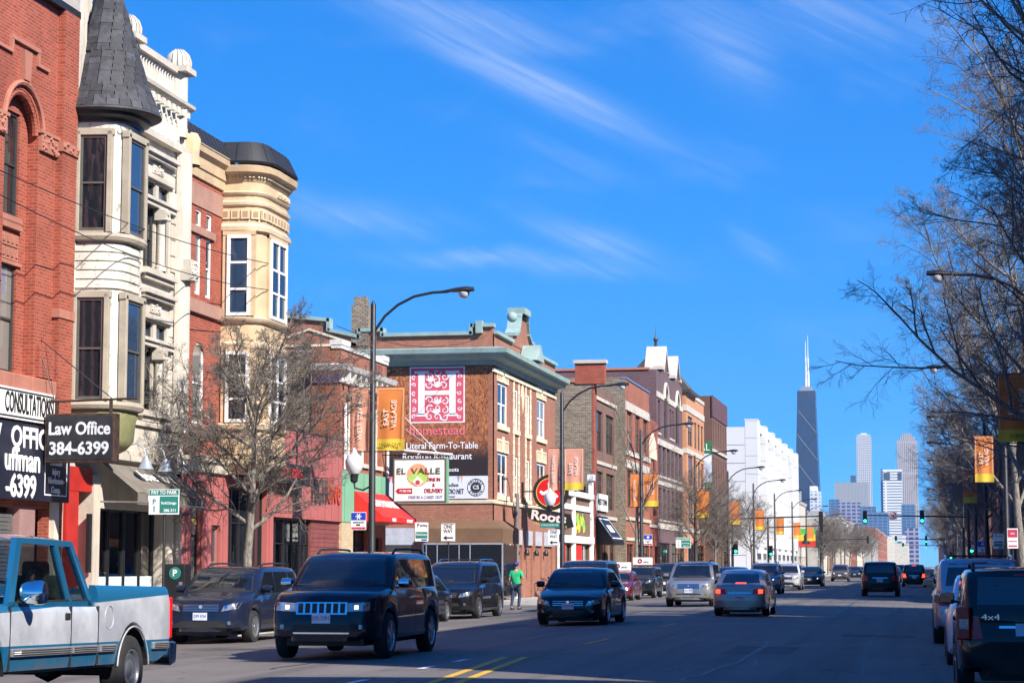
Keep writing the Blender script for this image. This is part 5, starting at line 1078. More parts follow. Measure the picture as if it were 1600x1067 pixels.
def decal(bv, t, name, mat, face, c, n=6, k=4, off=.006, skirt=.03, smooth=40):
    # patch with corners c laid on the bodywork along a direction: f/r use (x,z), l/q (y,z), t (x,y)
    d = Vector(DIRS[face]); g = []
    for j in range(k + 1):
        for i in range(n + 1):
            u, v = i / n, j / k
            p = [(c[0][q] * (1 - u) + c[1][q] * u) * (1 - v) + (c[3][q] * (1 - u) + c[2][q] * u) * v for q in (0, 1)]
            o = Vector({'f': (p[0], -9, p[1]), 'r': (p[0], 9, p[1]), 'l': (9, p[0], p[1]), 'q': (-9, p[0], p[1]), 't': (p[0], p[1], 9)}[face])
            h = bv.ray_cast(o, d); g.append(h[0])
    ok = [q for q in g if q is not None]
    if not ok: return None
    for i, q in enumerate(g):
        if q is None:
            row = [z for z in g[(i // (n + 1)) * (n + 1):(i // (n + 1) + 1) * (n + 1)] if z is not None] or ok
            j = i % (n + 1); u, v = j / n, (i // (n + 1)) / k
            p = [(c[0][w_] * (1 - u) + c[1][w_] * u) * (1 - v) + (c[3][w_] * (1 - u) + c[2][w_] * u) * v for w_ in (0, 1)]
            r_ = row[0]; g[i] = Vector({'f': (p[0], r_.y, p[1]), 'r': (p[0], r_.y, p[1]), 'l': (r_.x, p[0], p[1]), 'q': (r_.x, p[0], p[1]), 't': (p[0], p[1], r_.z)}[face])
    m = M(); N = n + 1; m.v = [tuple(q - d * off) for q in g]; flip = face in 'lrt' 
    for j in range(k):
        for i in range(n): m.f.append((j * N + i, j * N + i + 1, (j + 1) * N + i + 1, (j + 1) * N + i))
    ring = list(range(N)) + [j * N + n for j in range(1, k + 1)] + [k * N + i for i in range(n - 1, -1, -1)] + [j * N for j in range(k - 1, 0, -1)]
    b = len(m.v); m.v += [tuple(Vector(m.v[i]) + d * (off + skirt)) for i in ring]; L = len(ring)
    for i in range(L): m.f.append((ring[(i + 1) % L], ring[i], b + i, b + (i + 1) % L))
    return ob(name, m, mat, t, smooth)
SPEC = dict(
    suv=dict(L=4.80, W=1.94, H=1.76, wb=2.91, fo=.88, tr=.385, sill=.33, hf=1.06, hc=1.20, bl=1.13, nose=.70, gh=(.245, .385, .90, .985), tumble=.20, deck=1.15, win=3),
    boxy=dict(L=4.41, W=1.76, H=1.58, wb=2.63, fo=.85, tr=.355, sill=.32, hf=.98, hc=1.08, bl=1.06, nose=.72, gh=(.26, .37, .93, .99), tumble=.13, deck=1.08, win=3),
    cuv=dict(L=4.60, W=1.86, H=1.68, wb=2.68, fo=.90, tr=.355, sill=.29, hf=.92, hc=1.07, bl=1.04, nose=.62, gh=(.24, .41, .87, .985), tumble=.24, deck=1.06, win=3),
    wagon=dict(L=4.80, W=1.84, H=1.62, wb=2.74, fo=.96, tr=.345, sill=.28, hf=.92, hc=1.08, bl=1.02, nose=.60, gh=(.25, .41, .88, .985), tumble=.24, deck=1.02, win=3),
    van=dict(L=5.10, W=1.96, H=1.76, wb=3.1, fo=.95, tr=.345, sill=.25, hf=.90, hc=1.10, bl=1.06, nose=.62, gh=(.18, .40, .90, .985), tumble=.22, deck=1.08, win=3),
    sedan=dict(L=4.82, W=1.86, H=1.47, wb=2.78, fo=.97, tr=.34, sill=.22, hf=.74, hc=.97, bl=.93, nose=.52, gh=(.265, .42, .66, .865), tumble=.28, deck=1.03, win=2),
    small=dict(L=4.42, W=1.70, H=1.385, wb=2.46, fo=.90, tr=.30, sill=.22, hf=.70, hc=.93, bl=.89, nose=.50, gh=(.27, .43, .66, .86), tumble=.28, deck=.96, win=2))
def make_car(label, cat, X, Y, rz_, kind, col, rim='five', group=None, lit=None, brake=False, detail=2, plate=None, clad=None, z=None, name=None, rails=False, metal=None, extra=None, dirt=.045):
    p = dict(SPEC[kind]); L, W, H = p['L'], p['W'], p['H']; hw_ = W / 2 - .015; y0 = -L / 2
    t = thing(name or {'suv': 'suv', 'boxy': 'suv', 'cuv': 'suv', 'wagon': 'station_wagon', 'van': 'minivan'}.get(kind, 'car'), label, cat, (X, Y, rz(X) if z is None else z), rz_, group)
    cn = 'car_paint_%.2f_%.2f_%.2f' % col; metal = (.45 if max(col) > .08 else .0) if metal is None else metal; PA = paint(cn, col, metal, .3, dirt)
    hf, hc, bl, no, dk = p['hf'], p['hc'], p['bl'], p['nose'], p['deck']; g0, g1, g2, g3 = p['gh']; sd_ = kind in ('sedan', 'small')
    top = [(0, no - .05), (.004, no + .06), (.012, hf - .10), (.028, hf - .02), (.06, hf + .035), (.14, hf + (hc - hf) * .55), (g0 + .01, hc), (.5, bl + .02), (.8, bl + .03)]
    top += [(g3 + .01, dk), (.955, dk - .01), (.98, dk - .10), (.993, dk - .3), (1, no)] if sd_ else [(.95, dk), (.982, dk - .04), (.993, dk - .25), (1, no)]
    sho = [(0, no - .1), (.006, no), (.02, hf - .14), (.06, hf - .05), (.16, hf + (bl - hf) * .45), (g0 + .05, bl - .03), (.5, bl), (.85, bl + .01), (.96, bl - .02), (.99, no + .12), (1, no - .05)]
    wid = [(0, .62), (.004, .72), (.015, .83), (.035, .90), (.07, .95), (.13, .985), (.2, 1), (.8, 1), (.9, .985), (.955, .945), (.98, .89), (.994, .80), (1, .70)]
    yf = y0 + p['fo']; yr = yf + p['wb']; Ra = p['tr'] * 1.16; sl_ = p['sill']
    ys_ = sorted({round(y0 + L * f, 4) for f in [0, .004, .01, .018, .028, .04, .055, .075, .1, .13, .16, .2, .24, .28, .33, .4, .47, .54, .6, .66, .72, .78, .83, .87, .9, .93, .955, .97, .982, .99, .996, 1]} | {round(c + Ra * q, 4) for c in (yf, yr) for q in (-1.001, -.985, -.94, -.85, -.7, -.5, -.25, 0, .25, .5, .7, .85, .94, .985, 1.001)})
    secs = []
    for y in ys_:
        f = (y - y0) / L; w = hw_ * interp(wid, f); zt = interp(top, f); zs_ = min(interp(sho, f), zt - .01); zl = sl_ + (.06 if f < .05 or f > .95 else 0)
        for c in (yf, yr):
            if abs(y - c) < Ra: zl = max(zl, p['tr'] + math.sqrt(Ra * Ra - (y - c) ** 2))
        zl = min(zl, zs_ - .12); a = zl + (zs_ - zl) * .38; b = zl + (zs_ - zl) * .82
        secs.append((y, [(0, sl_ - .02), (max(.05, w - .30), sl_ - .02), (max(.06, w - .29), zl), (w - .045, zl), (w - .012, zl + .035), (w, a), (w - .012, b), (w - .05, zs_), (w - .085, zs_ + (zt - zs_) * .55), (w * .86, zt - .008), (w * .5, zt + .012), (0, zt + .022)]))
    mb = loft(secs); ob('body', mb, PA, t, 38)
    roof = H; cs = []
    gt = [(g0, hc - .02), (g0 + (g1 - g0) * .5, hc + (roof - hc) * .58), (g0 + (g1 - g0) * .85, roof - .075), (g1 + .015, roof - .03), ((g1 + g2) / 2, roof), (g2, roof - (.035 if not sd_ else .05))]
    gt += [(g2 + (g3 - g2) * .45, dk + (roof - dk) * (.62 if not sd_ else .52)), (g3, dk - .03)]
    ge = [g0 + (g3 - g0) * i / 26 for i in range(27)]
    for f in ge:
        y = y0 + L * f; w = hw_ * interp(wid, f); zr_ = interp(gt, f); zb_ = bl - .08
        def xw(z): return w - .055 - p['tumble'] * max(0, z - bl)
        e = max(zr_ - .07, zb_ + .02); cs.append((y, [(0, zb_ - .05), (xw(zb_), zb_ - .05), (xw(zb_), zb_), (xw((zb_ + e) / 2), (zb_ + e) / 2), (xw(e), e), (xw(e) - .035, zr_ - .018), (xw(e) - .10, zr_ + .0), (xw(e) * .5, zr_ + .018), (0, zr_ + .024)]))
    mc = loft(cs); ob('cabin', mc, PA, t, 50); bv = bvh_of(mb, mc); D = lambda nm, mt, fc, c, **k: decal(bv, t, nm, mt, fc, c, **k)
    Yf = lambda f: y0 + L * f
    wt, wbm = hw_ - p['tumble'] * (roof - bl) - .19, hw_ - .20
    D('windshield_seal', TRIM, 'f', [(-wbm - .03, hc + .01), (wbm + .03, hc + .01), (wt + .03, roof - .06), (-wt - .03, roof - .06)], n=10, k=6, off=.002)
    D('windshield', CARGL, 'f', [(-wbm, hc + .035), (wbm, hc + .035), (wt, roof - .085), (-wt, roof - .085)], n=10, k=6, off=.004)
    D('rear_window', CARGL, 'r', [(-wbm + .06, dk + .03 if sd_ else dk + .06), (wbm - .06, dk + .03 if sd_ else dk + .06), (wt - .02, roof - .10), (-wt + .02, roof - .10)], n=8, k=5, off=.004)
    zb_, zt_ = bl + .035, roof - .115; a0 = Yf(g0 + (g1 - g0) * .28); a1 = Yf(g1 + .012); r1 = Yf(g2 - .01); r0 = Yf(g2 + (g3 - g2) * (.62 if sd_ else .75)); nw = p['win']
    b0 = [a0 + (r0 - a0) * i / nw for i in range(nw + 1)] if nw == 2 else [a0, a0 + (r0 - a0) * .37, a0 + (r0 - a0) * .70, r0]
    def tp(y): return zt_
    for sd2 in ('l', 'q'):
        if detail > 0 or sd2 == 'l':
            for i in range(nw):
                ya, yb = b0[i] + (.03 if i else 0), b0[i + 1] - (.03 if i < nw - 1 else 0)
                ta = max(ya, a1) if i == 0 else ya; tb = min(yb, r1) if i == nw - 1 else yb
                D('side_window', CARGL, sd2, [(ya, zb_), (yb, zb_ + (.04 if i == nw - 1 else 0)), (tb, zt_), (ta, zt_)], n=5, k=4, off=.004)
            if detail > 1: D('belt_moulding', CHROME if kind == 'suv' else TRIM, sd2, [(a0, zb_ - .03), (r0, zb_ - .02), (r0, zb_ - .005), (a0, zb_ - .012)], n=10, k=1, off=.008)
    for x in (-1, 1):
        add_wheel(t, x * (hw_ - .115), yf, p['tr'], .225, rim); add_wheel(t, x * (hw_ - .115), yr, p['tr'], .225, rim)
    ob('undertray', M().box(-hw_ + .3, hw_ - .3, Yf(.05), Yf(.95), sl_ - .10, sl_ + .1), TRIM, t)
    # doors, handles, mirrors
    if detail > 1:
        for sd2 in ('l', 'q'):
            for y in (b0[0] + .02, b0[1], b0[2] if nw > 2 else b0[2] - .1):
                D('door_gap', TRIM, sd2, [(y - .005, sl_ + .1), (y + .005, sl_ + .1), (y + .005, zb_ - .03), (y - .005, zb_ - .03)], n=1, k=6, off=.0015, skirt=.004)
            for y in (b0[1] - .22, (b0[2] if nw > 2 else b0[2] - .1) - .22): D('door_handle', CHROME if kind == 'suv' else PA, sd2, [(y, bl - .14), (y + .19, bl - .13), (y + .19, bl - .10), (y, bl - .11)], n=3, k=1, off=.03)
            D('sill_cladding', TRIM if clad else PA, sd2, [(yf + Ra + .02, sl_ + .01), (yr - Ra - .02, sl_ + .01), (yr - Ra - .02, sl_ + (.2 if clad else .08)), (yf + Ra + .02, sl_ + (.2 if clad else .08))], n=6, k=1, off=.012)
    for s_ in (-1, 1):
        m = M(); ym = a0 + .12; xb = s_ * (hw_ - .07); m.lathe([(.02, -.11), (.085, -.10), (.10, -.02), (.085, .08), (.04, .10)], 12, (xb + s_ * .15, ym, zb_ + .085), 'x'); m.box(min(xb, xb + s_ * .12), max(xb, xb + s_ * .12), ym - .03, ym + .04, zb_ + .01, zb_ + .05)
        for i, v in enumerate(m.v): m.v[i] = (v[0], v[1], zb_ + .085 + (v[2] - zb_ - .085) * .85)
        mo = ob('side_mirror', m, CHROME if extra == 'jeep' else PA, t, 40); ob('mirror_glass', M().quad(*[(xb + s_ * (.06 + .18 * a), ym + .098, zb_ + .03 + .12 * b) for a, b in ((0, 0), (1, 0), (1, 1), (0, 1))]), CARG2 if False else CARGL, mo)
    fz = hf - (.2 if kind == 'suv' else .14); hl = hw_ * .9
    # lights front
    for s_ in (-1, 1):
        c = {'suv': [(s_ * hl * .50, fz - .07), (s_ * hl, fz - .05), (s_ * hl, fz + .09), (s_ * hl * .50, fz + .07)]}.get(kind, [(s_ * hl * .56, fz - .10), (s_ * hl * .97, fz - .03), (s_ * hl * 1.0, fz + .10), (s_ * hl * .62, fz + .02)])
        D('headlight', LENS, 'f', c, n=6, k=3, off=.008)
        if lit or detail > 1: D('headlight_bulb', HEADON if lit else CHROME, 'f', [(s_ * hl * .645, fz - .03), (s_ * hl * .72, fz - .03), (s_ * hl * .72, fz + .035), (s_ * hl * .645, fz + .035)], n=3, k=3, off=.014, skirt=.01)
        if detail > 0:
            D('tail_light', BRK if brake and not sd_ else REDL, 'r', [(s_ * hl * .70, bl - .33), (s_ * hl * .98, bl - .33), (s_ * hl * .99, bl - .03), (s_ * hl * .76, bl - .06)] if not sd_ else [(s_ * hl * .52, dk - .30), (s_ * hl * .98, dk - .28), (s_ * hl * .98, dk - .13), (s_ * hl * .56, dk - .14)], n=4, k=4, off=.008)
            if brake: D('brake_lamp', BRK, 'r', [(s_ * hl * .76, dk - .28), (s_ * hl * .94, dk - .27), (s_ * hl * .94, dk - .15), (s_ * hl * .76, dk - .15)] if sd_ else [(s_ * hl * .8, bl - .3), (s_ * hl * .95, bl - .3), (s_ * hl * .95, bl - .18), (s_ * hl * .8, bl - .18)], n=3, k=2, off=.012, skirt=.02)
        if detail > 1: D('fog_light', plain('fog_lens', (.2, .21, .23), .1, .5, coat=1), 'f', [(s_ * hl * .74, no - .19), (s_ * hl * .82, no - .19), (s_ * hl * .82, no - .12), (s_ * hl * .74, no - .12)], n=3, k=3, off=.008)
    gw = hl * .48
    gmat = TRIM
    D('grille', gmat, 'f', [(-gw, fz - .10), (gw, fz - .10), (gw * 1.02, fz + .06), (-gw * 1.02, fz + .06)], n=8, k=3, off=.005)
    D('lower_grille', TRIM, 'f', [(-hl * .62, no - .28), (hl * .62, no - .28), (hl * .55, no - .12), (-hl * .55, no - .12)], n=6, k=2, off=.004)
    D('front_valance', TRIM if clad or detail < 2 else PA, 'f', [(-hl * .86, sl_ + .07), (hl * .86, sl_ + .07), (hl * .86, sl_ + .16), (-hl * .86, sl_ + .16)], n=8, k=1, off=.006)
    if extra == 'jeep':
        D('grille_frame', CHROME, 'f', [(-hl * .50, fz - .115), (hl * .50, fz - .115), (hl * .50, fz + .085), (-hl * .50, fz + .085)], n=10, k=2, off=.010)
        for i in range(7):
            x = (-3 + i) * hl * .138; D('grille_slot', TRIM, 'f', [(x - hl * .047, fz - .09), (x + hl * .047, fz - .09), (x + hl * .047, fz + .065), (x - hl * .047, fz + .065)], n=2, k=2, off=.016, skirt=.02)
        text('Jeep', .11, CHROME, t, (0, Yf(.03), hf - .045), (R(75), 0, 0), bold=.003); D('bumper_strip', CHROME, 'f', [(-hl * .55, no - .27), (hl * .55, no - .27), (hl * .55, no - .245), (-hl * .55, no - .245)], n=6, k=1, off=.014)
    elif detail > 1:
        for q in range(3 if extra != 'lincoln' else 4): D('grille_bar', CHROME, 'f', [(-gw, fz - .085 + q * .05), (gw, fz - .085 + q * .05), (gw, fz - .07 + q * .05), (-gw, fz - .07 + q * .05)], n=8, k=1, off=.012)
        if extra == 'lincoln':
            for q in range(11): x = gw * (-1 + q / 5); D('grille_bar', CHROME, 'f', [(x - .012, fz - .1), (x + .012, fz - .1), (x + .012, fz + .08), (x - .012, fz + .08)], n=1, k=3, off=.014)
        m = M(); m.lathe([(0, -.008), (.038, -.008), (.042, .01)], 16, (0, 0, 0), 'y'); h_ = bv.ray_cast(Vector((0, -9, fz)), Vector((0, 1, 0)))[0]; ob('badge', m, CHROME, t, loc=(0, h_.y - .02, fz))
    for fc in 'fr':
        s_ = -1 if fc == 'f' else 1; zz = no - .02 if fc == 'f' else (no + .12 if not sd_ else no + .06); h_ = bv.ray_cast(Vector((0, s_ * 9, zz)), Vector((0, -s_, 0)))[0]
        o = ob('licence_plate', M().box(-.155, .155, -.006, .006, -.078, .078), PLATE, t, loc=(0, h_.y + s_ * .012, zz))
        if plate: text(plate, .10, PINK_INK, o, (0, -.0075 if fc == 'f' else .0075, 0), (PI / 2, 0, 0 if fc == 'f' else PI), wid=.27, ext=.001)
    if detail > 0:
        D('rear_bumper', PA if not clad else TRIM, 'r', [(-hl * .9, no - .22), (hl * .9, no - .22), (hl * .9, no - .02), (-hl * .9, no - .02)], n=8, k=2, off=.02); D('third_brake_light', BRK if brake else REDL, 'r', [(-.16, roof - .09 if not sd_ else dk + .02), (.16, roof - .09 if not sd_ else dk + .02), (.16, roof - .065 if not sd_ else dk + .05), (-.16, roof - .065 if not sd_ else dk + .05)], n=3, k=1, off=.012)
        D('liftgate_trim', CHROME, 'r', [(-hl * .45, bl - .2), (hl * .45, bl - .2), (hl * .45, bl - .17), (-hl * .45, bl - .17)], n=5, k=1, off=.01)
    if extra == 'lamps':
        for s_ in (-1, 1):
            lm = ob('tail_lamp_cluster', M().box(min(s_ * (hw_ - .17), s_ * (hw_ - .005)), max(s_ * (hw_ - .17), s_ * (hw_ - .005)), L / 2 - .2, L / 2 + .012, .72, 1.12), REDL, t, bev=.02); ob('reverse_lens', M().box(min(s_ * (hw_ - .15), s_ * (hw_ - .04)), max(s_ * (hw_ - .15), s_ * (hw_ - .04)), L / 2 + .013, L / 2 + .02, .85, .97), LENS, lm)
    if rails:
        for s_ in (-1, 1):
            x = s_ * (hw_ - p['tumble'] * (roof - bl) - .16); m = M(); m.tube([(x, Yf(g1 + .04), roof - .02), (x, Yf(g1 + .08), roof + .055), (x, Yf((g1 + g2) / 2), roof + .07), (x, Yf(g2 - .06), roof + .055), (x, Yf(g2 - .02), roof - .02)], .022, 6); ob('roof_rail', m, TRIM if rails == 1 else CHROME, t)
        if rails == 2:
            for f in (.5, .72): ob('roof_crossbar', M().tube([(-hw_ + .35, Yf(f), roof + .06), (hw_ - .35, Yf(f), roof + .06)], .02, 6), TRIM, t)
    if detail > 1:
        for s_ in (-1, 1): ob('wiper', M().tube([(s_ * .1, Yf(g0 + .005), hc + .03), (s_ * .1 - .5, Yf(g0 + .03), hc + .12)], .009, 4), TRIM, t)
    return t
NAVY = (.006, .009, .022); BLK = (.004, .004, .005)
# on the left, coming towards us or parked
make_car('dark navy SUV with chrome seven-slot grille and lit headlights, foremost in its lane', 'suv', -9.72, 35.4, 0, 'suv', (.004, .006, .016), 'five', lit=True, plate='E93 5591', rails=1, extra='jeep', name='suv')
make_car('dark blue station wagon parked behind the pickup tail, pale windscreen reflection', 'station wagon', -14.98, 44.3, 0, 'wagon', (.008, .013, .032), 'six', plate='D99 4744', clad=1, rails=1)
make_car('grey-black sedan parked behind the dark blue wagon, mostly hidden', 'car', -14.7, 53.2, 0, 'sedan', (.02, .02, .02), 'ten', detail=1)
make_car('black sedan parked ahead of the minivan, half hidden by the navy SUV', 'car', -14.6, 58.6, 0, 'small', (.005, .005, .007), 'ten', detail=1)
make_car('black minivan parked below the corner awning, silver roof rails', 'minivan', -14.45, 64.6, 0, 'van', (.006, .007, .011), 'five', rails=2, plate='K41 208')
make_car('black sedan with wide chrome grille driving towards us behind the navy SUV', 'car', -9.05, 55.4, 0, 'sedan', (.004, .005, .008), 'six', plate='Z74 6178')
make_car('tall dark van close behind the black sedan with the chrome grille', 'minivan', -11.9, 74.0, 0, 'van', (.006, .007, .010), 'ten', detail=1, metal=.2)
make_car('maroon red car parked at the left kerb, delivery board on its roof', 'car', -14.3, 98.5, 0, 'small', (.16, .012, .02), 'five', lit=True, detail=1)
make_car('dark blue-grey car with roof board parked behind the maroon one', 'car', -14.3, 106.5, 0, 'boxy', (.012, .016, .022), 'five', detail=1)
make_car('black SUV with one bright headlight parked behind the roof-board cars', 'suv', -14.2, 116.5, 0, 'suv', (.006, .006, .008), 'five', lit=True, detail=1)
make_car('silver SUV with checkered chrome grille following the black sedan', 'suv', -8.75, 80.3, 0, 'cuv', (.34, .32, .30), 'five', plate='H22 1945', extra='lincoln', metal=.6, rails=1)
make_car('blue-grey sedan just behind the silver chrome-grille SUV', 'car', -9.0, 98.5, 0, 'sedan', (.02, .03, .05), 'five', detail=1)
make_car('grey-blue SUV with roof rails, third in the oncoming queue', 'suv', -8.75, 116.5, 0, 'cuv', (.16, .19, .24), 'five', lit=True, detail=1, metal=.5, rails=1)
make_car('white SUV with black grille band in the oncoming queue', 'suv', -8.7, 134.5, 0, 'cuv', (.55, .56, .57), 'five', lit=True, detail=1, metal=.2)
make_car('black sedan with lit headlights after the white SUV', 'car', -8.6, 160.5, 0, 'sedan', (.006, .007, .010), 'five', lit=True, detail=1)
make_car('bronze SUV with lit headlights far along the oncoming lane', 'suv', -8.6, 215, 0, 'cuv', (.16, .13, .12), 'five', lit=True, detail=1)
FC = 'small far cars down the avenue'
for i, (x, y, k, c, l) in enumerate([(-8.7, 262, 'sedan', (.02, .03, .05), 'small dark car beyond the bronze SUV'), (-8.8, 300, 'sedan', (.5, .5, .5), 'small pale car two behind the bronze SUV'), (-14.4, 165, 'small', (.5, .5, .48), 'white car parked far along the left kerb, near the white building'), (-14.4, 206, 'small', (.55, .34, .02), 'yellow taxi parked far along the left kerb'),
                                     (-14.4, 188, 'sedan', (.02, .02, .02), 'black car parked far along the left kerb before the taxi'), (-14.4, 240, 'cuv', (.2, .2, .22), 'grey car parked beyond the taxi'), (-14.4, 280, 'sedan', (.1, .02, .02), 'dark red car parked far beyond the taxi'), (-8.8, 350, 'cuv', (.03, .03, .04), 'tiny dark SUV at the far end of the oncoming lane'), (-3.3, 205, 'sedan', (.3, .3, .31), 'small silver car ahead of the black SUVs going away'), (-3.2, 250, 'cuv', (.03, .04, .06), 'small dark SUV far ahead going away'), (-3.0, 320, 'sedan', (.4, .4, .4), 'tiny pale car far ahead going away')]):
    make_car(l, 'car', x, y, PI if x > -5 else 0, k, c, 'five', FC, lit=x < -8 and x > -9, detail=0)
# going away from us
make_car('bronze-brown sedan with glowing brake lights, driving away mid-street', 'car', -5.55, 65.3, PI, 'small', (.42, .31, .25), 'ten', brake=True, plate='G18 0342', metal=.55)
make_car('black SUV with chrome tailgate strip driving away to the right of centre', 'suv', -2.35, 110.5, PI, 'suv', (.006, .006, .008), 'five', plate='V30 776', detail=2)
make_car('dark SUV braking with tall red tail lights near the right-hand parked row', 'suv', -.95, 162, PI, 'cuv', (.012, .010, .012), 'five', brake=True, detail=1)
# parked on the right
PR = 'cars parked along the right kerb'
make_car('black boxy SUV with 4x4 badge, large at the lower right edge', 'suv', 1.2, 28.4, PI, 'boxy', (.012, .013, .015), 'five', PR, rails=1, extra='lamps')
make_car('white sedan parked directly ahead of the black boxy SUV', 'car', 1.2, 36.4, PI, 'sedan', (.56, .58, .62), 'five', PR, metal=.1)
make_car('silver SUV with raised roof rails parked ahead of the white sedan', 'suv', 1.06, 46.0, PI, 'suv', (.36, .37, .40), 'five', PR, rails=2, metal=.6)
for i, (y, k, c, l) in enumerate([(56, 'sedan', (.02, .03, .05), 'dark blue sedan with its mirror out, ahead of the silver SUV'), (62.3, 'cuv', (.03, .03, .035), 'dark grey SUV in the right-hand parked row before the side street'), (94, 'sedan', (.3, .3, .32), 'silver sedan first in the parked row beyond the side street'), (100.5, 'cuv', (.05, .06, .09), 'slate blue SUV second in the parked row beyond the side street'),
                                  (107, 'wagon', (.4, .4, .4), 'pale wagon third in the parked row beyond the side street'), (113.5, 'sedan', (.015, .015, .02), 'black sedan fourth in the parked row beyond the side street'), (120, 'cuv', (.24, .25, .27), 'grey SUV fifth in the parked row beyond the side street'), (127, 'sedan', (.45, .45, .47), 'white sedan sixth in the parked row beyond the side street'), (134, 'cuv', (.02, .02, .025), 'black SUV seventh in the parked row beyond the side street'), (141, 'sedan', (.3, .3, .3), 'silver sedan eighth in the parked row beyond the side street')]):
    make_car(l, 'car', 1.25, y, PI, k, c, 'five', PR, detail=1 if i < 3 else 0)
t = thing('badge_lettering', 'small chrome 4x4 lettering on the black boxy SUV tailgate', 'badge', (1.2 - .45, 26.16, .88)); text('4x4', .10, CHROME, t, (0, 0, 0), wid=.22)
for x, y, z_, lb in ((-14.3, 98.7, 1.37, 'white delivery board on the roof of the maroon car'), (-14.3, 106.6, 1.63, 'white delivery board on the roof of the blue-grey car')):
    t = thing('roof_board', lb, 'sign', (x, y, z_ + rz(x))); m = M(); m.box(-.5, .5, -.12, .12, .03, .42); ob('board', m, SIGNW, t, bev=.03); ob('logo', M().lathe([(.05, -.13), (.12, -.13)], 14, (-.12, 0, .24), 'y'), INK, t); text('pizza', .13, SIGNK, t, (.2, -.125, .2)); ob('foot', M().box(-.4, .4, -.1, .1, -.02, .03), TRIM, t)

# ------------------------------------------------------------------ old two-tone pickup
def two_tone():
    m, k, b = base_mat('two_tone_paint')
    tc = k.new('ShaderNodeTexCoord'); p = k.sep(tc.outputs['Object']); z = p[2]; n = k.noise(tc.outputs['Object'], 1.6, 6, .68)
    zz = k.m('SUBTRACT', z, k.m('MULTIPLY', p[1], .042)); mid = k.m('MULTIPLY', k.ramp(z, (.688, .692)), k.ramp(zz, (1.202, 1.198)))
    c = k.mix(mid, (.010, .125, .25, 1), k.mix(k.ramp(n, (.35, .7)), (.40, .42, .47, 1), (.60, .62, .67, 1)))
    mud = k.m('MULTIPLY', k.ramp(z, (.62, .36)), k.ramp(k.noise(tc.outputs['Object'], 3.5, 5, .7), (.35, .65)))
    c = k.mix(k.m('MULTIPLY', mud, .85), c, (.17, .13, .09, 1)); sc_ = k.ramp(k.noise(k.comb(k.m('MULTIPLY', p[1], 2.0), k.m('MULTIPLY', z, 9), 0), 1.5, 5, .75), (.66, .7))
    c = k.mix(k.m('MULTIPLY', sc_, .35), c, (.16, .15, .14, 1))
    k.l.new(c, b.inputs['Base Color']); b.inputs['Roughness'].default_value = .42; b.inputs['Metallic'].default_value = .25; b.inputs['Coat Weight'].default_value = .5; b.inputs['Coat Roughness'].default_value = .15
    return m
TT = two_tone(); BLUEP = paint('pickup_blue', (.010, .125, .25), .3, .35, .08)
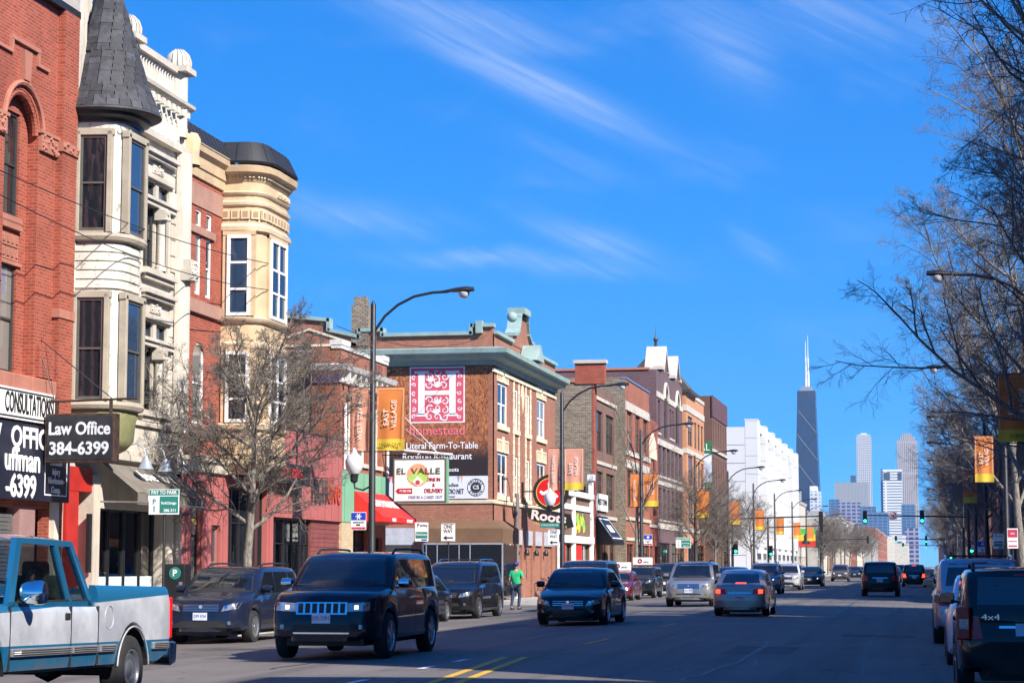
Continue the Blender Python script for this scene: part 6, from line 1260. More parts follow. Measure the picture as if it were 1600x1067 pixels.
def pickup():
    # front towards -y, origin under the tail
    t = thing('pickup_truck', 'old blue and silver two-tone pickup truck with chrome mirror, cut by the left edge', 'pickup', (-9.62, 23.15, rz(-9.6)), R(-.6))
    t.rotation_euler = (R(-1.0), 0, R(.4))
    hw_ = .985; tr = .375; Ra = .47; axr, axf = -1.2, -4.98; zu = .50
    def low(y, z0):
        for c in (axr, axf):
            if abs(y - c) < Ra: z0 = max(z0, tr + math.sqrt(Ra * Ra - (y - c) ** 2))
        return z0
    yb = sorted({0, -.02, -.06, -.15, -.4, -1.9, -2.15, -2.22} | {round(axr + Ra * q, 3) for q in (-1.001, -.98, -.9, -.75, -.5, -.2, 0, .2, .5, .75, .9, .98, 1.001)}); sec = []
    for y in yb:
        w = hw_ - (.05 if y > -.01 else .02 if y > -.03 else 0); zl = low(y, .42 + (.06 if y > -.3 else 0))
        sec.append((y, [(0, zu), (w - .30, zu), (w - .29, zl), (w - .06, zl), (w - .02, zl + .03), (w, max(.62, zl + .05)), (w + .005, max(.8, zl + .08)), (w, 1.1), (w - .03, 1.25), (w - .06, 1.29), (w - .12, 1.29), (w - .13, .8), (0, .8)]))
    ob('bed', loft(sec), TT, t, 35)
    yc = sorted({-2.24, -2.4, -3.2, -3.95, -4.4, -4.45, -5.2, -5.5, -5.75, -5.9, -5.95} | {round(axf + Ra * q, 3) for q in (-1.001, -.98, -.9, -.75, -.5, -.2, 0, .2, .5, .75, .9, .98, 1.001)}); sec = []
    for y in yc:
        w = hw_ - (.0 if y > -5.6 else .05 if y > -5.93 else .1); zl = low(y, .42); top = 1.09 if y > -4.3 else interp([(-5.95, .95), (-5.83, 1.03), (-4.5, 1.08), (-4.3, 1.10)], y)
        sec.append((y, [(0, zu), (w - .30, zu), (w - .29, zl), (w - .06, zl), (w - .02, zl + .03), (w, max(.62, zl + .05)), (w + .005, max(.8, zl + .06)), (w, min(1.0, top - .08)), (w - .03, top - .03), (w - .08, top), (w - .4, top + .01), (w - .6, top + .02), (0, top + .03)]))
    ob('cab_body', loft(sec), TT, t, 35)
    X = lambda z: hw_ - .035 - .20 * max(0, z - 1.14)
    def slab(name, poly, mat, th=.05, off=0.0, sides=(-1, 1)):
        for s_ in sides:
            m = M(); n = len(poly); m.v = [(s_ * (X(z) + off), y, z) for y, z in poly] + [(s_ * (X(z) + off - th), y, z) for y, z in poly]
            m.f = [tuple(range(n)), tuple(range(2 * n - 1, n - 1, -1))] + [(i, n + i, n + (i + 1) % n, (i + 1) % n) for i in range(n)]; ob(name, m, mat, t)
    zt = 1.79; rt = zt - .09
    slab('roof_rail', [(-2.62, zt - .05), (-2.66, rt - .02), (-3.92, rt - .015), (-4.0, zt - .05)], BLUEP, .07)
    slab('pillar', [(-2.25, 1.05), (-2.62, zt - .05), (-2.70, rt - .02), (-2.44, 1.14), (-2.44, 1.05)], BLUEP, .06)
    slab('pillar', [(-2.84, 1.05), (-3.02, rt), (-3.11, rt), (-2.95, 1.05)], BLUEP, .06)
    slab('pillar', [(-4.42, 1.05), (-4.0, zt - .05), (-3.9, rt), (-4.28, 1.10), (-4.28, 1.05)], BLUEP, .06)
    slab('belt_rail', [(-2.25, 1.05), (-2.25, 1.14), (-4.42, 1.11), (-4.42, 1.05)], BLUEP, .05)
    slab('side_window', [(-2.46, 1.14), (-2.69, rt - .01), (-3.01, rt - .01), (-2.86, 1.14)], CARG2, .006, -.025); slab('side_window', [(-2.96, 1.13), (-3.11, rt - .01), (-3.91, rt - .01), (-4.27, 1.12)], CARG2, .006, -.025)
    slab('window_seal', [(-2.44, 1.125), (-2.44, 1.142), (-2.86, 1.139), (-2.86, 1.123)], TRIM, .02, .003); slab('window_seal', [(-2.95, 1.12), (-2.95, 1.138), (-4.28, 1.12), (-4.28, 1.104)], TRIM, .02, .003)
    m = M(); m.grid(lambda u, v: ((-1 + 2 * u) * (X(zt) - .0), -2.60 - 1.41 * v, zt - .045 + .05 * (1 - (2 * u - 1) ** 4) - .03 * (2 * v - 1) ** 4), 14, 8); m.grid(lambda u, v: ((1 - 2 * u) * (X(zt) - .0), -2.60 - 1.41 * v, zt - .085), 2, 2); ob('roof', m, paint('pickup_roof', (.36, .40, .45), .3, .4, .2), t, 50)
    ob('windshield', M().quad((-.9, -4.41, 1.09), (.9, -4.41, 1.09), (.78, -3.99, zt - .07), (-.78, -3.99, zt - .07)), CARG2, t); ob('rear_window', M().quad((.84, -2.28, 1.12), (-.84, -2.28, 1.12), (-.76, -2.60, zt - .1), (.76, -2.60, zt - .1)), CARG2, t); ob('cab_back', M().box(-.9, .9, -2.30, -2.24, .8, 1.13), BLUEP, t)
    ob('cab_floor', M().box(-.85, .85, -3.95, -2.3, 1.04, 1.19), INT, t) if False else None
    CL = plain('bench_cloth', (.09, .12, .10), .9, var=.25, scale=8)
    for s_ in (-1, 1):
        m = M(); m.prism([(-2.45, .9), (-2.5, 1.36), (-2.62, 1.4), (-2.68, 1.34), (-2.62, .9)], 'x', s_ * .42 - .26, s_ * .42 + .26); so = ob('seat_back', m, CL, t, bev=.04); m = M(); m.prism([(-2.52, 1.38), (-2.54, 1.52), (-2.64, 1.54), (-2.67, 1.39)], 'x', s_ * .42 - .14, s_ * .42 + .14); ob('headrest', m, CL, so, bev=.03)
    ob('dashboard', M().prism([(-4.39, 1.06), (-4.0, 1.16), (-3.85, 1.12), (-3.85, 1.0), (-4.39, 1.0)], 'x', -.88, .88), INT, t); a = R(65)
    ob('steering_wheel', M().tube([(.42 + .19 * math.cos(q * PI / 8), -3.5 + .19 * math.sin(q * PI / 8) * math.cos(a), 1.14 + .19 * math.sin(q * PI / 8) * math.sin(a)) for q in range(17)], .016, 6), TRIM, t)
    for s_ in (-1, 1):
        for y, st in ((axr, 0), (axf, R(3) * 1)): add_wheel(t, s_ * (hw_ - .13), y, tr, .25, 'steel')
        m = M(); m.lathe([(0, -.17), (.09, -.165), (.115, -.10), (.12, .02), (.105, .07), (0, .075)], 18, (0, 0, 0), 'x'); m.v = [(v[0], v[1] * .75, v[2]) for v in m.v]; mo = ob('side_mirror', m, CHROME, t, 40, loc=(s_ * (hw_ + .16), -4.16, 1.2)); ob('mirror_arm', M().box(-.2 if s_ > 0 else .0, .0 if s_ > 0 else .2, -.04, .04, -.1, -.04), TRIM, mo)
        ob('tail_light', M().box(s_ * hw_ - .06, s_ * hw_ + .012, -.055, .012, .70, 1.17) if s_ > 0 else M().box(s_ * hw_ - .012, s_ * hw_ + .06, -.055, .012, .70, 1.17), REDL, t, bev=.015)
        sx = lambda x0, x1: (min(s_ * x0, s_ * x1), max(s_ * x0, s_ * x1))
        for ya, yb_ in ((-.62, -.12), (-2.2, -1.74), (-2.94, -2.27), (-4.42, -2.98)):
            a_, b_ = sx(hw_ - .01, hw_ + .028); mo = ob('side_moulding', M().box(a_, b_, ya, yb_, .585, .665), plain('moulding_grey', (.26, .26, .27), .4, .3, dirt=.3), t, bev=.008)
            for q in range(3): a2, b2 = sx(hw_ + .029, hw_ + .033); ob('moulding_groove', M().box(a2, b2, ya + .03, yb_ - .03, .60 + q * .02, .607 + q * .02), TRIM, mo)
        for y in (-2.23, -2.96, -4.44): a_, b_ = sx(hw_ - .02, hw_ + .0075); ob('door_gap', M().box(a_, b_, y - .008, y + .008, .46, 1.07), TRIM, t)
        a_, b_ = sx(hw_ - .005, hw_ + .012); ob('door_handle', M().box(a_, b_, -3.12, -2.99, .93, 1.0), TRIM, t, bev=.008)
        m = M(); m.lathe([(.118, hw_ + .004), (.125, hw_ + .010), (.132, hw_ + .004)], 20, (0, -1.93, .95), 'x'); m.v = [(s_ * v[0], v[1], v[2]) for v in m.v]; ob('fuel_flap', m, TT, t)
        m = M(); m.tube([(s_ * (hw_ + .006), axr + Ra * math.cos(q), tr + Ra * math.sin(q)) for q in [R(6) + R(168) * i / 16 for i in range(17)]], .010, 6); ob('wheel_arch_lip', m, plain('arch_rust', (.36, .36, .38), .5, dirt=.5), t, 40)
        for ax_ in (axr, axf): lm = M(); lm.lathe([(Ra - .008, hw_ - .32), (Ra - .008, hw_ - .012)], 18, (0, ax_, tr), 'x', R(4), R(176)); lm.v = [(s_ * v[0], v[1], v[2]) for v in lm.v]; ob('arch_liner', lm, TRIM, t)
        a_, b_ = sx(hw_ - .3, hw_ + .001); ob('wheel_well', M().box(*sx(hw_ - .45, hw_ - .29), axr - .5, axr + .5, .5, .86), TRIM, t)
    m = M(); m.prism([(.02, .38), (.2, .42), (.22, .62), (.16, .66), (.02, .66)], 'x', -hw_ + .0, hw_ - .0); ob('rear_bumper', m, CHROME, t, bev=.02); ob('tailgate', M().box(-.8, .8, -.05, .006, .66, 1.27), TT, t, bev=.01); ob('licence_plate', M().box(-.15, .15, .222, .23, .45, .6), PLATE, t)
    ob('axle', M().tube([(-.85, axr, tr), (.85, axr, tr)], .07, 8).lathe([(0, -.15), (.15, -.08), (.16, .06), (0, .14)], 10, (0, axr, tr)), TRIM, t); ob('front_grille', M().box(-.7, .7, -5.99, -5.93, .7, .96), TRIM, t); ob('front_bumper', M().box(-.95, .95, -6.08, -5.93, .42, .62), CHROME, t, bev=.03)
    for s_ in (-1, 1): ob('headlight', M().box(s_ * .78 - .12, s_ * .78 + .12, -5.99, -5.93, .74, .92), LENS, t)
    a_ = ob('wordmark', M().box(hw_ + .028, hw_ + .031, -4.38, -4.22, .61, .64), SIGNW, t)
pickup()

# ================================================================== bare street trees
def bark(name, c, c2):
    m, k, b = base_mat(name); g = k.new('ShaderNodeNewGeometry'); p = k.sep(g.outputs['Position'])
    n = k.noise(k.comb(k.m('MULTIPLY', p[0], 9), k.m('MULTIPLY', p[1], 9), k.m('MULTIPLY', p[2], 2.5)), 1.6, 5, .7)
    k.l.new(k.mix(k.ramp(n, (.35, .65)), (*c, 1), (*c2, 1)), b.inputs['Base Color']); b.inputs['Roughness'].default_value = .9
    bp = k.new('ShaderNodeBump'); bp.inputs['Strength'].default_value = .8; bp.inputs['Distance'].default_value = .03; k.l.new(n, bp.inputs['Height']); k.l.new(bp.outputs[0], b.inputs['Normal']); return m
BARK_L = bark('grey_bark', (.10, .085, .07), (.27, .24, .205)); BARK_D = bark('dark_bark', (.11, .095, .08), (.26, .23, .195)); TWIG = bark('twig_bark', (.11, .095, .083), (.24, .21, .18))
class Tw:
    def __init__(s): s.v = []; s.f = []
    def tube(s, pts, r0, r1, n):
        o = len(s.v); L = len(pts)
        d = (pts[-1] - pts[0]); u = d.orthogonal().normalized(); w = d.cross(u).normalized()
        cs = [(math.cos(2 * PI * k / n), math.sin(2 * PI * k / n)) for k in range(n)]
        for i, p in enumerate(pts):
            r = r0 + (r1 - r0) * i / (L - 1)
            for c, q in cs: s.v.append((p.x + (u.x * c + w.x * q) * r, p.y + (u.y * c + w.y * q) * r, p.z + (u.z * c + w.z * q) * r))
        for i in range(L - 1):
            for k in range(n): a = o + i * n; s.f.append((a + k, a + (k + 1) % n, a + n + (k + 1) % n, a + n + k))
def grow(rr, tw, p, d, L, r, lev, maxlev, P):
    n = (7, 6, 5, 4, 3, 2)[lev]; pts = [p]; seg = L / n; cur = d.copy(); up = P['up'][min(lev, len(P['up']) - 1)]
    for i in range(n):
        j = P['jit'] * (.5 + .35 * lev)
        cur = (cur + Vector((rr.gauss(0, j), rr.gauss(0, j), rr.gauss(0, j) + up * .18))).normalized(); pts.append(pts[-1] + cur * seg)
    tip = r * (.1 if lev == 0 else .22 if lev == 1 else .35); tw[0 if lev < 2 else 1].tube(pts, r, max(tip, .003), (9, 6, 4, 3, 3, 3)[lev])
    if lev >= maxlev: return
    nb = P['n'][lev]; st = P['start'][min(lev, len(P['start']) - 1)]
    for i in range(nb):
        f = st + (1 - st) * (i + rr.random() * .8) / nb; f = min(f, .98); x = f * n; k = min(int(x), n - 1); q = pts[k].lerp(pts[k + 1], x - k)
        ax = (pts[k + 1] - pts[k]).normalized(); o_ = ax.orthogonal().normalized(); o_ = Matrix.Rotation(rr.uniform(0, 2 * PI) if lev else i * 2.4 + rr.uniform(-.4, .4), 3, ax) @ o_
        an = R(P['ang'][min(lev, len(P['ang']) - 1)] + rr.uniform(-12, 12)); nd = (ax * math.cos(an) + o_ * math.sin(an)).normalized()
        l2 = L * P['len'][min(lev, len(P['len']) - 1)] * (1.15 - .55 * f) * rr.uniform(.75, 1.2); grow(rr, tw, q, nd, l2, max(.0042, r * (.38 if lev == 0 else .45) * (1.1 - .4 * f)), lev + 1, maxlev, P)
TREEC = {}
def tree(label, X, Y, key, seed, H, r, P, maxlev=4, lean=(0, 0), barkm=None, rot=0, sc=1.0, group='bare street trees', z=0):
    t = thing('bare_tree', label, 'tree', (X, Y, z), rot, group); t.scale = (sc, sc, sc)
    if key not in TREEC:
        rr = random.Random(seed); tw = (Tw(), Tw()); grow(rr, tw, Vector((0, 0, -.05)), Vector((lean[0], lean[1], 1)).normalized(), H, r, 0, maxlev, P)
        ms = []
        for q, nm, mt in ((tw[0], 'trunk', barkm), (tw[1], 'crown', TWIG)):
            me = bpy.data.meshes.new(nm); me.from_pydata(q.v, [], q.f); me.materials.append(mt); me.polygons.foreach_set('use_smooth', [True] * len(me.polygons)); me.update(); ms.append(me)
        TREEC[key] = ms
    link('trunk', TREEC[key][0], t); link('crown', TREEC[key][1], t); return t
PL = dict(n=(17, 9, 8, 6, 4), start=(.36, .12, .1, .1, .1), ang=(50, 40, 42, 44, 45), len=(.58, .52, .46, .5, .55), up=(.05, .3, .1, .0, 0), jit=.09)
PV = dict(n=(12, 9, 8, 6, 5), start=(.28, .2, .15, .1, .1), ang=(42, 40, 42, 46, 48), len=(.60, .5, .46, .5, .55), up=(.1, .4, .2, .05, 0), jit=.085)
PS = dict(n=(7, 7, 6, 5, 3), start=(.28, .2, .15, .1), ang=(30, 36, 40, 45), len=(.72, .42, .42, .45), up=(.1, .5, .4, .2), jit=.08)
tree('bushy bare tree with grey trunk before the pink bar and tan bay', -16.45, 49.0, 'A', 5, 6.3, .15, PL, 5, (.17, .10), BARK_L)
tree('slender bare tree with upright limbs before the stone-banded red block', -16.2, 118.5, 'B', 9, 8.2, .18, PS, 4, (-.02, .0), BARK_D)
tree('bare tree before the purple gabled building', -16.2, 147, 'C', 14, 7.0, .15, PL, 4, (.05, .0), BARK_L)
for i, (y, k, s_, l) in enumerate([(162, 'C', .95, 'bare tree before the orange corner tower'), (176, 'A', .95, 'bare tree beside the left traffic signal mast'), (200, 'C', 1.0, 'bare tree before the dark brown block'), (330, 'A', 1.1, 'far bare tree past the long white building, nearest'), (352, 'C', 1.3, 'far bare tree past the white building, second'), (378, 'A', 1.2, 'far bare tree past the white building, third'), (410, 'C', 1.3, 'far bare tree past the white building, fourth'), (450, 'A', 1.3, 'far bare tree past the white building, fifth'), (500, 'C', 1.4, 'far bare tree past the white building, sixth'), (560, 'A', 1.5, 'far bare tree past the white building, seventh'), (640, 'C', 1.6, 'far bare tree past the white building, farthest')]):
    tree(l, -16.2, y, k, 1, 6, .16, PL, 3, (0, 0), BARK_L, rot=i * 1.7, sc=s_)
tree('nearest right-hand tree, only its high overhanging branches in view', 4.9, 31.5, 'D', 33, 11.5, .22, PV, 5, (-.10, .02), BARK_D, rot=.6)
tree('big spreading bare tree filling the upper right', 4.3, 57.5, 'E', 41, 13.8, .25, PV, 5, (-.05, .0), BARK_D, rot=2.4)
tree('bare tree with thick trunk at the right edge', 4.0, 90.5, 'F', 52, 12, .22, PV, 5, (-.04, .02), BARK_D)
tree('bare tree between the nearest and the big spreading one, right edge', 4.9, 50, 'E', 1, 6, .2, PV, 5, (0, 0), BARK_D, rot=4.6, sc=.82)
for i, (y, k, s_, l) in enumerate([(74, 'F', 1.0, 'bare tree at the right edge before the side street'), (107, 'E', .78, 'bare tree behind the large orange banner'), (122, 'F', .9, 'bare tree second past the large orange banner'), (140, 'D', .95, 'bare tree by the right traffic signal'), (158, 'F', .9, 'bare tree right of the braking dark SUV'), (176, 'E', .75, 'bare tree before the right-hand signal pole'), (200, 'F', .85, 'far right-hand bare tree, first of the distant group'), (225, 'D', .9, 'far right-hand bare tree, second of the distant group'), (250, 'F', .9, 'far right-hand bare tree, third of the distant group'), (285, 'E', .75, 'far right-hand bare tree, fourth of the distant group'), (325, 'F', .9, 'far right-hand bare tree, fifth of the distant group'), (380, 'D', .9, 'far right-hand bare tree, sixth of the distant group'), (450, 'F', 1.0, 'far right-hand bare tree, last of the distant group')]):
    tree(l, 4.1, y, k, 1, 6, .16, PV, 3, (0, 0), BARK_D, rot=1 + i * 2.1, sc=s_)

# ================================================================== street lamps, banners, signs
POLE = plain('dark_pole_paint', (.028, .029, .032), .45, .3, var=.2, dirt=.15); BOWL = plain('lamp_bowl', (.55, .56, .58), .2, var=.1); ACORN = plain('acorn_globe', (.62, .63, .66), .35, var=.05)
def lamp(label, X, Y, s, acorn=True, sc=1.0):
    # s=+1: arm reaches towards +x
    t = thing('street_lamp', label, 'street lamp', (X, Y, 0), 0 if s > 0 else PI, 'street lamps along the avenue')
    ob('pole', M().tube([(0, 0, -.01), (0, 0, .05), (0, 0, .06), (0, 0, .9), (0, 0, 1.0), (0, 0, 9.2), (0, 0, 9.32)], [.2, .2, .16, .15, .115, .08, .02], 12), POLE, t, 40)
    ob('arm', M().tube([(0, 0, 8.35), (.35, 0, 8.85), (.75, 0, 9.18), (1.25, 0, 9.42), (1.8, 0, 9.52), (2.3, 0, 9.54)], .042, 8), POLE, t, 40)
    m = M(); n = 10
    for i in range(n + 1):
        f = i / n; a = .05 + .15 * math.sin(PI * min(1, f * .62 + .02)) ** 1.1 * (1 if f < .9 else .8); m.v += [(2.12 + .92 * f, a * math.cos(q * PI / 6), 9.54 + .02 * f + a * .62 * math.sin(q * PI / 6) * (1 if math.sin(q * PI / 6) > 0 else .35)) for q in range(12)]
    for i in range(n):
        for q in range(12): m.f.append((i * 12 + q, i * 12 + (q + 1) % 12, (i + 1) * 12 + (q + 1) % 12, (i + 1) * 12 + q))
    m.f += [tuple(range(11, -1, -1)), tuple(range(n * 12, n * 12 + 12))]; h = ob('lamp_head', m, POLE, t, 40)
    ob('lamp_bowl', M().lathe([(.17, 9.51), (.165, 9.46), (.13, 9.38), (.07, 9.335), (0, 9.325)], 14, (2.75, 0, 0)), BOWL, h, 50)
    for z in (6.75, 4.85): ob('banner_arm', M().tube([(-.62, 0, z), (.98, 0, z)], .018, 6), POLE, t)
    if acorn:
        ob('lamp_bracket', M().tube([(0, 0, 3.85), (-.28, 0, 3.72), (-.52, 0, 3.78), (-.55, 0, 3.95)], .03, 6), POLE, t)
        g = ob('globe_lamp', M().lathe([(.05, 3.93), (.11, 3.98), (.13, 4.16), (.15, 4.2)], 12, (-.55, 0, 0)), POLE, t, 40); ob('globe', M().lathe([(.15, 4.2), (.25, 4.36), (.27, 4.55), (.21, 4.72), (.11, 4.78), (.08, 4.86), (.03, 4.95), (0, 4.97)], 16, (-.55, 0, 0)), ACORN, g, 60)
    return t
OR = plain('orange_banner', (.62, .20, .045), .8, var=.10, scale=2); OR2 = plain('faded_orange_banner', (.66, .30, .20), .8, var=.1, scale=2); YB = plain('yellow_banner_band', (.66, .46, .04), .8, var=.1, scale=2); BWH = plain('banner_lettering', (.8, .78, .74), .7, var=.05)
def banner(label, X, Y, x0, w, txt, foot, mat, big=True):
    t = thing('street_banner', label, 'banner', (X + x0, Y, 0), 0, 'orange street banners')
    f = lambda u, v: (u * w, -.0 + .03 * math.sin(u * 9 + 1) * (1 - v) + .02 * math.sin(v * 5), 4.88 + v * 1.86)
    ob('cloth', M().grid(lambda u, v: f(u, .18 + .82 * v), 10, 10), mat, t, 60); ob('foot_band', M().grid(lambda u, v: f(u, .18 * v), 10, 3), YB if big else mat, t, 60)
    if big and txt:
        text(txt[0], .22, BWH, t, (w * .36, -.045, 5.85), (PI / 2, -PI / 2, 0), ext=.003); text(txt[1], .22, BWH, t, (w * .64, -.045, 5.95), (PI / 2, -PI / 2, 0), ext=.003)
        m = M()
        for a, b, c, d in ((.04, .05, 5.25, 6.68), (w - .05, w - .04, 5.25, 6.68), (.04, w - .04, 6.67, 6.68)): m.box(a, b, -.036, -.034, c, d)
        ob('border_line', m, BWH, t)
    elif txt: text(txt, .2, BWH, t, (w * .5, -.045, 5.8), (PI / 2, -PI / 2, 0), ext=.003)
    if foot: text(foot, .14, plain('banner_foot_ink', (.06, .05, .02), .7), t, (w * .5, -.045, 5.04), ext=.003)
    return t
LX = -15.95
for i, (y, nm) in enumerate([(59.3, 'nearest left street lamp with arched arm beside the red awning'), (92, 'left street lamp before the round pizzeria sign'), (118.5, 'left street lamp by the slender bare tree'), (147, 'left street lamp before the purple gables'), (172, 'left street lamp before the orange corner tower'), (198, 'left street lamp before the dark brown block'), (226, 'left street lamp at the near corner of the white building'), (256, 'left street lamp before the middle of the white building'), (286, 'left street lamp at the far end of the white building'), (330, 'left street lamp just past the white building'), (375, 'far left street lamp, second past the white building'), (420, 'far left street lamp, third past the white building')]):
    lamp(nm, LX, y, 1, i < 2)
    if i < 9: 
        banner(['orange EAST VILLAGE banner lettered HIGH DIVE on the nearest left lamp', 'faded orange banner beside the round pizzeria sign', 'orange banner behind the slender bare tree', 'orange banner before the purple gables', 'orange banner by the orange tower', 'orange banner by the dark brown block', 'orange banner at the near corner of the white building', 'orange banner at mid white building', 'orange banner at the far end of the white building'][i], LX, y, .12, .86, ('EAST', 'VILLAGE') if i < 3 else None, 'HIGH DIVE' if i == 0 else None, OR if i != 1 else OR2)
        if i < 3: banner(['narrow WEST TOWN banner on the nearest left lamp', 'narrow faded WEST TOWN banner before the pizzeria sign', 'narrow orange banner behind the slender tree'][i], LX, y, -.62, .5, 'WEST TOWN', None, OR2 if i < 2 else OR, False)
for i, (y, nm) in enumerate([(58.5, 'nearest right street lamp head among the branches'), (86.5, 'second right street lamp head among the branches'), (115.5, 'third right street lamp, its head low in the branches'), (140, 'fourth right street lamp in the trees'), (164, 'fifth right street lamp by the signal mast'), (186, 'sixth right street lamp past the side street'), (225, 'seventh right street lamp far down'), (262, 'eighth right street lamp far down')]):
    lamp(nm, 3.2, y, -1, False)
for i, (y, x, nm) in enumerate([(58.5, 3.2, 'large orange EAST VILLAGE banner with CLEOS foot band on the right'), (86.5, 3.2, 'middle orange banner on the right, half in the branches'), (115.5, 3.2, 'small orange banner on the right, deepest of the three')]): banner(nm, x, y, -1.2 if i == 0 else -1.2, 1.05 if i == 0 else .75, ('EAST', 'VILLAGE'), "CLEO'S" if i == 0 else None, OR)
GRN = plain('sign_teal', (.02, .20, .16), .5, var=.06); SBL = plain('sign_blue', (.02, .05, .42), .5, var=.06); SRD = plain('sign_pinkred', (.55, .05, .1), .5); SPOST = plain('post_green_black', (.03, .035, .033), .5, .3)
def post_sign(label, X, Y, z0, w, h, kind, post=True, rotz=0, dx=0):
    t = thing('street_sign', label, 'sign', (X, Y, 0), rotz, 'signs on kerbside posts')
    if post: ob('post', M().tube([(0, .04, 0), (0, .04, z0 + h)], .03, 6), SPOST, t)
    ob('plate', M().box(dx - w / 2, dx + w / 2, -.006, .006, z0, z0 + h), SIGNW, t, bev=.004); P = lambda nm, mt, a, b, c, d, y=-.009: ob(nm, M().box(dx - w / 2 + a * w, dx - w / 2 + b * w, y, -.0065, z0 + c * h, z0 + d * h), mt, t)
    T = lambda s_, sz, mt, u, v, wid=None: text(s_, sz, mt, t, (dx - w / 2 + u * w, -.0105, z0 + v * h), ext=.001, wid=wid and wid * w, bold=.002)
    if kind == 'pay': P('band', GRN, .02, .98, .76, .98); T('PAY TO PARK', .12, SIGNW, .5, .87, .84); P('panel', GRN, .36, .97, .06, .72); T('ParkChicago', .08, SIGNW, .66, .45, .5); T('286 311', .09, SIGNW, .7, .16, .4); T('P', .16, GRN, .18, .5); P('arrow', GRN, .16, .2, .1, .34)
    if kind == 'pay2': T('P', .15, SIGNK, .25, .84); T('parking', .08, SIGNK, .65, .84); P('panel', GRN, .06, .94, .16, .5); T('ParkChicago', .1, SIGNW, .5, .36, .8); P('bar', SBL, .5, .9, .04, .12)
    if kind == 'oneway': T('ONE', .19, SIGNK, .5, .82, .62); T('WAY', .19, SIGNK, .5, .56, .66); ob('arrow', M().prism([(dx - w * .36, z0 + .2 * h), (dx - w * .1, z0 + .33 * h), (dx - w * .1, z0 + .24 * h), (dx + w * .36, z0 + .24 * h), (dx + w * .36, z0 + .16 * h), (dx - w * .1, z0 + .16 * h), (dx - w * .1, z0 + .07 * h)], 'y', -.01, -.0065), SIGNK, t); P('edge', SIGNK, .03, .97, .955, .975); P('edge', SIGNK, .03, .97, .025, .045)
    if kind == 'snow':
        P('field', SBL, .02, .98, .55, .97); c = (dx, z0 + .76 * h)
        for i in range(3):
            a = i * PI / 3; d = Vector((math.cos(a), math.sin(a))) * w * .2; q = Vector((-d.y, d.x)).normalized() * .014; ob('snowflake_arm', M().prism([(c[0] + d.x + q.x, c[1] + d.y + q.y), (c[0] - d.x + q.x, c[1] - d.y + q.y), (c[0] - d.x - q.x, c[1] - d.y - q.y), (c[0] + d.x - q.x, c[1] + d.y - q.y)], 'y', -.011 - i * .0004, -.0095), SIGNW, t)
        T('SNOW ROUTE', .06, SIGNK, .5, .42, .7); P('tow', SIGNK, .35, .6, .24, .33); P('foot', SRD, .04, .96, .04, .16)
    if kind == 'red': P('field', SRD, .06, .94, .55, .94); T('NO', .1, SIGNW, .5, .74); T('PARKING', .07, SRD, .5, .36, .8); P('bar', SRD, .1, .9, .08, .16)
    return t
post_sign('green and white PAY TO PARK sign on a post before the turret building', -16.35, 43.3, 2.62, .70, .55, 'pay')
post_sign('teal pay-parking sign on a post left of the ONE WAY sign', -16.2, 66.5, 2.3, .45, .62, 'pay2')
post_sign('white ONE WAY sign with left arrow before the brown awning', -16.3, 70.8, 2.35, .50, .62, 'oneway')
post_sign('snow route sign with white snowflake on the nearest left lamp', -15.95, 59.15, 2.55, .46, .52, 'snow', False, 0, -.36)
post_sign('ONE WAY sign below the green street-name sign on the second lamp', -15.95, 91.8, 2.4, .5, .72, 'oneway', False, 0, -.36)
post_sign('small snow route sign before the purple gabled building', -15.9, 121, 2.7, .5, .62, 'snow'); post_sign('green parking sign before the purple gabled shop windows', -15.9, 139, 2.7, 1.0, .7, 'pay')
for i, (x, y, k, w, h, z_, l) in enumerate([(3.3, 100, 'pay2', .45, .7, 2.3, 'teal parking sign under the trees on the right'), (3.4, 86, 'red', .42, .8, 2.2, 'red and white parking sign right of the teal one'), (3.6, 74, 'red', .4, 1.1, 2.2, 'tall red and white parking sign at the right edge'), (3.3, 128, 'snow', .6, .8, 2.2, 'snow route sign under the trees on the right'), (3.3, 150, 'red', .45, .7, 2.6, 'small red and white sign deep under the right-hand trees')]): post_sign(l, x, y, z_, w, h, k)
t = thing('street_name_sign', 'green N WINCHESTER AVE street-name sign on the second left lamp', 'sign', (-15.95, 91.85, 3.2)); ob('plate', M().box(-.98, -.1, -.008, .008, 0, .23), GRN, t); text('N WINCHESTER AVE', .12, SIGNW, t, (-.54, -.012, .115), wid=.78, ext=.001)
t = thing('pay_box', 'black parking pay box with green P disc at the left kerb', 'parking machine', (-16.5, 44.6, 0)); ob('case', M().box(-.26, .26, -.2, .2, 0, 1.55), BLACKM, t, bev=.03); ob('disc', M().lathe([(0, -.212), (.135, -.212), (.14, -.2)], 20, (.02, 0, 1.34), 'y'), GRN, t); text('P', .2, SIGNW, t, (.02, -.216, 1.34), bold=.006); ob('keypad', M().box(.12, .2, -.206, -.2, 1.0, 1.15), STEEL, t)
SIGG = emit('signal_green', (.02, 1, .55), 4.0); SIGD = plain('signal_dark_lens', (.05, .02, .02), .4)
def signal(t, x, z, face=1, y=0):
    b = ob('signal_head', M().box(x - .18, x + .18, y - .12, y + .12, z - .55, z + .55), SIGNK, t, bev=.02)
    if face:
        for i in range(3): ob('signal_lens', M().lathe([(0, -.13), (.12, -.13)], 14, (x, y, z + .34 - .34 * i), 'y'), SIGG if i == 2 else SIGD, b); ob('visor', M().lathe([(.14, -.13), (.14, -.3)], 12, (x, y, z + .34 - .34 * i), 'y', 0, PI), SIGNK, b)
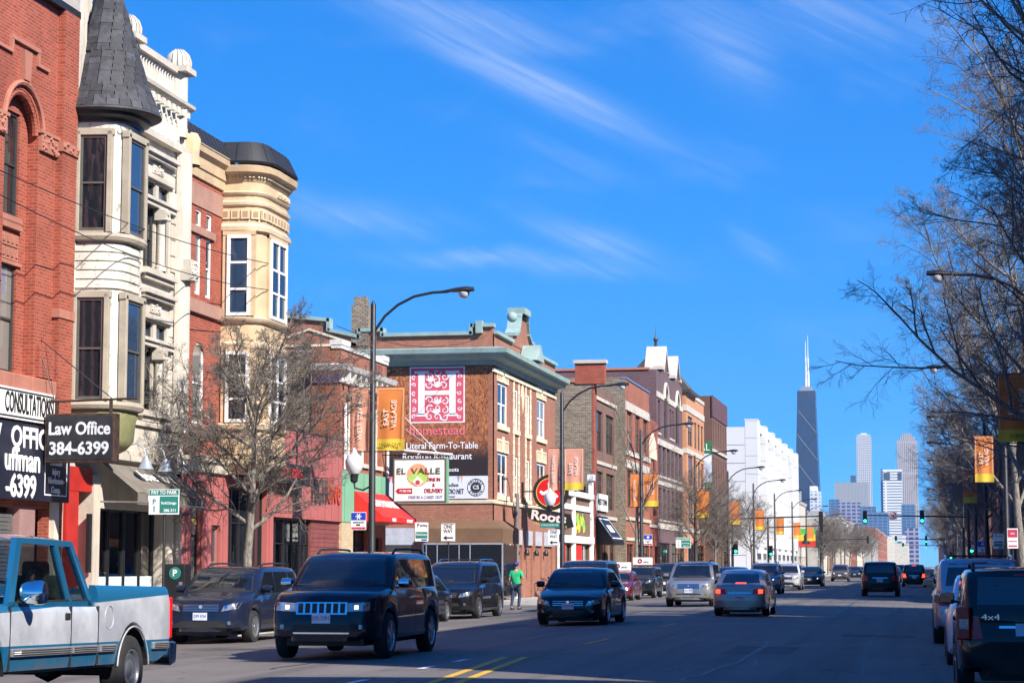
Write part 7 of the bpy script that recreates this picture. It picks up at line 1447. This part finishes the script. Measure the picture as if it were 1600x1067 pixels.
def mast(label, X, Y, s, L, heads, sign=False, face=1):
    t = thing('traffic_signal', label, 'traffic light', (X, Y, 0), 0, 'traffic signals'); ob('pole', M().tube([(0, 0, 0), (0, 0, 6.6)], [.13, .09], 10), POLE, t, 40); ob('mast_arm', M().tube([(0, 0, 5.55), (s * L, 0, 5.75)], [.075, .05], 8), POLE, t)
    for h in heads: signal(t, s * h, 5.6, face, -.1)
    signal(t, 0.3 * s, 3.1, 1, -.05)
    if sign:
        o = ob('no_left_turn_sign', M().box(s * sign - .33, s * sign + .33, -.2, -.19, 5.35, 6.01), SIGNW, t); ob('ring', M().lathe([(.24, -.205), (.30, -.205)], 24, (s * sign, 0, 5.68), 'y'), MATS['sign_red'], o); ob('slash', M().prism([(s * sign - .2, 5.85), (s * sign - .16, 5.89), (s * sign + .2, 5.51), (s * sign + .16, 5.47)], 'y', -.209, -.206), MATS['sign_red'], o); ob('turn_arrow', M().prism([(s * sign - .2, 5.72), (s * sign - .05, 5.84), (s * sign - .05, 5.77), (s * sign + .1, 5.77), (s * sign + .1, 5.5), (s * sign + .03, 5.5), (s * sign + .03, 5.68), (s * sign - .05, 5.68), (s * sign - .05, 5.6)], 'y', -.204, -.201), SIGNK, o)
mast('traffic signal mast on the right with two green lights and a no-left-turn sign', 4.0, 178, -1, 9.2, (9.0, 4.3), 6.7); mast('traffic signal mast on the left with its signal facing away', -16.4, 180.5, 1, 7.8, (7.6,), False, 0)
mast('far traffic signal mast on the right', 4.0, 330, -1, 9.0, (8.6, 4.0)); mast('far traffic signal mast on the left', -16.4, 333, 1, 7.8, (7.4,), False, 0); mast('farthest traffic signal mast on the right', 4.0, 430, -1, 9, (8.6, 4.0)); mast('traffic signal mast beside the white building', -16.4, 222, 1, 6, (5.6,), False, 0)
t = thing('billboard', 'small green yellow and red painted billboard past the white building', 'billboard', (-17.9, 297, 4.2)); 
for i, c in enumerate(((.5, .02, .01), (.75, .42, .02), (.05, .35, .05))): ob('stripe', M().box(0, 2.6, -.05, .0, i * .85, i * .85 + .85), plain('billboard_%d' % i, c, .6), t)
ob('figure', M().prism([(.6, .4), (1.9, .4), (1.6, 1.0), (1.75, 1.5), (1.3, 2.0), (.95, 1.5), (1.0, 1.0)], 'y', -.06, -.051), SIGNK, t); ob('frame', M().box(-.05, 2.65, -.02, .1, -.08, -.01), BLACKM, t); ob('leg', M().box(1.2, 1.4, .0, .1, -4.2, -.08), BLACKM, t)
t = thing('shop_sign', 'red projecting shop sign lettered tel on the right', 'sign', (4.9, 92, 3.9)); ob('cabinet', M().box(-.45, .8, -.1, .1, 0, 1.0), plain('sign_crimson', (.42, .01, .015), .5), t, bev=.02); text('Hotel', .42, SIGNW, t, (.2, -.11, .5), bold=.008); ob('bracket', M().tube([(.8, 0, .9), (1.35, 0, .9)], .03, 6), BLACKM, t)
for i, (a, b, sg, l) in enumerate([((-17.7, 34, 9.3), (-17.86, 55.2, 9.9), .3, 'upper overhead cable along the left facades'), ((-17.7, 34, 9.0), (-17.86, 55.6, 9.2), .5, 'lower overhead cable along the left facades'), ((-19, 66, 9.4), (-19.2, 91, 11.8), .6, 'overhead cable between the red shop and the corner building')]):
    a, b = Vector(a), Vector(b); m = M(); m.tube([a.lerp(b, k / 16) - Vector((0, 0, sg * 4 * (k / 16) * (1 - k / 16))) for k in range(17)], .012, 5); tag(ob('overhead_cable', m, BLACKM), l, 'cable', 'overhead cables')

# ================================================================== people
SKIN = plain('skin', (.45, .26, .18), .55, var=.08, scale=20); HAIRD = plain('dark_hair', (.02, .015, .012), .6)
def skinned(name, verts, edges, radii, mat, parent, root=0, sub=2):
    me = bpy.data.meshes.new(name); me.from_pydata(verts, edges, []); me.materials.append(mat); o = link(name, me, parent)
    sm = o.modifiers.new('skin', 'SKIN'); sm.use_smooth_shade = True
    if not me.skin_vertices: 
        with bpy.context.temp_override(object=o, active_object=o): bpy.ops.mesh.customdata_skin_add()
    for i, r in enumerate(radii): d = me.skin_vertices[0].data[i]; d.radius = r if isinstance(r, tuple) else (r, r); d.use_root = i == root
    s_ = o.modifiers.new('sub', 'SUBSURF'); s_.levels = s_.render_levels = sub; return o
def head(parent, loc, rotz=0, tilt=0, hair=None, cap=None, sc=1.0, name='head'):
    # ovoid head with nose, ears, eyes, mouth; faces -y
    m = M(); n = 14
    prof = [(0, -.115), (.045, -.108), (.062, -.085), (.07, -.05), (.077, 0), (.08, .04), (.074, .08), (.052, .11), (0, .122)]
    for r, z in prof:
        for k in range(n):
            a = 2 * PI * k / n; y = math.sin(a); m.v.append((r * math.cos(a) * .95, r * 1.22 * y + (.012 if y > 0 and z > 0 else 0) - (.01 if z < -.05 and y < 0 else 0), z))
    for i in range(len(prof) - 1):
        for k in range(n): m.f.append((i * n + k, i * n + (k + 1) % n, (i + 1) * n + (k + 1) % n, (i + 1) * n + k))
    m.add([(0, -.098, .02), (-.016, -.092, -.028), (.016, -.092, -.028), (0, -.122, -.022)], [(0, 1, 3), (0, 3, 2), (1, 2, 3)])
    for s_ in (-1, 1): m.lathe([(0, -.012), (.022, -.008), (.028, .004), (0, .01)], 8, (s_ * .078, .012, 0), 'x')
    o = ob(name, m, SKIN, parent, 60, loc, (tilt, 0, rotz)); o.scale = (sc, sc, sc)
    for s_ in (-1, 1): ob('eye', M().lathe([(0, -.006), (.011, -.003), (.012, .004)], 8, (s_ * .03, -.088, .012), 'y'), HAIRD, o)
    ob('mouth', M().box(-.022, .022, -.097, -.09, -.058, -.052), plain('lip', (.35, .12, .1), .5), o)
    if hair: ob('hair', M().lathe([(.078, .02), (.088, .05), (.083, .09), (.058, .122), (0, .136)], 14, (0, .016, 0)).lathe([(.06, -.05), (.083, .0), (.088, .05)], 10, (0, .03, 0), 'z', R(-10), R(190)), hair, o, 50)
    if cap: ob('cap', M().lathe([(.09, .035), (.094, .06), (.088, .1), (.06, .135), (0, .145)], 14, (0, .01, 0)).prism([(-.07, -.06), (.07, -.06), (.055, -.16), (0, -.175), (-.055, -.16)], 'z', .038, .05), cap, o, 50)
    return o
def fingers(parent, base, d, up, mat, ln=.085, curl=.5):
    # palm and five bent fingers from the wrist along d
    d, up = Vector(d).normalized(), Vector(up).normalized(); s_ = d.cross(up).normalized(); b = Vector(base); vs = [b, b + d * .05, b + d * .09]; es = [(0, 1), (1, 2)]; rd = [(.026, .018), (.036, .017), (.034, .014)]
    for i in range(4):
        o = s_ * (.027 - .018 * i); p = b + d * .09 + o; k = len(vs); l = ln * (.9, 1.0, .95, .75)[i]; vs += [p, p + d * l * .45 - up * l * .12, p + d * l * .75 - up * l * (.2 + curl * .5)]; es += [(2, k), (k, k + 1), (k + 1, k + 2)]; rd += [.0095, .0088, .007]
    k = len(vs); vs += [b + d * .03 + s_ * .04, b + d * .065 + s_ * .06 - up * .01, b + d * .095 + s_ * .055 - up * .02]; es += [(0, k), (k, k + 1), (k + 1, k + 2)]; rd += [.012, .011, .008]
    return skinned('hand', [tuple(v) for v in vs], es, rd, mat, parent, 0, 1)
def walker():
    t = thing('person', 'person in green T-shirt, blue cap and jeans crossing the side street, seen from behind', 'person', (-15.2, 77.5, -.14), R(172))
    # body faces local -y (away from the camera after turning), one hand raised to the face
    J = [(0, 0, .95), (0, .01, 1.15), (0, .015, 1.35), (0, .01, 1.47), (0, -.01, 1.56), (-.18, .01, 1.42), (-.27, .02, 1.17), (-.15, -.20, 1.22), (-.06, -.16, 1.42), (.18, .01, 1.42), (.25, .06, 1.16), (.25, -.02, .93), (-.09, 0, .9), (-.10, -.08, .5), (-.10, .02, .09), (-.10, -.13, .04), (.09, 0, .9), (.10, .10, .5), (.10, .28, .12), (.10, .16, .04)]
    E = [(0, 1), (1, 2), (2, 3), (3, 4), (2, 5), (5, 6), (6, 7), (7, 8), (2, 9), (9, 10), (10, 11), (0, 12), (12, 13), (13, 14), (14, 15), (0, 16), (16, 17), (17, 18), (18, 19)]
    Rr = [(.155, .105), (.14, .10), (.165, .10), (.06, .06), (.052, .052), .058, .044, .036, .028, .058, .044, .028, .085, .06, .04, .035, .085, .06, .04, .035]
    skinned('body', J, E, Rr, SKIN, t)
    def part(name, ids, mat, grow_): 
        mp = {j: i for i, j in enumerate(ids)}; skinned(name, [J[j] for j in ids], [(mp[a], mp[b]) for a, b in E if a in mp and b in mp], [tuple(x + grow_ for x in (Rr[j] if isinstance(Rr[j], tuple) else (Rr[j], Rr[j]))) for j in ids], mat, t)
    part('jeans', [0, 12, 13, 14, 16, 17, 18], plain('denim', (.02, .035, .075), .85, var=.2, scale=14), .014)
    SH_ = plain('green_cotton', (.02, .42, .17), .85, var=.1, scale=10)
    skinned('shirt', [(0, 0, .88), (0, .01, 1.1), (0, .015, 1.34), (0, .01, 1.45), (-.18, .01, 1.41), (-.25, .02, 1.22), (.18, .01, 1.41), (.24, .05, 1.2)], [(0, 1), (1, 2), (2, 3), (2, 4), (4, 5), (2, 6), (6, 7)], [(.185, .14), (.175, .135), (.19, .13), .075, .085, .075, .085, .075], SH_, t)
    head(t, (0, -.03, 1.66), 0, R(8), HAIRD, plain('blue_cap', (.02, .025, .35), .8))
    fingers(t, (-.06, -.16, 1.43), (.1, .3, 1), (0, 1, -.2), SKIN); fingers(t, (.25, -.02, .92), (0, -.1, -1), (1, 0, 0), SKIN)
    for s_, p in ((-1, (-.10, -.08, 0)), (1, (.10, .2, 0))): ob('shoe', M().prism([(-.05, .1), (-.05, -.12), (-.03, -.17), (.03, -.17), (.05, -.12), (.05, .1)], 'z', 0, .08), plain('dark_shoe', (.03, .03, .03), .7), t, loc=p, bev=.02)
walker()
def driver():
    T = Matrix.Translation((-9.62, 23.15, rz(-9.6)))
    t = thing('person', 'driver in a teal top at the wheel of the two-tone pickup', 'person', (-9.62 + .53, 23.15 - 2.74, rz(-9.6) - .21))
    J = [(0, 0, .95), (0, .02, 1.15), (0, .03, 1.34), (0, .0, 1.44), (0, -.03, 1.53), (-.19, .0, 1.36), (-.25, -.12, 1.16), (-.17, -.36, 1.30), (.19, .0, 1.36), (.25, -.12, 1.16), (.17, -.36, 1.30)]
    E = [(0, 1), (1, 2), (2, 3), (3, 4), (2, 5), (5, 6), (6, 7), (2, 8), (8, 9), (9, 10)]
    skinned('body', J, E, [(.16, .11), (.15, .105), (.17, .105), .06, .052, .06, .045, .03, .06, .045, .03], SKIN, t)
    skinned('shirt', J[:4] + [J[5], J[6], J[8], J[9]], [(0, 1), (1, 2), (2, 3), (2, 4), (4, 5), (2, 6), (6, 7)], [(.175, .13), (.165, .125), (.185, .125), .07, .075, .065, .075, .065], plain('teal_cotton', (.02, .16, .17), .85), t)
    head(t, (0, -.06, 1.60), R(8), 0, HAIRD)
    fingers(t, (-.17, -.36, 1.31), (.1, -.6, .3), (0, .3, 1), SKIN); fingers(t, (.17, -.36, 1.31), (-.1, -.6, .3), (0, .3, 1), SKIN)
driver()
def cyclist():
    t = thing('bicycle', 'bicycle with a black wheel leaning by the corner building brick piers', 'bicycle', (-18.35, 101.3, 0), R(75))
    for y in (-.5, .5):
        w_ = ob('wheel', M().lathe([(.30, -.02), (.335, -.022), (.345, 0), (.335, .022), (.30, .02)], 24, (0, y, .345), 'x'), TYRE, t, 40)
        for k in range(10): a = k * PI / 5; ob('spoke', M().tube([(0, y, .345), (0, y + .3 * math.cos(a), .345 + .3 * math.sin(a))], .004, 3), STEEL, w_)
    for a, b in (((0, .5, .345), (0, .12, .3)), ((0, .12, .3), (0, .2, .85)), ((0, .12, .3), (0, -.36, .82)), ((0, .18, .78), (0, -.36, .86)), ((0, -.5, .345), (0, -.36, .9)), ((0, .5, .345), (0, .19, .75))): ob('frame_tube', M().tube([a, b], .018, 6), plain('bike_black', (.02, .02, .022), .4), t)
    ob('saddle', M().prism([(-.08, .3), (.08, .3), (.03, .05), (-.03, .05)], 'z', .86, .91), TRIM, t, bev=.02); ob('handlebar', M().tube([(-.28, -.3, .98), (-.1, -.4, .98), (.1, -.4, .98), (.28, -.3, .98)], .016, 6), TRIM, t)
    t = thing('person', 'person in a white top bending over a bicycle by the brick piers', 'person', (-18.1, 101.9, 0), R(40))
    J = [(0, .15, .92), (0, -.02, 1.08), (0, -.22, 1.18), (0, -.34, 1.2), (0, -.40, 1.22), (-.16, -.2, 1.12), (-.18, -.3, .86), (-.15, -.42, .7), (.16, -.2, 1.12), (.18, -.3, .86), (.15, -.42, .7), (-.09, .15, .88), (-.1, .02, .48), (-.1, .14, .09), (-.1, .0, .04), (.09, .15, .88), (.1, .06, .48), (.1, .2, .09), (.1, .06, .04)]
    E = [(0, 1), (1, 2), (2, 3), (3, 4), (2, 5), (5, 6), (6, 7), (2, 8), (8, 9), (9, 10), (0, 11), (11, 12), (12, 13), (13, 14), (0, 15), (15, 16), (16, 17), (17, 18)]
    skinned('body', J, E, [(.15, .11), (.14, .1), (.16, .1), .055, .05, .055, .04, .028, .055, .04, .028, .08, .055, .04, .033, .08, .055, .04, .033], SKIN, t)
    skinned('shirt', J[:4] + [J[5], J[6], J[8], J[9]], [(0, 1), (1, 2), (2, 3), (2, 4), (4, 5), (2, 6), (6, 7)], [(.165, .13), (.16, .12), (.175, .12), .07, .07, .055, .07, .055], plain('white_cotton', (.7, .7, .72), .85), t); skinned('shorts', [J[0], J[11], J[12], J[15], J[16]], [(0, 1), (1, 2), (0, 3), (3, 4)], [(.165, .125), .1, .075, .1, .075], plain('black_cloth', (.02, .02, .022), .85), t)
    head(t, (0, -.47, 1.24), 0, R(-50), HAIRD, plain('white_helmet', (.7, .7, .7), .4))
    for s_ in (-1, 1): fingers(t, (s_ * .15, -.42, .69), (0, -.3, -1), (0, -1, .3), SKIN)
cyclist()

# ================================================================== air: thin winter haze around the whole place
def haze():
    m = bpy.data.materials.new('haze'); m.use_nodes = True; k = NT(m.node_tree); k.n.remove(k.n['Principled BSDF'])
    v = k.new('ShaderNodeVolumePrincipled'); v.inputs['Color'].default_value = (.45, .70, 1, 1); v.inputs['Density'].default_value = HAZE; v.inputs['Anisotropy'].default_value = .2
    k.l.new(v.outputs[0], k.n['Material Output'].inputs['Volume'])
    o = ob('haze', M().box(-3010, 3010, -310, 5310, -2.0, 480), m); o['kind'] = 'stuff'; o['label'] = 'thin bluish haze over the far skyline'
HAZE = 7.5e-5
if HAZE > 0: haze()
